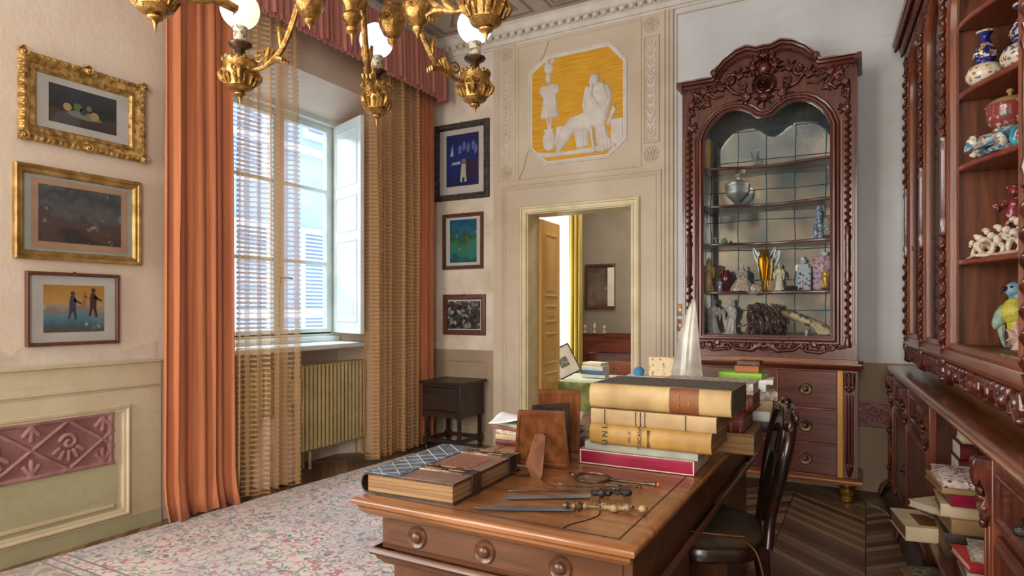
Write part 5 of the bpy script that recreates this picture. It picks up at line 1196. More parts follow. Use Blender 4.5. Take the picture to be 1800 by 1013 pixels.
for s in (-1, 1):
    X = lambda x: CXC+s*x
    S += [([(X(.52), 3.06), (X(.47), 3.03), (X(.44), 2.98), (X(.48), 2.94)], (.020, .008), .022), (spiral(X(.50), 3.02, .006, .034, 0, 1.4, d=s), .011, .022), (spiral(X(.55), 2.90, .005, .030, 120, 1.4, d=s), .010, .02),
          ([(X(.56), 2.96), (X(.56), 2.84), (X(.52), 2.78)], (.013, .006), .016), ([(X(.42), 3.05), (X(.36), 3.0), (X(.30), 3.01)], (.012, .006), .014),
          (spiral(X(.52), 2.81, .004, .022, 0, 1.2, d=-s), .008, .018),
          (spiral(X(.24), 3.12, .008, .045, 200, 1.4, d=s), .014, .026), (spiral(X(.155), 3.06, .006, .032, 30, 1.3, d=-s), .011, .024), ([(X(.27), 3.08), (X(.22), 3.02), (X(.14), 2.99), (X(.08), 3.0)], (.016, .008), .022),
          ([(X(.05), 3.24), (X(.09), 3.20), (X(.07), 3.13)], (.02, .008), .04), ([(X(.02), 3.27), (X(.06), 3.26)], .016, .04), (spiral(X(.055), 3.255, .005, .022, 90, 1.2, d=s), .01, .045)]
    B += [(X(.50), 3.02, .02, .02, .03), (X(.24), 3.12, .02, .02, .036)]
cz = 3.045
S += [(arc(CXC, cz, .076, 0, 360, 40), .011, .050), (arc(CXC, cz, .046, 0, 360, 28), .008, .060), (arc(CXC, cz, .028, 0, 360, 20), .006, .064)]
def fan(x, z, a, L_, n=5, sp=22, w=.012, h=.03):
    out = []
    for k in range(n):
        q = math.radians(a+(k-(n-1)/2)*sp); l = L_*(1-.13*abs(k-(n-1)/2)); out.append(([(x, z), (x+l*.55*math.cos(q), z+l*.55*math.sin(q)), (x+l*math.cos(q+.25*(k-(n-1)/2)), z+l*math.sin(q+.25*(k-(n-1)/2)))], (w, .004), h))
    return out
for s in (-1, 1):
    X = lambda x: CXC+s*x; A = lambda a: a if s > 0 else 180-a
    S += fan(X(.56), 2.98, A(200), .075) + fan(X(.47), 3.075, A(190), .10, h=.022) + fan(X(.30), 3.05, A(70), .085, h=.03) + fan(X(.18), 3.12, A(100), .08, h=.032) + fan(X(.10), 2.97, A(-10), .10, h=.03) + fan(X(.06), 3.17, A(20), .07, h=.05) + fan(X(.545), 2.80, A(-110), .06, n=4, h=.02) + fan(X(.40), 2.95, A(35), .06, n=4, h=.018)
S += fan(CXC, 2.965, -90, .085, h=.05) + fan(CXC, 3.24, 90, .06, n=7, sp=20, h=.06)
B += [(CXC, cz, .020, .020, .080), (CXC, cz, .09, .09, .030), (CXC, 3.17, .05, .06, .05), (CXC, 2.955, .05, .04, .045)]
B += [(CXC+.076*math.cos(a), cz+.076*math.sin(a), .0125, .0125, .066) for a in [k*2*PI/16 for k in range(16)]]
B += [(CXC+.02*k, 3.20+.03*j, .013, .013, .062) for k in (-1, 0, 1) for j in (0, 1, 2)]
m = MB(); m.height(FC, CXC-.60, CXC+.60, 2.74, 3.31, 330, 160, strokes_h(S, B), eps=.0008); m.build('crest_carving', 'carved', bc)
# turned rope columns on the stiles
for s in (-1, 1):
    x = CXC+s*.557; m = MB(); rope(m, x, FY-.012, 1.96, 2.74, .019, .050); m.build('rope_column', 'carved', bc)
    m = MB(); rope(m, x, FY-.012, 1.16, 1.54, .019, .058); m.build('rope_column', 'carved', bc)
    m = MB(); m.lathe((x, FY-.008, 0), [(.008, 1.54), (.022, 1.55), (.018, 1.57), (.024, 1.60), (.016, 1.63), (.017, 1.66), (.019, 1.75), (.017, 1.84), (.024, 1.87), (.016, 1.90), (.022, 1.94), (.010, 1.96)], 14, mod=lambda a, z: 1+.10*math.cos(5*a)); m.build('leaf_finial', 'carved', bc)
    m = MB(); m.lathe((x, FY-.008, 0), [(.008, 2.74), (.022, 2.755), (.014, 2.78), (.02, 2.80), (.006, 2.83)], 12); m.build('top_finial', 'carved', bc)
    m = MB(); m.lathe((x, FY-.008, 0), [(.02, 1.08), (.024, 1.11), (.016, 1.14), (.02, 1.16)], 12)
    m.build('column_foot', 'carved', bc)
    m = MB(); m.bx(x-.048, x-.030, FY-.010, FY, 1.10, 2.72); m.bx(x+.030, x+.044, FY-.010, FY, 1.10, 2.72); m.build('stile_moulding', 'red_z', bc, bev=.003)
# apron
S = []; z = 1.075
for s in (-1, 1):
    X = lambda x: CXC+s*x
    S += [([(X(.02), z+.01), (X(.10), z-.03), (X(.20), z-.02), (X(.26), z+.02)], (.018, .010), .022), (spiral(X(.27), z, .005, .032, 30, 1.4, d=s), .010, .022), ([(X(.29), z-.025), (X(.38), z-.035), (X(.47), z+.0)], (.014, .008), .018), (spiral(X(.46), z+.005, .005, .028, 150, 1.4, d=-s), .010, .02), (spiral(X(.13), z+.012, .005, .026, 0, 1.3, d=s), .009, .02)]+fan(X(.05), z-.01, 90-60*s, .05, h=.02)+fan(X(.33), z+.01, 90-40*s, .05, h=.02)+fan(X(.41), z-.01, 90+50*s, .05, h=.02)+[(spiral(X(.20), z+.015, .004, .02, 90, 1.2, d=-s), .008, .02), ([(X(.50), z), (X(.57), z+.02)], .012, .018)]
S += [(arc(CXC, z, .045, 0, 360, 24, .028), .008, .02)]
m = MB(); m.height(FC, CXC-.60, CXC+.60, 1.01, 1.135, 330, 40, strokes_h(S, [(CXC, z, .03, .018, .02)]), eps=.0008); m.build('apron_carving', 'carved', bc)
m = MB(); m.bx(CXC-.47, CXC+.47, FY-.018, FY, 1.138, 1.158); m.build('sill_moulding', 'mahog_x', bc, bev=.004)
m = MB()
for s in (-1, 1): m.bx(CXC+s*.60, CXC+s*.615, FY+.03, 5.435, 1.0, 3.13)
m.bx(CXC-.6, CXC+.6, FY+.03, 5.435, 3.08, 3.10); m.bx(CXC-.6, CXC+.6, FY+.036, 5.435, 1.12, 1.153)
m.build('carcass', 'mahog_z', bc)
MB().bx(CXC-.6, CXC+.6, 5.415, 5.42, 1.155, 3.08).build('mirror_back', 'mirror', bc, flat=True)
m = MB()
for s in (-1, 1): m.bx(CXC+s*.47, CXC+s*.50, FY+.04, 5.415, 1.155, 3.08)
m.build('inner_lining', 'dark_z', bc)
m = MB(); m.prism(inner, onback(FY+.02), 0, .003); m.build('door_glass', 'clear', bc, flat=True)
SHZ = (1.497, 1.877, 2.175, 2.475)
for z in SHZ:
    pts = [(CXC-.47+.94*i/24, FY+.045+.10*math.sin(PI*i/24)**2) for i in range(25)]
    m = MB(); m.prism(pts+[(CXC+.47, 5.415), (CXC-.47, 5.415)], FF, z-.022, z); m.build('shelf', 'mahog_x', bc, bev=.006)
# lower part
lc = thing('base_cabinet', 'mahogany chest with ring-pull drawers and gold bun feet under the display cabinet', 'cabinet', (CXC, 5.2, 0))
LYF = 5.03
m = MB(); F = lambda u, v, w=0: (u, v, w)
m.ring(rect(CXC-.66, CXC+.66, 4.975, 5.438), [(.02, .966), (.004, .966), (0, .958), (.004, .948), (.016, .940), (.02, .93), (.03, .925)], F, caploop=False); m.prism(rect(CXC-.64, CXC+.64, 4.995, 5.436), F, .93, .966); m.build('worktop', 'mahog_x', lc)
MB().bx(CXC-.625, CXC+.625, 5.055, 5.436, .966, 1.0).build('plinth_board', 'golden_x', lc, bev=.004)
MB().bx(CXC-.62, CXC+.62, LYF, 5.436, .165, .93).build('carcass', 'mahog_z', lc)
m = MB(); m.ring(rect(CXC-.65, CXC+.65, 4.985, 5.438), [(.03, .175), (.02, .168), (.004, .160), (0, .150), (.006, .132), (.03, .128)], F, caploop=False); m.prism(rect(CXC-.62, CXC+.62, 5.015, 5.436), F, .128, .168); m.build('base_moulding', 'golden_x', lc)
m = MB()
for z in (.647, .3975, .177, .922): m.bx(CXC-.49, CXC+.49, LYF-.018, LYF, z-.006, z+.006)
for x in (-.105, .105): m.bx(CXC+x-.006, CXC+x+.006, LYF-.018, LYF, .17, .925)
m.build('drawer_beads', 'red_x', lc, bev=.003)
for a, b_ in ((-.49, -.11), (.11, .49)):
    for z0, z1 in ((.655, .915), (.405, .640), (.185, .390)):
        dd = MB().prism(rect(CXC+a, CXC+b_, z0, z1), onback(LYF), 0, .012).build('drawer', 'mahog_x', lc, bev=.003)
        R = Matrix.Rotation(PI/2, 3, 'X'); kx = CXC+(a+b_)/2-.01; kz = (z0+z1)/2
        m = MB(); m.lathe((kx, LYF-.012, kz), [(.045, 0), (.046, .006), (.040, .010), (.032, .006), (.022, .006), (.018, .018), (.010, .026), (.002, .028)], 24, R=R); m.build('ring_knob', 'silver' if 0 else 'darkbronze', dd)
MB().prism(rect(CXC-.10, CXC+.10, .185, .915), onback(LYF), 0, .010).build('centre_door', 'mahog_z', lc, bev=.003)
for s in (-1, 1):
    MB().bx(CXC+s*.495, CXC+s*.530, LYF-.014, LYF, .17, .925).build('oak_stile', 'yellowoak_z', lc, bev=.003)
    m = MB(); x = CXC+s*.568; m.bx(x-.036, x+.036, LYF-.010, LYF, .17, .925)
    for k in (-1, 0, 1): m.lathe((x+k*.018, LYF-.012, 0), [(.004, .26), (.009, .28), (.009, .74), (.004, .76)], 8)
    m.build('fluted_pilaster', 'mahog_z', lc)
    S = [([(x-.025, .90), (x-.022, .80)], (.012, .008), .02), ([(x+.025, .90), (x+.022, .80)], (.012, .008), .02), (spiral(x, .80, .004, .022, 90, 1.3), .009, .022), ([(x, .90), (x, .83)], .014, .02)]
    m = MB(); m.height(onback(LYF-.008), x-.05, x+.05, .76, .92, 40, 60, strokes_h(S, [(x, .79, .02, .02, .03)]), eps=.0008); m.lathe((x, LYF-.012, 0), [(.001, .175), (.014, .20), (.024, .235), (.026, .25), (.018, .262)], 12); m.build('capital_carving', 'carved', lc)
    m = MB(); m.lathe((CXC+s*.555, LYF+.04, 0), [(.035, 0), (.048, .008), (.050, .03), (.040, .042), (.044, .052), (.052, .065), (.052, .09), (.042, .102), (.046, .115), (.04, .128)], 22); m.build('bun_foot', 'brass', lc)
    m = MB(); m.lathe((CXC+s*.555, 5.38, 0), [(.035, 0), (.050, .03), (.040, .042), (.052, .09), (.04, .128)], 14); m.build('bun_foot', 'brass', lc)

# ---------------------------------------------------------------- figurines and vases
def statuette(name, label, cat, x, y, z, h, mat_, robe=None, sy=.8, arms=1, base='none', lean=0, seed=0, group=None, headdress=True, M0=None):
    m = MB(); m.T = M0
    w = h*.135
    robe = robe or [(w*1.15, 0), (w*1.2, .03*h), (w*.95, .12*h), (w*.85, .30*h), (w*.72, .48*h), (w*.85, .58*h), (w*.95, .68*h), (w*.90, .76*h), (w*.45, .80*h), (w*.28, .83*h)]
    ln = lambda zz: lean*math.sin(PI*zz/h)
    rings = []
    rr = []
    for i in range(len(robe)-1):
        for k in range(3): t_ = k/3; rr.append((robe[i][0]*(1-t_)+robe[i+1][0]*t_, robe[i][1]*(1-t_)+robe[i+1][1]*t_))
    rr.append(robe[-1])
    for r, zz in rr:
        f = max(0, 1-zz/(h*.7)); n = 28
        rings.append([(x+ln(zz)+r*(1+.10*f*math.cos(9*2*PI*j/n+seed)+.04*math.cos(5*2*PI*j/n+zz*40))*math.cos(2*PI*j/n), y+r*sy*(1+.10*f*math.cos(9*2*PI*j/n+seed))*math.sin(2*PI*j/n), z+zz) for j in range(n)])
    m.loft(rings)
    hx = x+ln(.88*h); m.ball((hx, y-.002, z+.885*h), (h*.052, h*.058, h*.066), 14, 10)
    m.ball((hx, y-h*.056, z+.88*h), (h*.010, h*.014, h*.016), 6, 5)
    if headdress: m.ball((hx, y+h*.012, z+.93*h), (h*.060, h*.060, h*.05), 12, 8); m.ball((hx, y, z+.985*h), (h*.022, h*.022, h*.028), 8, 6)
    for s in (-1, 1):
        sh_ = (x+s*w*.85, y, z+.74*h); el = (x+s*w*1.15, y-w*.5, z+(.58)*h); ha = (x+s*w*(.2 if arms else 1.3), y-w*1.15, z+(.62 if arms else .70)*h)
        m.tube(smooth_path([sh_, el, ha], 4), [w*.30]*3+[w*.34]*3+[w*.30]*2+[w*.16], 8) if False else m.tube(smooth_path([sh_, el, ha], 4), [w*.30, w*.31, w*.33, w*.36, w*.38, w*.38, w*.34, w*.26, w*.18], 8)
        m.ball(ha, w*.17, 7, 5)
        m.tube([el, (el[0], el[1], el[2]-.12*h), (el[0]-s*w*.1, el[1], el[2]-.20*h)], [w*.34, w*.22, w*.06], 8)
    if base == 'rock': m.lathe((x, y, z), [(w*1.5, 0), (w*1.55, .02*h), (w*1.1, .06*h)], 16, mod=lambda a, zz: 1+.15*math.sin(4*a), sy=.75)
    o = m.build(name, mat_)
    tag(o, label, cat, group); return o
IY = 5.30; zf = 1.153
statuette('statuette', 'grey porcelain robed lady, left of the pair on the lowest cabinet shelf', 'statuette', -1.064, IY, zf, .285, 'blanc', base='rock', lean=-.012, seed=1, group='grey porcelain ladies')
statuette('statuette', 'grey porcelain robed lady, right of the pair on the lowest cabinet shelf', 'statuette', -.945, IY, zf, .285, 'blanc', base='rock', lean=.014, seed=2, group='grey porcelain ladies', arms=0)
# dark root carving of two beasts
m = MB(); r_ = random.Random(4)
for (x, z, rx, rz_) in ((-.77, 1.29, .055, .09), (-.72, 1.24, .06, .085), (-.66, 1.28, .055, .10), (-.60, 1.25, .06, .09), (-.63, 1.34, .045, .05), (-.745, 1.36, .045, .05), (-.70, 1.36, .03, .04)):
    m.ball((x, IY+.02, z), (rx, .055, rz_), 16, 12)
for k in range(40):
    x = r_.uniform(-.80, -.56); z = zf+r_.uniform(.03, .24); m.ball((x, IY-.035-r_.uniform(0, .02), z), (r_.uniform(.010, .024),)*3, 8, 6)
    if k % 2 == 0: a_ = r_.uniform(-1, 1); m.tube(smooth_path([(x, IY-.03, z), (x+.03*a_, IY-.065, z-.03), (x+.05*a_, IY-.055, z-.07)], 4), [.014, .015, .014, .013, .012, .010, .009, .008, .006], 7)
    if k % 3 == 0: m.tube([(p[0], IY-.045, p[1]) for p in spiral(x, z, .004, .026, r_.uniform(0, 360), 1.1, 12)], .006, 6)
for x in (-.79, -.735, -.69, -.62, -.57): m.tube(smooth_path([(x, IY, 1.22), (x-.015, IY-.03, 1.18), (x+.005, IY-.045, zf+.012)], 4), [.024, .022, .02, .018, .016, .015, .016, .02, .022], 8)
m.build('beast_carving', 'darkcarving'); tag(bpy.data.objects['beast_carving'], 'dark root-wood carving of entwined beasts on the lowest cabinet shelf', 'carving')
tk = smooth_path([(-.90, 5.375, 1.215), (-.84, 5.375, 1.24), (-.74, 5.372, 1.29), (-.62, 5.37, 1.325), (-.52, 5.37, 1.315), (-.40, 5.36, 1.27), (-.30, 5.34, 1.22), (-.235, 5.32, 1.175)], 5)
m = MB(); nn = len(tk); m.tube(tk, [.008+.026*min(1, i/nn*1.6)*(1+.12*math.sin(i*1.3)) for i in range(nn)], 12)
o = m.build('carved_tusk', 'tusk'); tag(o, 'long arched painted bone tusk behind the beast carving on the lowest shelf', 'carved tusk')
m = MB()
for k in range(7): m.tube(smooth_path([(-.36+.018*k, 5.30, 1.235-.008*k), (-.33+.018*k, 5.285, 1.215-.006*k), (-.30+.014*k, 5.275, 1.165)], 4), [.008]*8+[.004], 6)
m.build('pierced_ridge', 'ivory', o)
statuette('statuette', 'tiny ivory figure at the foot of the painted bone tusk', 'statuette', -.385, 5.235, zf, .055, 'ivory', base='rock')
z5 = 1.497
statuette('statuette', 'tall ivory-coloured standing lady at the left end of the second shelf up', 'statuette', -1.105, IY-.03, z5, .275, P('tan_ivory', '#a8824e', '#c9a56c', rough=.4, scale=20), seed=3)
MB().bx(-1.085, -1.015, 5.335, 5.395, z5, z5+.215).build('carved_block', 'brownbox', bev=.01); tag(bpy.data.objects['carved_block'], 'brown carved block behind the tall ivory lady', 'carving')
m = MB(); m.lathe((-.972, IY, z5), [(.028, 0), (.035, .01), (.052, .08), (.055, .11), (.045, .14), (.022, .152), (.024, .165), (.026, .172)], 24); tag(m.build('vase', 'oxblood'), 'small dark red glazed vase on the second shelf up', 'vase')
statuette('figurine', 'tiny blue and white figurine in front of the dark red vase', 'figurine', -1.006, IY-.09, z5, .10, 'bluefig', seed=6, base='rock')
w_ = .19; statuette('figurine', 'porcelain lady in a wide lace crinoline on the second shelf up', 'figurine', -.845, IY-.04, z5, .215, 'ladyskirt', robe=[(.085, 0), (.088, .008), (.078, .03), (.058, .07), (.034, .105), (.018, .122), (.022, .14), (.028, .16), (.022, .172), (.010, .178)], seed=2)
m = MB(); m.ball((-.765, IY-.03, z5+.015), (.07, .045, .045), 18, 8); o = m.build('train', 'ladyskirt'); par = [q for q in bpy.data.objects if q.get('label', '').startswith('porcelain lady')][0]; o.parent = par
m = MB(); m.lathe((-.688, IY-.02, z5), [(.032, 0), (.034, .006), (.014, .012), (.011, .03), (.020, .07), (.034, .14), (.046, .22), (.047, .25), (.040, .275), (.030, .285), (.038, .31), (.044, .315), (.040, .31), (.026, .285)], 28, mod=lambda a, z: 1+.05*abs(math.cos(6*a)) if .03 < z < .27 else 1, caps=False)
va = thing('amber_vase', 'tall amber glass vase with clear side handles in the middle of the second shelf up', 'vase', (-.688, IY-.02, z5)); m.build('vase_body', 'amber', va)
for s in (-1, 1):
    m = MB(); m.tube([(-.688+s*p[0], IY-.02, z5+p[1]) for p in smooth_path([(.040, .20, 0), (.065, .25, 0), (.080, .31, 0), (.075, .335, 0), (.060, .30, 0), (.046, .275, 0)], 5)], .006, 8); m.build('vase_handle', 'crystal', va)
statuette('statuette', 'ivory robed statuette just right of the amber vase', 'statuette', -.578, IY-.02, z5, .215, 'ivory', seed=9)
m = MB(); m.ball((-.49, IY-.04, z5+.018), (.055, .035, .020), 16, 10); m.ball((-.43, IY-.045, z5+.014), (.014, .012, .012), 8, 6); m.bx(-.56, -.42, IY-.075, IY-.005, z5, z5+.005); tag(m.build('tortoise_box', 'ebony'), 'small black tortoise-shaped box right of the ivory robed statuette', 'box')
def jar(name, label, x, y, z, w, h, n, mat_, rot, lidmat, nh=.03, nr=.022):
    t = thing(name, label, 'jar', (x, y, z)); m = MB(); F = lambda r: [(x+r*math.cos(2*PI*i/n+rot), y+r*math.sin(2*PI*i/n+rot)) for i in range(n)]
    prof = [(w*.92, 0), (w*.95, .006), (w, h*.06), (w, h*.9), (w*.94, h*.97), (w*.55, h)]
    m.loft([[(px, py, z+zz) for px, py in F(r)] for r, zz in prof]); m.build('jar_body', mat_, t, bev=.004)
    m = MB(); m.lathe((x, y, z), [(nr*.8, h-.005), (nr*.8, h+nh*.3), (nr, h+nh*.4), (nr, h+nh*.9), (nr*.6, h+nh)], 18); m.build('jar_neck', lidmat, t); return t
jar('square_jar', 'white square flower-painted jar with round lid, right part of the second shelf up', -.412, IY+.0, z5, .066, .205, 4, 'whitejar', PI/4+.25, 'whitejar', .05, .026)
jar('hexagonal_jar', 'large pink six-sided jar at the right end of the second shelf up', -.265, IY+.03, z5, .088, .26, 6, 'pinkjar', .3, 'whitejar', .03, .034)
statuette('figurine', 'small yellow gilt figurine in front of the pink six-sided jar', 'figurine', -.258, IY-.095, z5+.016, .145, 'yellowfig', base='rock', seed=4)
MB().bx(-.285, -.231, IY-.115, IY-.075, z5, z5+.016).build('figurine_stand', 'ebony'); o = bpy.data.objects['figurine_stand']; par = [q for q in bpy.data.objects if q.get('label', '').startswith('small yellow gilt')][0]; o.parent = par
z4 = 1.877
m = MB(); m.lathe((-.302, IY, z4), [(.03, 0), (.032, .01), (.026, .05), (.03, .09), (.020, .14), (.024, .17), (.022, .235), (.016, .255)], 16, mod=lambda a, z: 1+.12*math.cos(3*a+z*30)); m.ball((-.325, IY-.03, z4+.06), (.022, .02, .06), 10, 8); tag(m.build('bird_ornament', 'bluefig'), 'tall bluish grey glass ornament at the right of the third shelf up', 'ornament')
MB().bx(-.275, -.215, IY-.01, IY+.03, z4+.03, z4+.165).build('speckled_plaque', 'speckle', bev=.003); o = bpy.data.objects['speckled_plaque']; tag(o, 'dark speckled plaque on a stand at the right end of the third shelf up', 'plaque'); m = MB(); m.bx(-.280, -.21, IY-.02, IY+.04, z4, z4+.032); m.build('plaque_stand', 'ebony', o)
m = MB(); m.lathe((-1.045, IY-.04, z4), [(.025, 0), (.008, .01), (.006, .03), (.022, .05), (.020, .052)], 14); tag(m.build('small_goblet', 'crystal'), 'small clear goblet at the left end of the third shelf up', 'goblet')
m = MB(); m.lathe((-.985, IY-.02, z4), [(.018, 0), (.026, .02), (.020, .035), (.008, .05)], 12); tag(m.build('glass_pot', P('green_glass_like', '#7a9a7a', rough=.1)), 'tiny green pot beside the small clear goblet', 'pot')
z3_ = 2.175; ct = thing('crystal_tureen', 'lidded cut-crystal tureen on the fourth shelf up', 'tureen', (-.885, IY-.01, z3_))
gd = lambda a, z: 1+.05*abs(math.cos(8*a))
m = MB(); m.lathe((-.885, IY-.01, z3_), [(.045, 0), (.048, .008), (.022, .02), (.045, .045), (.075, .075), (.088, .11), (.090, .15), (.092, .155)], 32, mod=gd); m.build('bowl', 'crystal', ct)
m = MB(); m.lathe((-.885, IY-.01, z3_), [(.094, .156), (.090, .165), (.07, .185), (.045, .20), (.018, .208), (.012, .22), (.02, .235), (.018, .25), (.006, .258)], 32, mod=gd); m.build('lid', 'crystal', ct)
z2 = 2.475
m = MB(); m.lathe((-.755, IY, z2), [(.030, 0), (.008, .012), (.007, .045), (.026, .07), (.032, .12), (.030, .122)], 16); tag(m.build('wine_glass', 'crystal'), 'single small wine glass on the topmost cabinet shelf', 'glass')
D['ochrebook'] = P('ochre_book', '#9a7a38', '#b8984e', rough=.6, scale=9)
t = thing('book', 'upright ochre-spined book at the left end of the topmost cabinet shelf', 'book', (-1.10, 5.25, z2)); MB().bx(-1.128, -1.08, 5.205, 5.34, z2, z2+.24).build('cover', 'ochrebook', t, bev=.006); MB().bx(-1.124, -1.084, 5.212, 5.343, z2+.0, z2+.236).build('page_block', 'page', t, flat=True)
# ---------------------------------------------------------------- long bookcase cabinet on the right
RO = (.125, 5.38, 0); RA = .06
def rc_thing(name, label, cat): return thing(name, label, cat, RO, RA)
def rw(t, s, z): return (RO[0]+t*math.cos(RA)+s*math.sin(RA), RO[1]+t*math.sin(RA)-s*math.cos(RA), z)
def FR(t0): return lambda u, v, w=0: (t0-w, -u, v)      # faces the room; u = distance from the far end
base = rc_thing('base_cabinet', 'long low mahogany sideboard with carved brackets and open book bay along the right side', 'cabinet')
def bl(m, t0, t1, s0, s1, z0, z1): return m.bx(t0, t1, -s1, -s0, z0, z1)
SE = 4.7
m = MB(); pf = [(.80, .905), (.80, .95), (.035, .95), (.02, .948), (.006, .940), (0, .930), (.004, .921), (.014, .917), (.02, .905), (.035, .900)]
m.prism(pf, lambda u, v, w: (u, w, v), 0, -SE); m.build('countertop', 'counter', base, local=True)
m = MB(); pf = [(.80, 0), (.80, .10), (.045, .10), (.03, .09), (.01, .075), (-.015, .05), (-.02, .03), (-.02, 0)]
m.prism(pf, lambda u, v, w: (u, w, v), -.02, -SE); m.build('plinth', 'dark_y', base, local=True)
m = MB()
bl(m, .60, .80, .02, SE, .1, .905)
for a, b_ in ((.03, .06), (1.78, 1.80), (2.98, 3.00), (SE-.05, SE-.02)): bl(m, .05, .6, a, b_, .1, .905)
m.build('carcass', 'shelf_in', base, local=True)
m = MB(); bl(m, .05, .60, .06, 1.78, .10, .905); bl(m, .05, .60, 3.0, SE-.05, .10, .905); m.build('closed_bays', 'mahog_z', base, local=True)
m = MB(); bl(m, -.03, .6, 1.80, 2.98, .36, .385); m.build('shelf', 'mahog_y', base, local=True, bev=.006)
m = MB(); bl(m, .0, .6, 1.80, 2.98, .10, .165); m.build('bay_floor', 'dark_y', base, local=True)
for s in (.05, .30, 1.05, 1.815, 2.99, 3.75):
    m = MB(); bl(m, .025, .055, s-.035, s+.035, .10, .905); bl(m, .018, .026, s-.028, s-.020, .12, .70); bl(m, .018, .026, s+.020, s+.028, .12, .70); m.build('pilaster', 'red_z', base, local=True, bev=.003)
    if s < .1: continue
    # scrolled bracket under the top
    m = MB(); pf = [(.05, .90), (-.015, .90), (-.022, .885), (-.018, .86), (.0, .83), (.012, .79), (.004, .765), (-.004, .75), (0, .73), (.012, .72), (.025, .73), (.05, .72)]
    m.prism(pf, lambda u, v, w: (u, w, v), -(s-.026), -(s+.026)); 
    m.build('bracket', 'carved', base, local=True, bev=.003)
    m = MB()
    for k in range(5): m.ball((.002+.003*k, -s+.018*math.sin(k*2), .80-.026*k), (.012, .020-.002*k, .016), 9, 7)
    m.ball((-.008, -s, .850), (.016, .022, .042), 9, 7); m.build('bracket_carving', 'carved', base, local=True)
Rk = Matrix.Rotation(-PI/2, 3, 'Y')
for s0, s1 in ((.07, .26), (.345, 1.01), (1.09, 1.77), (3.03, 3.71)):
    rows = ((.12, .36), (.38, .62), (.64, .89)) if s0 < .3 else ((.12, .68), (.70, .89))
    for z0, z1 in rows:
        dn = 'drawer' if z1-z0 < .3 else 'door'
        dd = MB(); dd.prism(rect(s0, s1, z0, z1), FR(.05), 0, .016); dd.ring(rect(s0, s1, z0, z1), [(.02, .016), (.026, .026), (.036, .026), (.044, .016)], FR(.05), caploop=False)
        dd = dd.build(dn, 'mahog_z', base, local=True, bev=.002)
        zs = (z0+z1)/2; ks = (s0+s1)/2 if dn == 'drawer' else s1-.07
        m = MB(); m.lathe((.034, -ks, zs), [(.040, 0), (.041, .008), (.034, .014), (.028, .008), (.018, .008), (.016, .022), (.012, .034), (.002, .038)], 22, R=Rk); m.build('knob', 'ebony', dd, local=True)
for s in (.05, 1.05, 1.8):
    m = MB()
    for k, a in enumerate((-40, -15, 10, 35)): m.tube([(.02, -s, .12), (-.02, -s-.045*math.sin(math.radians(a)), .07), (-.035, -s-.075*math.sin(math.radians(a)), .02)], [.012, .014, .010], 7)
    m.build('claw_foot', 'carved', base, local=True)
# upper cabinet
up = rc_thing('bookcase', 'tall carved mahogany glazed bookcase with serpentine shelves standing on the right sideboard', 'bookcase')
TF = .125; z0u, z1u = 1.0, 3.20
m = MB(); bl(m, .56, .58, .16, SE, .99, z1u)
for s in (.16, .90, 1.70, 2.955, 3.74): bl(m, TF+.035, .56, s, s+.02, 1.10, z1u)
bl(m, TF+.03, .56, .16, SE, 3.12, 3.15); bl(m, TF+.03, .56, .16, SE, 1.15, 1.185); m.build('carcass', 'shelf_in', up, local=True)
m = MB(); bl(m, TF+.09, .56, .12, SE, .951, 1.02); m.build('foot_board', 'golden_y', up, local=True)
m = MB(); pf = [(TF+.03, 1.10), (TF-.005, 1.10), (TF-.022, 1.108), (TF-.028, 1.125), (TF-.016, 1.14), (TF-.010, 1.16), (TF-.016, 1.172), (TF-.004, 1.186), (TF+.03, 1.186)]
m.prism(pf, lambda u, v, w: (u, w, v), -.14, -SE); m.build('lower_rail', 'red_y', up, local=True)
m = MB(); pf = [(TF+.04, 3.12), (TF, 3.12), (TF-.015, 3.135), (TF-.015, 3.15), (TF-.04, 3.17), (TF-.06, 3.20), (TF-.085, 3.215), (TF-.09, 3.24), (TF+.04, 3.25)]
m.prism(pf, lambda u, v, w: (u, w, v), -.10, -SE); m.build('cornice', 'red_y', up, local=True)
for bt, bz in ((TF-.03, 3.145), (TF-.068, 3.185)):
    m = MB(); s = .12
    while s < 2.2: m.ball((bt, -s, bz), (.012, .0125, .014), 7, 5); s += .024
    m.build('cornice_beading', 'carved', up, local=True)
def arch(s0, s1, z0, zs, zt, n=17):
    c = (s0+s1)/2; r = (s1-s0)/2; return [(s0, z0), (s0, (z0+zs)/2)]+[(c-r*math.cos(PI*i/(n-1)), zs+(zt-zs)*math.sin(PI*i/(n-1))**.8) for i in range(n)]+[(s1, (z0+zs)/2), (s1, z0)]
def archo(s0, s1, z0, zs, zt, n=17):
    return [(s0, z0), (s0, (z0+zs)/2)]+[(s0+(s1-s0)*i/(n-1), zt) for i in range(n)]+[(s1, (z0+zs)/2), (s1, z0)]
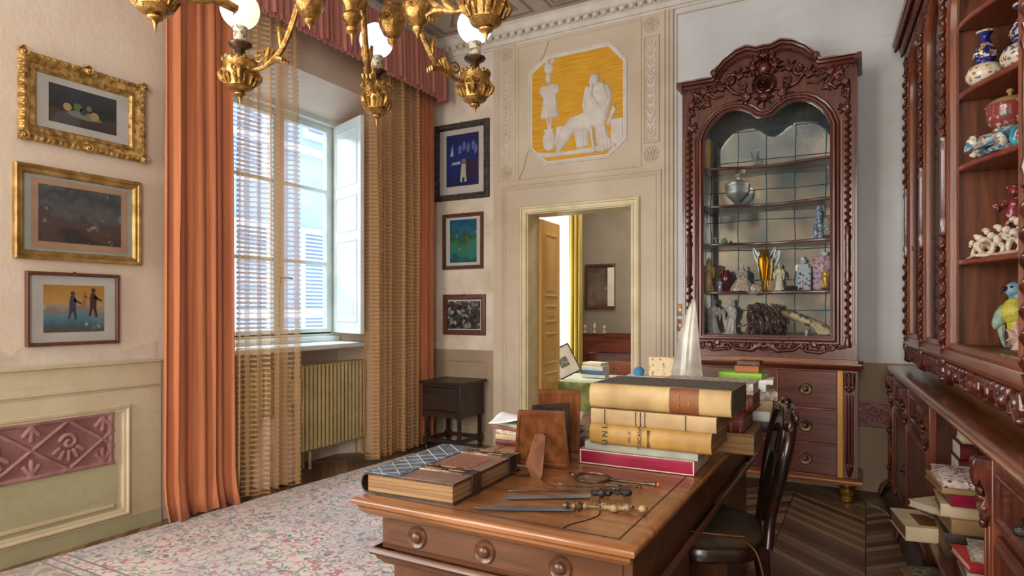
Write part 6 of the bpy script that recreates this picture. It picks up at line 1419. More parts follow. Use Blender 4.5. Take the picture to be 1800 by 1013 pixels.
for k, (s0, s1, wdt) in enumerate(((.245, .885, .075), (.955, 1.615, .075), (1.70, 2.985, .055), (3.075, 3.73, .075))):
    zs_ = 2.72 if k != 2 else 2.65
    I = arch(s0+wdt, s1-wdt, 1.19+.0, zs_, 3.04); O = archo(s0, s1, 1.186, zs_, 3.12); O[2] = (s0, zs_+.02)
    m = MB(); m.bridge(O, I, FR(TF), -.03, 0, closed=True); m.ring(I, [(-.030, 0), (-.026, .014), (-.014, .018), (-.004, .008), (.004, .004), (.006, -.02)], FR(TF), caploop=False)
    f = m.build('door_frame', 'red_z', up, local=True, ang=30)
    if k != 2:
        m = MB(); m.prism(I, FR(TF+.015), 0, .003); m.build('door_glass', 'clear', f, local=True, flat=True)
        m = MB(); ks = s1-.035; m.tube([(TF-.004, -ks, 1.72), (TF-.05, -ks, 1.72)], .004, 6); m.ring(arc(ks, 1.72, .016, 0, 360, 12)[:-1], [(0, 0), (0, .004), (.005, .004), (.005, 0)], FR(TF-.05)); m.build('key', 'darkbronze', f, local=True)
        m = MB()
        for z in (1.58, 2.02, 2.36, 2.70): bl(m, TF+.07, .56, s0, s1, z-.02, z)
        m.build('shelf', 'pink_shelf', up, local=True)
    if k in (0, 1):
        S = []
        for sg, sc_ in ((1, s0+.05), (-1, s1-.05)): S += [(spiral(sc_+sg*.03, 3.03, .005, .035, 90, 1.4, d=sg), .010, .018), ([(sc_, 2.97), (sc_+sg*.01, 2.88)], (.014, .005), .016), ([(sc_+sg*.08, 3.06), (sc_+sg*.16, 3.085)], (.012, .005), .014)]
        m = MB(); m.height(FR(TF), s0, s1, 2.82, 3.11, 110, 50, strokes_h(S), eps=.0008); m.build('spandrel_carving', 'carved', f, local=True)
for s in (.20, .92, 1.655, 3.03, 3.78):
    m = MB(); bl(m, TF-.004, TF+.04, s-.035, s+.035, 1.186, 3.12); m.build('stile', 'red_z', up, local=True, bev=.003)
    m = MB(); rope(m, TF-.016, -s, 1.16, 1.70, .018, .075); m.build('rope_column', 'carved', up, local=True)
    m = MB(); rope(m, TF-.016, -s, 2.20, 2.98, .018, .075); m.build('rope_column', 'carved', up, local=True)
    m = MB(); m.lathe((TF-.012, -s, 0), [(.008, 1.70), (.02, 1.715), (.014, 1.74), (.022, 1.77), (.015, 1.80), (.017, 1.95), (.015, 2.11), (.022, 2.14), (.014, 2.17), (.02, 2.19), (.008, 2.20)], 12, mod=lambda a, z: 1+.1*math.cos(5*a)); m.build('leaf_finial', 'carved', up, local=True)
    m = MB(); m.lathe((TF-.012, -s, 0), [(.016, 1.07), (.022, 1.10), (.014, 1.13), (.02, 1.16)], 10); m.build('column_foot', 'carved', up, local=True)
    m = MB(); m.lathe((TF-.012, -s, 0), [(.018, 2.98), (.012, 3.02), (.022, 3.06), (.01, 3.10)], 10); m.build('top_finial', 'carved', up, local=True)
# carved apron
S = []; B = []
s = .16
for s0, s1 in ((.2, .92), (.92, 1.655), (1.655, 3.03), (3.03, 3.78)):
    c = (s0+s1)/2; wd = s1-s0
    for sg in (-1, 1):
        X = lambda a: c+sg*a
        S += [([(X(.0), 1.085), (X(wd*.22), 1.075), (X(wd*.36), 1.07)], .014, .02), (spiral(X(wd*.40), 1.055, .006, .038, 90, 1.4, d=sg), .013, .034), (spiral(X(wd*.28), 1.05, .006, .030, 0, 1.4, d=-sg), .012, .032),
              ([(X(wd*.40), 1.05), (X(wd*.44), 1.01)], (.020, .008), .035), ([(X(wd*.2), 1.07), (X(wd*.18), 1.03), (X(wd*.12), 1.02)], (.018, .008), .03), ([(X(wd*.10), 1.07), (X(wd*.07), 1.025)], (.018, .008), .03)]
        for q in range(int(wd*7)): S.append(([(X(.04+q*.07), 1.09), (X(.05+q*.07), 1.045)], (.016, .007), .028))
    B += [(c, 1.05, .035, .04, .04)]
m = MB(); m.height(FR(TF+.004), .16, 3.7, .985, 1.105, 900, 34, strokes_h(S, B), eps=.001); m.build('apron_carving', 'carved', up, local=True)
m = MB(); bl(m, TF+.006, TF+.03, .16, SE, 1.045, 1.10); m.build('apron_board', 'mahog_y', up, local=True)
# serpentine shelves of the open centre
SH = (1.584, 2.024, 2.36, 2.69)
for z in SH:
    pts = [(TF+.025+.17*math.sin(PI*i/30)**2, -(1.735+1.22*i/30)) for i in range(31)]
    m = MB(); m.prism(pts+[(.56, -2.954), (.56, -1.735)], lambda u, v, w=0: (u, v, w), z-.026, z); m.build('shelf', 'pink_shelf', up, local=True, bev=.007)
m = MB()
for z in (1.45, 1.72, 2.25, 2.5, 2.8): bl(m, TF-.012, TF-.002, 2.925, 2.945, z-.035, z+.035)
m.build('hinge', 'red_z', up, local=True, bev=.002)
# porcelain on the open shelves
def gourd(s, t, z, label, sc=1.0):
    x, y, _ = rw(t, s, z); v = thing('double_gourd_vase', label, 'vase', (x, y, z), 0, 'blue and gold double gourd vases')
    k = lambda L_: [(r*sc, h*sc) for r, h in L_]
    m = MB(); m.lathe((x, y, z), k([(.045, 0), (.062, .010), (.078, .035), (.080, .055), (.066, .085), (.040, .100)]), 28); m.build('lower_body', 'imari_pale', v)
    m = MB(); m.lathe((x, y, z), k([(.040, .100), (.030, .108), (.038, .118), (.050, .135), (.050, .150), (.038, .175), (.024, .200)]), 28); m.build('upper_body', 'imari', v)
    m = MB(); m.lathe((x, y, z), k([(.0405, .098), (.034, .106), (.036, .116), (.044, .124)]), 28, caps=False); m.build('waist', 'imari_blue', v)
    m = MB(); m.lathe((x, y, z), k([(.0245, .198), (.017, .222), (.020, .238), (.034, .252), (.036, .256), (.030, .252), (.014, .225)]), 28, caps=False); m.build('neck', 'imari_blue', v)
    m = MB(); m.lathe((x, y, z), k([(.030, .249), (.037, .253), (.0375, .258), (.032, .2555)]), 28, caps=False); m.build('rim', 'imari_pale', v)
gourd(1.865, .235, 2.36, 'blue and gold double gourd vase at the left end of its shelf', .93)
gourd(2.04, .335, 2.36, 'blue and gold double gourd vase cut by the right edge of the photograph', 1.05)
x, y, _ = rw(.36, 1.90, 2.69); m = MB(); m.lathe((x, y, 2.69), [(.05, 0), (.07, .05), (.09, .12), (.10, .2), (.08, .28), (.05, .32)], 28); tag(m.build('ceramic_jar', 'frosted_urn'), 'plain white ceramic jar on the topmost shelf at the right', 'jar')
# lidded bowl on sculpted figures
s_, t_, z_ = 1.98, .30, 2.024; x, y, _ = rw(t_, s_, z_); tu = thing('figural_tureen', 'lidded rose-red enamelled bowl carried by blue and white sea figures', 'tureen', (x, y, z_))
m = MB(); m.lathe((x, y, z_), [(.03, .09), (.055, .105), (.078, .135), (.084, .165), (.082, .19), (.088, .200), (.086, .206)], 30); m.build('bowl', 'rose_bowl', tu)
m = MB(); m.lathe((x, y, z_), [(.087, .206), (.080, .214), (.055, .232), (.02, .240), (.008, .246), (.006, .252), (.014, .262), (.012, .270), (.003, .276)], 30); m.build('lid', 'vellum', tu)
m = MB(); r_ = random.Random(9)
for k in range(9):
    a = 2*PI*k/9; R_ = .085+.03*(k % 3); px_, py_ = x+R_*math.cos(a), y+R_*math.sin(a)
    m.tube(smooth_path([(px_+.02*math.cos(a), py_+.02*math.sin(a), z_+.004), (px_, py_, z_+.035), (x+.05*math.cos(a+.4), y+.05*math.sin(a+.4), z_+.075), (x+.035*math.cos(a+.6), y+.035*math.sin(a+.6), z_+.11)], 5), [.012+.014*math.sin(PI*i/16) for i in range(16)], 9)
    m.ball((px_, py_, z_+.045), (.026, .026, .034), 9, 7)
m.lathe((x, y, z_), [(.10, 0), (.11, .012), (.075, .03), (.04, .06), (.035, .10)], 24, mod=lambda a, z: 1+.12*math.sin(5*a))
xl, yl, _ = rw(t_-.06, s_-.13, z_)
m.tube(smooth_path([(xl, yl, z_+.012), ((xl+x)/2-.01, (yl+y)/2+.01, z_+.05), (x-.03, y+.03, z_+.11)], 5), [.016, .018, .022, .026, .03, .034, .034, .032, .03, .026, .02][:11], 10)
m.build('sea_figures', 'sea_glaze', tu)
m = MB(); m.tube(smooth_path([(x+.01, y-.10, z_+.01), (x+.0, y-.09, z_+.06), (x+.02, y-.06, z_+.09)], 5), [.014]*6+[.018]*5, 9); m.ball((x+.01, y-.10, z_+.04), (.03, .02, .035), 10, 8); m.build('blue_fish', P('turquoise_glaze', '#2f86a8', '#5ab0c0', rough=.2, scale=30), tu)
# cherub group on the shelf below
def putto(x, y, z, h, mat_, label, name='cherub_figurine', seed=1, group='white cherub figurines'):
    m = MB(); r_ = random.Random(seed); a0 = r_.uniform(-.6, .6)
    m.lathe((x, y, z), [(h*.30, 0), (h*.32, h*.03), (h*.22, h*.10)], 14, mod=lambda a, z: 1+.15*math.sin(4*a+seed))
    m.ball((x, y, z+h*.50), (h*.13, h*.11, h*.19), 12, 9); m.ball((x+.02*h*seed % .02, y, z+h*.86), (h*.10, h*.10, h*.115), 12, 9); m.ball((x, y+.03*h, z+h*.92), (h*.11, h*.10, h*.08), 10, 7)
    for s in (-1, 1):
        m.tube(smooth_path([(x+s*h*.07, y, z+h*.38), (x+s*h*.13, y-h*.10, z+h*.24), (x+s*h*.09+a0*.02, y-h*.04, z+h*.06)], 4), [h*.085]*3+[h*.07]*3+[h*.05]*3, 8)
        m.tube(smooth_path([(x+s*h*.12, y, z+h*.62), (x+s*h*.22, y-h*.06, z+h*.52), (x+s*h*(.22 if seed % 2 else .08), y-h*.16, z+h*(.66 if s > 0 else .48))], 4), [h*.055]*3+[h*.048]*3+[h*.036]*3, 7)
        m.ball((x+s*h*.14, y+h*.10, z+h*.64), (h*.10, h*.03, h*.13), 8, 6)
    o = m.build(name, mat_); tag(o, label, 'figurine', group); return o
z_ = 1.584
for k, (s, t, h, lab) in enumerate(((1.80, .215, .115, 'white cherub figurine standing alone at the left end of its shelf'), (1.875, .235, .135, 'white cherub figurine second from the left beside the wreathed one'), (1.95, .262, .14, 'white cherub figurine with yellow flowers, in front of the tall green candlestick'), (2.04, .30, .16, 'white cherub figurine below the red-coated rider, near the right edge'))):
    x, y, _ = rw(t, s, z_); putto(x, y, z_, h, 'bisque', lab, seed=k+1)
x, y, _ = rw(.225, 1.915, z_); m = MB(); m.tube([(x+.028*math.cos(a*PI/9), y-.02+.01*math.sin(a), z_+.045+.032*math.sin(a*PI/9)) for a in range(18)], .010, 7, closed=True); m.bx(x-.05, x+.06, y-.045, y+.05, z_, z_+.012); tag(m.build('porcelain_wreath', 'bisque'), 'small white porcelain wreath on a plinth between the cherubs', 'ornament')
x, y, _ = rw(.335, 1.885, z_)
m = MB(); m.lathe((x, y, z_), [(.04, 0), (.04, .02), (.032, .04), (.036, .10), (.028, .14)], 16, mod=lambda a, z: 1+.1*math.sin(5*a)); m.ball((x, y, z_+.20), (.030, .024, .055), 12, 9); m.ball((x, y-.004, z_+.285), (.020, .022, .026), 12, 9); m.ball((x, y, z_+.306), (.030, .028, .010), 12, 6)
for sg in (-1, 1):
    m.tube(smooth_path([(x+sg*.026, y, z_+.24), (x+sg*.055, y-.02, z_+.21), (x+sg*.075, y-.05, z_+.225)], 4), [.012]*5+[.009]*4, 8); m.tube(smooth_path([(x+sg*.012, y, z_+.16), (x+sg*.03, y-.03, z_+.13), (x+sg*.028, y-.035, z_+.07)], 4), [.016]*5+[.011]*4, 8)
tag(m.build('rider_figurine', 'redcoat'), 'porcelain figure in a red coat and dark hat rising above the white cherubs', 'figurine')
x, y, _ = rw(.365, 1.795, z_); m = MB(); m.lathe((x, y, z_), [(.035, 0), (.036, .012), (.014, .03), (.012, .20), (.016, .24), (.012, .27), (.020, .285), (.022, .31), (.014, .318)], 16); tag(m.build('candlestick', P('green_bronze', '#4a5244', '#6a7058', rough=.4, scale=20)), 'tall thin green candlestick behind the white cherubs', 'candlestick')
# parrot
s_, t_, z_ = 1.97, .33, 1.186; x, y, _ = rw(t_, s_, z_); pr_ = thing('parrot_ornament', 'blue and yellow ceramic parrot perched on a fluted silver base', 'ornament', (x, y, z_))
m = MB(); m.lathe((x+.02, y, z_), [(.055, 0), (.058, .01), (.046, .03), (.050, .07), (.040, .09)], 24, mod=lambda a, z: 1+.12*math.cos(10*a)); m.build('fluted_base', 'silver', pr_)
bp = smooth_path([(x+.075, y-.03, z_+.10), (x+.055, y-.02, z_+.15), (x+.02, y, z_+.195), (x-.005, y, z_+.235)], 5); m = MB(); m.tube(bp, [.022, .034, .044, .050, .053, .054, .054, .053, .051, .048, .045, .042, .040, .038, .036, .034], 16); m.ball((x-.012, y, z_+.250), (.036, .034, .034), 14, 10); m.build('body', 'parrot_blue', pr_)
m = MB(); m.ball((x-.012, y-.02, z_+.155), (.052, .045, .062), 16, 12); m.tube(smooth_path([(x-.01, y-.02, z_+.12), (x-.015, y-.03, z_+.06), (x-.02, y-.03, z_+.012)], 5), [.034, .034, .032, .030, .028, .026, .022, .018, .014, .010, .006], 10); m.build('breast', 'parrot_yellow', pr_)
m = MB(); m.ball((x-.060, y+.0, z_+.135), (.026, .03, .060), 14, 10, R=Matrix.Rotation(.35, 3, 'Y')); m.tube(smooth_path([(x-.06, y, z_+.10), (x-.055, y, z_+.05), (x-.045, y, z_+.004)], 4), [.018, .017, .015, .013, .011, .009, .008, .006, .004], 8); m.build('wing', 'parrot_green', pr_)
m = MB(); m.tube(smooth_path([(x-.040, y-.01, z_+.256), (x-.058, y-.014, z_+.250), (x-.060, y-.014, z_+.232)], 4), [.011, .011, .010, .009, .008, .006, .004, .003, .002], 8); m.ball((x-.028, y-.031, z_+.262), .005, 8, 6); m.build('beak', 'ebony', pr_)
x, y, _ = rw(.30, 2.12, z_); m = MB()
for k in range(7): a = k*2*PI/7; m.tube([(x, y, z_+.03), (x+.03*math.cos(a), y, z_+.06+.03*math.sin(a)), (x+.05*math.cos(a), y-.01, z_+.06+.055*math.sin(a))], [.012, .012, .003], 7)
m.lathe((x, y, z_), [(.03, 0), (.02, .02), (.012, .05)], 12); tag(m.build('pink_flower_ornament', P('pink_porcelain', '#c99a98', '#dcbcb8', rough=.3, scale=20)), 'pink spiky porcelain flower beside the parrot', 'ornament')

# ---------------------------------------------------------------- books in the open bay; corners are given in the cabinet's own frame
def rbook(s, t, z, L, Wd, T, rz, cov, pg, label, tilt=None, **k):
    x, y, _ = rw(t, s, z); return book((x, y, z), L, Wd, T, RA+rz, cov, pg, label, tilt=tilt, group='books in the open bay of the sideboard', **k)
D['orangebook'] = P('faded_orange_cover', '#b0714e', rough=.6, scale=8); D['creambook'] = P('cream_cover', '#c9b998', '#d6c9aa', rough=.6, scale=12)
D['tealbook'] = P('teal_grey_cover', '#7a8c8c', '#9aa8a2', rough=.6, scale=14); D['patterned'] = floral('patterned_boards', '#cdbfb8', ['#7a3a4c', '#d8ccc4', '#d8ccc4', '#5a2c40', '#e4dcd6'], 55, rough=.6, size=.5)
D['bwphoto'] = floral('grey_town_print', '#6e685c', ['#8f8878', '#4a463e', '#a39a86', '#5f5a50'], 60, rough=.6, size=.5); D['redjacket'] = P('red_jacket', '#a8282c', '#bc3a38', rough=.35, scale=8)
zc = .385
# rear stack against the far partition
zz = zc
for L, Wd, T, cov, pg, lab, bands in ((.30, .24, .085, 'dkleather', 'page', 'dark thick book at the bottom of the rear stack in the open bay', 0), (.29, .23, .08, 'redleather', 'page', 'dark red book second from the bottom of the rear stack in the open bay', 0),
        (.28, .22, .08, 'dkleather', 'page', 'brown book third from the bottom of the rear stack in the open bay', 0), (.28, .20, .075, 'redleather', 'page_white', 'gilt ribbed brown leather volume, lower of two in the rear stack', 4),
        (.27, .20, .070, 'redleather', 'page_white', 'gilt ribbed brown leather volume, upper of two in the rear stack', 4), (.24, .18, .065, 'creambook', 'page_white', 'cream-sided book on the very top of the rear stack under the counter', 0)):
    rbook(1.98, .24, zz, L, Wd, T, 0, cov, pg, lab, spine=.010, bands=bands, bandmat='brass'); zz += T
# front stack
zz = zc
for s, t, L, Wd, T, rz, cov, pg, lab in ((2.28, .17, .34, .26, .10, 0, 'dkleather', 'page', 'large dark book at the bottom of the middle stack in the open bay'), (2.28, .18, .33, .25, .055, .05, 'vellum2', 'page', 'tan book under the white album in the middle stack'),
        (2.27, .16, .33, .24, .050, -.04, 'creambook', 'page', 'cream book in the middle stack below the crimson one'), (2.28, .18, .33, .25, .045, .03, 'crimson', 'page', 'crimson book in the middle stack of the open bay'),
        (2.26, .16, .36, .27, .030, .08, 'vellum', 'page', 'yellow vellum book under the patterned one'), (2.28, .19, .40, .30, .028, .0, 'patterned', 'page_white', 'large thin book in pink and white patterned boards, topmost of the middle stack')):
    rbook(s, t, zz, L, Wd, T, rz, cov, pg, lab, spine=.004); zz += T
rbook(2.10, .03, zc, .32, .27, .060, .12, 'creambook', 'page', 'large cream book with a dark cover picture jutting from the shelf edge', spine=.004)
bk = [q for q in bpy.data.objects if q.get('label', '').startswith('large cream book with a dark')][0]
m = MB(); m.T = Matrix.Translation(bk.location) @ Matrix.Rotation(RA+.12, 4, 'Z'); m.bx(-.10, .04, -.10, .06, .060, .0615); m.build('cover_picture', 'stained', bk)
rbook(2.03, .10, zc+.060, .22, .17, .045, .5, 'marble_grey', 'page', 'grey marbled book lying askew on the jutting cream book', spine=.004)
rbook(2.07, .06, zc+.105, .24, .17, .030, .75, 'creambook', 'page_white', 'cream and red paperback lying askew above the marbled one', spine=.003)
rbook(2.56, .20, zc, .34, .26, .050, -.05, 'tealbook', 'page', 'grey-green book at the near end of the shelf in the open bay', spine=.004)
rbook(2.56, .17, zc+.050, .30, .22, .028, .1, 'redjacket', 'page_white', 'bright red-jacketed book near the right bracket', spine=.004)
rbook(2.57, .18, zc+.078, .26, .18, .030, -.1, 'marble_grey', 'page_white', 'grey speckled book on the bright red one near the right bracket', spine=.004)
for s, t, z, L, Wd, T, rz, cov, pg, lab in ((2.18, .10, .165, .40, .30, .035, .1, 'orangebook', 'page', 'faded orange book on the floor of the open bay'), (2.20, .07, .200, .30, .24, .040, .35, 'bwphoto', 'page', 'book with a grey town view on its cover, bottom of the open bay'),
        (2.52, .10, .165, .34, .27, .045, 0, 'greybook', 'page', 'grey book at the bottom of the open bay near the right bracket'), (2.54, .08, .210, .30, .22, .030, .2, 'orangebook', 'page', 'salmon book lying over the grey one at the bottom right of the open bay'),
        (2.56, .06, .240, .22, .17, .025, -.1, 'tealbook', 'page_white', 'small grey-green book topmost at the bottom right of the open bay')):
    rbook(s, t, z, L, Wd, T, rz, cov, pg, lab, spine=.004)
# ---------------------------------------------------------------- chair
ch = thing('balloon_back_chair', 'dark carved balloon-back chair with a brown cushion drawn up to the desk', 'chair', (-.575, 2.74, 0), math.radians(192)); ch.scale = (1, 1, .97)
def bxx(z): return -.215-.085*max(0, (z-.45)/.52)**1.3
loop = [(-.185, .45), (-.165, .56), (-.20, .68), (-.232, .80), (-.215, .90), (-.13, .965), (0, .985), (.13, .965), (.215, .90), (.232, .80), (.20, .68), (.165, .56), (.185, .45)]
pts = smooth_path([(bxx(z), y, z) for y, z in loop], 6)
m = MB(); n = len(pts); m.tube(pts, [.019+.008*math.sin(PI*i/n) for i in range(n)], 12); m.build('back_frame', 'ebonised', ch, local=True)
m = MB()
for s in (-1, 1):
    m.tube([(bxx(.95), p[0], p[1]) for p in spiral(s*.075, .985, .006, .034, 200 if s > 0 else -20, 1.4, d=s)], .009, 8); m.ball((bxx(.9)-.006, s*.205, .935), (.026, .030, .042), 10, 8); m.tube([(bxx(.93)-.02, p[0], p[1]) for p in spiral(s*.19, .965, .006, .032, 90, 1.3, d=s)], .011, 8)
    m.tube([(bxx(.95), p[0], p[1]) for p in spiral(s*.16, .955, .005, .022, 90, 1.2, d=-s)], .008, 8)
m.ball((bxx(.98), 0, 1.005), (.022, .045, .026), 12, 8); m.ball((bxx(.98)+.01, 0, .98), (.018, .03, .02), 10, 8); m.build('crest_carving', 'ebonised', ch, local=True)
m = MB(); inn = [(y*.82, .47+(z-.45)*.80) for y, z in loop[1:-1]]; F = lambda u, v, w=0: (bxx(v)+w, u, v); m.bridge([(y*.99, z) for y, z in loop[1:-1]], [(y*.80, .50+(z-.45)*.78) for y, z in loop[1:-1]], F, -.010, .012, closed=False); m.build('inner_back_rim', 'ebonised', ch, local=True)
o_ = [(.125*math.cos(a), .665+.135*math.sin(a)) for a in [2*PI*k/28 for k in range(28)]]
m = MB(); m.prism(o_, F, -.014, .016); m.build('back_pad', 'dkleather', ch, local=True, bev=.006)
m = MB(); m.tube([(bxx(.52), -.17, .52), (bxx(.55), 0, .55), (bxx(.52), .17, .52)], .016, 10); m.build('back_rail', 'ebonised', ch, local=True)
m = MB(); m.tube([(bxx(.8), 0, .80), (bxx(.97), 0, .965)], .010, 8); m.build('back_splat', 'ebonised', ch, local=True)
m = MB(); seat = [(.20*1.0*math.copysign(abs(math.cos(a))**.7, math.cos(a)), (.225)*math.copysign(abs(math.sin(a))**.7, math.sin(a))*(1 if math.cos(a) > 0 else .88)) for a in [2*PI*k/36 for k in range(36)]]
m.loft([[(x*k, y*k, z) for x, y in seat] for k, z in ((.96, .375), (1.0, .385), (1.0, .425), (.97, .435))]); m.build('seat_frame', 'ebonised', ch, local=True)
m = MB(); m.loft([[(x*k, y*k, z) for x, y in seat] for k, z in ((.95, .432), (1.03, .440), (1.05, .460), (1.0, .482), (.85, .497), (.55, .505), (.2, .508))]); cu = m.build('cushion', 'cushion', ch, local=True, ang=90)
m = MB(); m.tube(smooth_path([(-.12, .18, .475), (-.17, .24, .45), (-.20, .26, .33), (-.21, .29, .20)], 6), .004, 6); m.tube(smooth_path([(.15, .20, .50), (0, .235, .505), (-.13, .19, .49)], 6), .004, 6); m.build('cushion_tie', 'stained', cu, local=True)
for s in (-1, 1):
    m = MB(); m.tube(smooth_path([(.17, s*.18, .39), (.20, s*.20, .30), (.175, s*.185, .15), (.17, s*.18, .05), (.19, s*.19, .012)], 5), [.028]*4+[.026, .024, .022, .020, .018]+[.016]*8+[.017, .018, .020, .022], 10); m.build('leg', 'ebonised', ch, local=True)
    m = MB(); m.tube(smooth_path([(-.20, s*.18, .46), (-.205, s*.18, .36), (-.22, s*.18, .2), (-.27, s*.185, .012)], 5), .021, 8); m.build('leg', 'ebonised', ch, local=True)

# ---------------------------------------------------------------- chandelier
def rf(r, f): return (r*math.cos(YAW)-f*math.sin(YAW), r*math.sin(YAW)+f*math.cos(YAW))
HC = (-2.02, 2.16); 
cl = thing('chandelier', 'large gilt bronze chandelier with mask cups and opal globes hanging from the ceiling', 'chandelier', (HC[0], HC[1], 4.12))
cups = [(-1.34, 3.14, 2.375, 'warm'), (-.744, 3.50, 2.375, 'cool'), (-.195, 3.34, 2.385, 'cool'), (-.10, 2.44, 2.385, 'warm'), (-.70, 2.13, 2.40, 'warm'), (-1.31, 2.34, 2.385, 'warm')]
for i, (r_, f_, zt, kind) in enumerate(cups):
    x, y = rf(r_, f_); ax = math.atan2(y-HC[1], x-HC[0]); R = Matrix.Rotation(ax, 3, 'Z')
    cup = MB(); md = lambda a, z: 1+.07*math.cos(8*a)
    cup.lathe((x, y, zt), [(.001, -.02), (.004, 0), (.008, .018), (.012, .026), (.026, .034), (.028, .040), (.018, .046), (.040, .052), (.058, .062), (.062, .068), (.058, .074), (.066, .10), (.074, .14), (.078, .17), (.074, .19), (.078, .20), (.066, .208), (.030, .214)], 28, mod=lambda a, z: 1+(.05*math.cos(8*a)*math.sin(PI*min(1, max(0, (z-.07)/.13)))), R=R)
    c = cup.build('mask_cup', 'gilt', cl)
    m = MB()
    for k in range(4):
        a = ax+k*PI/2+PI/4
        for s in (-1, 1):
            b_ = a+s*.30; px_, py_ = x+.074*math.cos(b_), y+.074*math.sin(b_)
            tg = Vector((-math.sin(b_), math.cos(b_), 0)); m.tube([tuple(Vector((px_, py_, zt+.145))+tg*.017*math.cos(t)+Vector((0, 0, .017*math.sin(t)))) for t in [q*PI/5 for q in range(10)]], .0055, 6, closed=True); m.ball((px_, py_, zt+.145), .009, 8, 6)
        m.tube(smooth_path([(x+.070*math.cos(a), y+.070*math.sin(a), zt+.165), (x+.092*math.cos(a), y+.092*math.sin(a), zt+.13), (x+.080*math.cos(a), y+.080*math.sin(a), zt+.10), (x+.066*math.cos(a), y+.066*math.sin(a), zt+.085)], 4), [.008]*4+[.013]*5+[.008]*4, 7)
        for s in (-.5, 0, .5):
            b_ = a+PI/4+s; m.tube([(x+.062*math.cos(b_), y+.062*math.sin(b_), zt+.078), (x+.078*math.cos(b_), y+.078*math.sin(b_), zt+.115), (x+.070*math.cos(b_), y+.070*math.sin(b_), zt+.135)], [.004, .010, .003], 6)
    for k in range(16):
        a = 2*PI*k/16; m.ball((x+.077*math.cos(a), y+.077*math.sin(a), zt+.204), (.010, .010, .012), 6, 5)
    m.build('mask_relief', 'gilt', c)
    m = MB(); m.lathe((x, y, zt), [(.020, .212), (.018, .235), (.026, .245), (.020, .252), (.024, .258), (.052, .275), (.056, .284), (.052, .290), (.030, .285)], 26, mod=lambda a, z: 1+(.05*math.cos(12*a) if z > .27 else 0)); m.build('drip_pan', 'darkbronze', cl)
    m = MB(); m.lathe((x, y, zt), [(.028, .284), (.031, .292), (.029, .300), (.032, .350), (.038, .362), (.034, .368)], 20); m.build('candle_sleeve', 'ceramic', cl)
    m = MB(); rg = .092; m.ball((x, y, zt+.362+rg), rg, 28, 20); m.build('opal_globe', 'globe_cool' if kind == 'cool' else 'globe_warm', cl)
    # arm
    hub = Vector((HC[0], HC[1], 0)); cp_ = Vector((x, y, 0)); dv = (cp_-hub); L_ = dv.length; dv.normalize()
    pr_ = [(L_-.07, zt+.145), (L_-.15, zt+.150), (L_-.25, zt+.20), (L_-.33, zt+.32), (L_-.40, zt+.50), (L_-.50, zt+.66), (L_*.22, zt+.72), (.06, zt+.62)]
    ap = smooth_path([tuple(hub+dv*a+Vector((0, 0, z))) for a, z in pr_], 6); m = MB(); n = len(ap); m.tube(ap, [.010+.006*math.sin(PI*i/n) for i in range(n)], 9)
    up_ = Vector((0, 0, 1)); sdv = dv.cross(up_)
    for q, (i0, sc_) in enumerate(((6, 1.0), (9, .9), (13, 1.0), (22, .8))):     # acanthus leaves along the arm
        p = Vector(ap[i0]); tn = (Vector(ap[i0+2])-p).normalized(); nn_ = tn.cross(sdv)
        nn_ = nn_ if (q % 2 == 0) else -nn_
        for s in (-1, 0, 1):
            e = p+tn*.08*sc_+nn_*.055*sc_+sdv*s*.022*sc_; m.tube([tuple(p), tuple(p+tn*.045*sc_+nn_*.020*sc_+sdv*s*.016*sc_), tuple(e), tuple(e+nn_*.012-tn*.01)], [.010, .014, .008, .003], 7)
    v0 = hub+dv*(L_-.13)+Vector((0, 0, zt+.20)); m.tube([tuple(v0+dv*a_+Vector((0, 0, b_))) for a_, b_ in spiral(0, 0, .006, .034, 0, 1.4, 20)], .006, 7)
    v0 = hub+dv*(L_-.52)+Vector((0, 0, zt+.56)); m.tube([tuple(v0+dv*a_+Vector((0, 0, b_))) for a_, b_ in spiral(0, 0, .008, .075, 90, 1.7, 30)], [.006+.006*k/30 for k in range(30)], 8)
    m.build('arm', 'gilt', cl)
# inner tier pendants
for (r_, f_, zt, sc_) in ((-.91, 2.87, 2.61, 1), (-.435, 2.93, 2.60, 1), (-.72, 2.50, 2.66, .9), (-.60, 3.2, 2.66, .9)):
    x, y = rf(r_, f_); m = MB(); m.lathe((x, y, zt), [(.001, 0), (.006, .015), (.022, .03), (.026, .045), (.016, .052), (.045, .07), (.062, .11), (.066, .15), (.056, .19), (.04, .21), (.05, .22), (.03, .24)], 24, mod=lambda a, z: 1+.07*math.cos(7*a)*min(1, max(0, (z-.06)*12)))
    c = m.build('pendant_cup', 'gilt', cl); m = MB()
    for k in range(5):
        a = 2*PI*k/5; pc = Vector((x+.062*math.cos(a), y+.062*math.sin(a), zt+.14)); tg = Vector((-math.sin(a), math.cos(a), 0)); m.tube([tuple(pc+tg*u+Vector((0, 0, v))) for u, v in spiral(0, 0, .004, .026, 0, 1.3, 14)], .006, 6)
    m.tube(smooth_path([(x, y, zt+.22), ((x+HC[0])/2, (y+HC[1])/2, zt+.34), (HC[0], HC[1], zt+.40)], 6), .012, 8); m.build('scroll_relief', 'gilt', c)
m = MB(); m.lathe((HC[0], HC[1], 0), [(.001, 2.54), (.005, 2.57), (.010, 2.59), (.026, 2.60), (.030, 2.615), (.018, 2.63), (.034, 2.645), (.046, 2.67), (.030, 2.69), (.036, 2.72), (.060, 2.75), (.075, 2.82), (.06, 2.90), (.04, 2.94), (.065, 2.98), (.085, 3.05), (.06, 3.14), (.03, 3.2), (.05, 3.3), (.03, 3.4), (.022, 3.7), (.03, 3.75), (.015, 3.8)], 26, mod=lambda a, z: 1+.06*math.cos(6*a)*(1 if 2.68 < z < 3.2 else 0)); m.build('central_stem', 'gilt', cl)
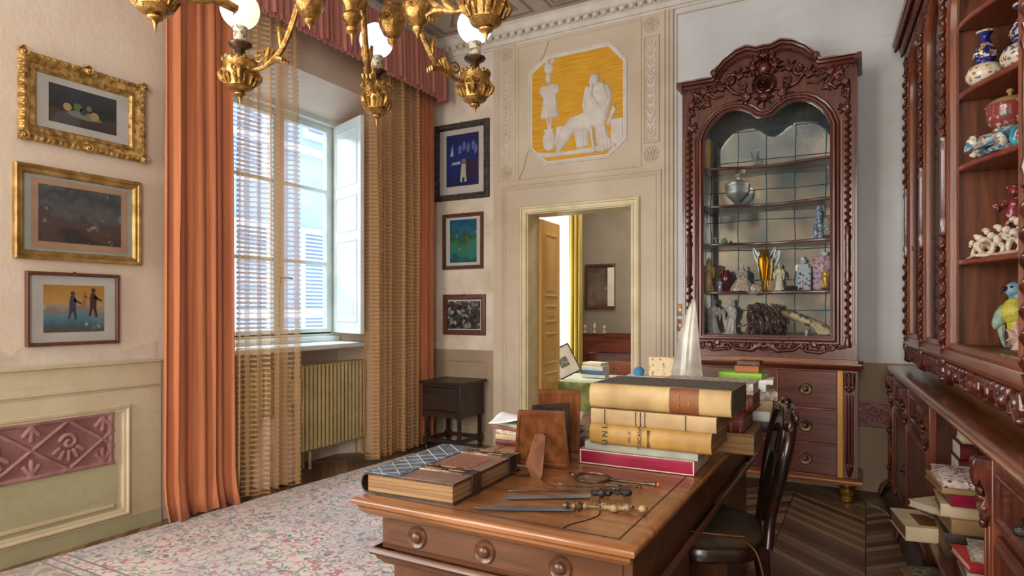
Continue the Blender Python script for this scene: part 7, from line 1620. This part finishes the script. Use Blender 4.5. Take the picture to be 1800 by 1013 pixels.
m = MB(); m.lathe((HC[0], HC[1], 0), [(.01, 3.8), (.012, 4.05), (.05, 4.07), (.07, 4.10), (.07, 4.118)], 20); m.build('ceiling_rose', 'gilt', cl)

# ---------------------------------------------------------------- things in the further room
yc = thing('yellow_curtain', 'long yellow curtain hanging by the window of the further room', 'curtain', (-3.5, 7.6, 0))
def ycf(x0, x1, y, n, ph): return lambda u, v: (x0+(x1-x0)*u, y+.03*math.sin(2*PI*n*u+ph+v)+.012*math.sin(2*PI*n*2.1*u), 3.6-3.58*v)
m = MB(); m.grid(ycf(-3.30, -3.13, 7.45, 3, 0), 60, 16, uvf=lambda u, v: (u, v)); o = m.build('curtain_cloth', 'yellow_cloth', yc, ang=180, nofix=True); s_ = o.modifiers.new('t', 'SOLIDIFY'); s_.thickness = .004
m = MB(); m.tube([(-4.59, 7.5, 3.62), (-3.05, 7.5, 3.62)], .015); m.build('curtain_rail', 'brass', yc)
m = MB(); m.grid(lambda u, v: (-4.4+1.1*u, 7.535+.02*math.sin(30*u), 3.6-3.58*v), 60, 12, uvf=lambda u, v: (u, v)); o = m.build('white_curtain', 'white_cloth', ang=180, nofix=True); s_ = o.modifiers.new('t', 'SOLIDIFY'); s_.thickness = .003
tag(o, 'sheer white curtain behind the yellow one in the further room', 'curtain')
D['p_far'] = painting('dark_mirror_picture', [(0, '#5a4038'), (.3, '#7a6458'), (.55, '#6a5c50'), (.8, '#4a3c34'), (1, '#5c4c40')], z0=1.38, z1=1.95, scale=5, amt=.3, blot=(5, '#a08a78', .58))
FZr = onback(8.295)
picture('wall_picture', 'brownish framed picture on the far wall of the further room', 'picture', FZr, (-3.42, -2.985, 1.36, 1.985), [(0, 0), (0, .02), (.02, .026), (.035, .02), (.038, .004)], 'brownframe', [('canvas', .03, 'p_far', .001)], glass=False, hook=False)
MB().bx(-3.085, -2.99, 8.262, 8.268, 1.40, 1.93).build('pale_card', 'mount'); tag(bpy.data.objects['pale_card'], 'pale tall card tucked against the right of the far picture', 'card')
bu = thing('bureau', 'dark mahogany slant-top bureau against the far wall of the further room', 'bureau', (-3.05, 7.9, 0))
m = MB(); m.bx(-3.50, -2.20, 7.72, 8.28, .05, .72); m.prism([(7.72, .72), (7.72, .80), (7.98, 1.03), (8.28, 1.03), (8.28, .72)], lambda u, v, w: (w, u, v), -3.50, -2.20); m.build('bureau_body', 'mahog_x', bu, bev=.005)
for z0, z1 in ((.08, .28), (.30, .50), (.52, .70)):
    dd = MB().bx(-2.90, -2.25, 7.705, 7.72, z0, z1).build('drawer', 'red_x', bu, bev=.003); m = MB(); m.ball((-2.80, 7.70, (z0+z1)/2), .014); m.ball((-2.40, 7.70, (z0+z1)/2), .014); m.build('drawer_pull', 'brass', dd)
MB().prism([(7.70, .80), (7.96, 1.03), (7.96, 1.045), (7.69, .812)], lambda u, v, w: (w, u, v), -3.0, -2.22).build('sloping_flap', 'mahog_x', bu)
tb = thing('cloth_covered_table', 'low table draped in green velvet in the further room', 'table', (-2.75, 6.5, 0))
def drape(u, v):
    a = 2*PI*u; k = 1.0+.10*max(0, v-.3)+.05*math.sin(9*a)*max(0, v-.25); cx, cy = -2.72, 6.55
    rx, ry = .42, .46; n_ = 6; c_, s__ = math.cos(a), math.sin(a); q = (abs(c_)**n_+abs(s__)**n_)**(-1/n_)
    rr = min(1, v/.3); return (cx+rx*q*c_*rr*k, cy+ry*q*s__*rr*k, .60 if v < .3 else .60-(v-.3)/.7*.46)
m = MB(); m.grid(drape, 90, 24, uvf=lambda u, v: (u, v)); o = m.build('velvet_cover', 'green_cloth', tb, ang=180, nofix=True)
m = MB()
for lx in (-3.05, -2.4):
    for ly in (6.2, 6.9): m.bx(lx-.03, lx+.03, ly-.03, ly+.03, 0, .58)
m.bx(-3.1, -2.35, 6.15, 6.95, .56, .595); m.build('table_frame', 'dark_z', tb)
zz = .606
for k, (L, Wd, T, cov, lab) in enumerate(((.26, .20, .035, 'paper', 'white book at the bottom of the stack on the green cloth'), (.26, .20, .045, 'bluecover', 'blue-white book second from the bottom on the green cloth'), (.25, .19, .045, 'paper', 'white book second from the top on the green cloth'), (.23, .18, .04, 'creambook', 'cream book on top of the stack on the green cloth'))):
    book((-2.61, 6.62, zz), L, Wd, T, .1-.08*k, cov, 'page_white', lab, spine=.004); zz += T
# leaning engraving
en = thing('leaning_engraving', 'framed engraving with wide white mount leaning askew on the green-covered table', 'picture', (-2.76, 6.30, .61))
Rm = Matrix.Translation((-2.76, 6.30, .628)) @ Matrix.Rotation(.25, 4, 'Z') @ Matrix.Rotation(-.30, 4, 'X') @ Matrix.Rotation(-.50, 4, 'Y')
FE = lambda u, v, w=0: tuple(Rm @ Vector((u, -w, v)))
m = MB(); m.ring(rect(-.13, .13, 0.02, .36), [(0, 0), (0, .014), (.012, .014), (.014, 0)], FE); m.build('picture_frame', 'dkleather', en)
MB().prism(rect(-.118, .118, .032, .348), FE, 0, .006).build('mount', 'mount', en, flat=True); MB().prism(rect(-.055, .045, .13, .24), FE, .006, .007).build('engraving', 'bwphoto', en, flat=True)
ca = MB()
for k in range(3): 
    x = -3.35+.14*k; ca.lathe((x, 8.1, 1.045), [(.03, 0), (.01, .01), (.008, .05), (.02, .07), (.005, .1+.03*(k == 1))], 12)
    o = ca.build('bureau_trinket', 'mount'); tag(o, ('leftmost pale trinket on the bureau top', 'middle pale trinket on the bureau top', 'rightmost pale trinket on the bureau top')[k], 'ornament', 'trinkets on the bureau'); ca = MB()
# neighbouring end of the carpet-side cable on the parquet
m = MB(); m.tube(smooth_path([(-.02, 5.25, .005), (.03, 5.05, .005), (.10, 4.95, .005), (.16, 4.75, .005)], 6), .004, 6); tag(m.build('floor_cable', 'greybook'), 'thin pale cable on the parquet between the two cabinets', 'cable')
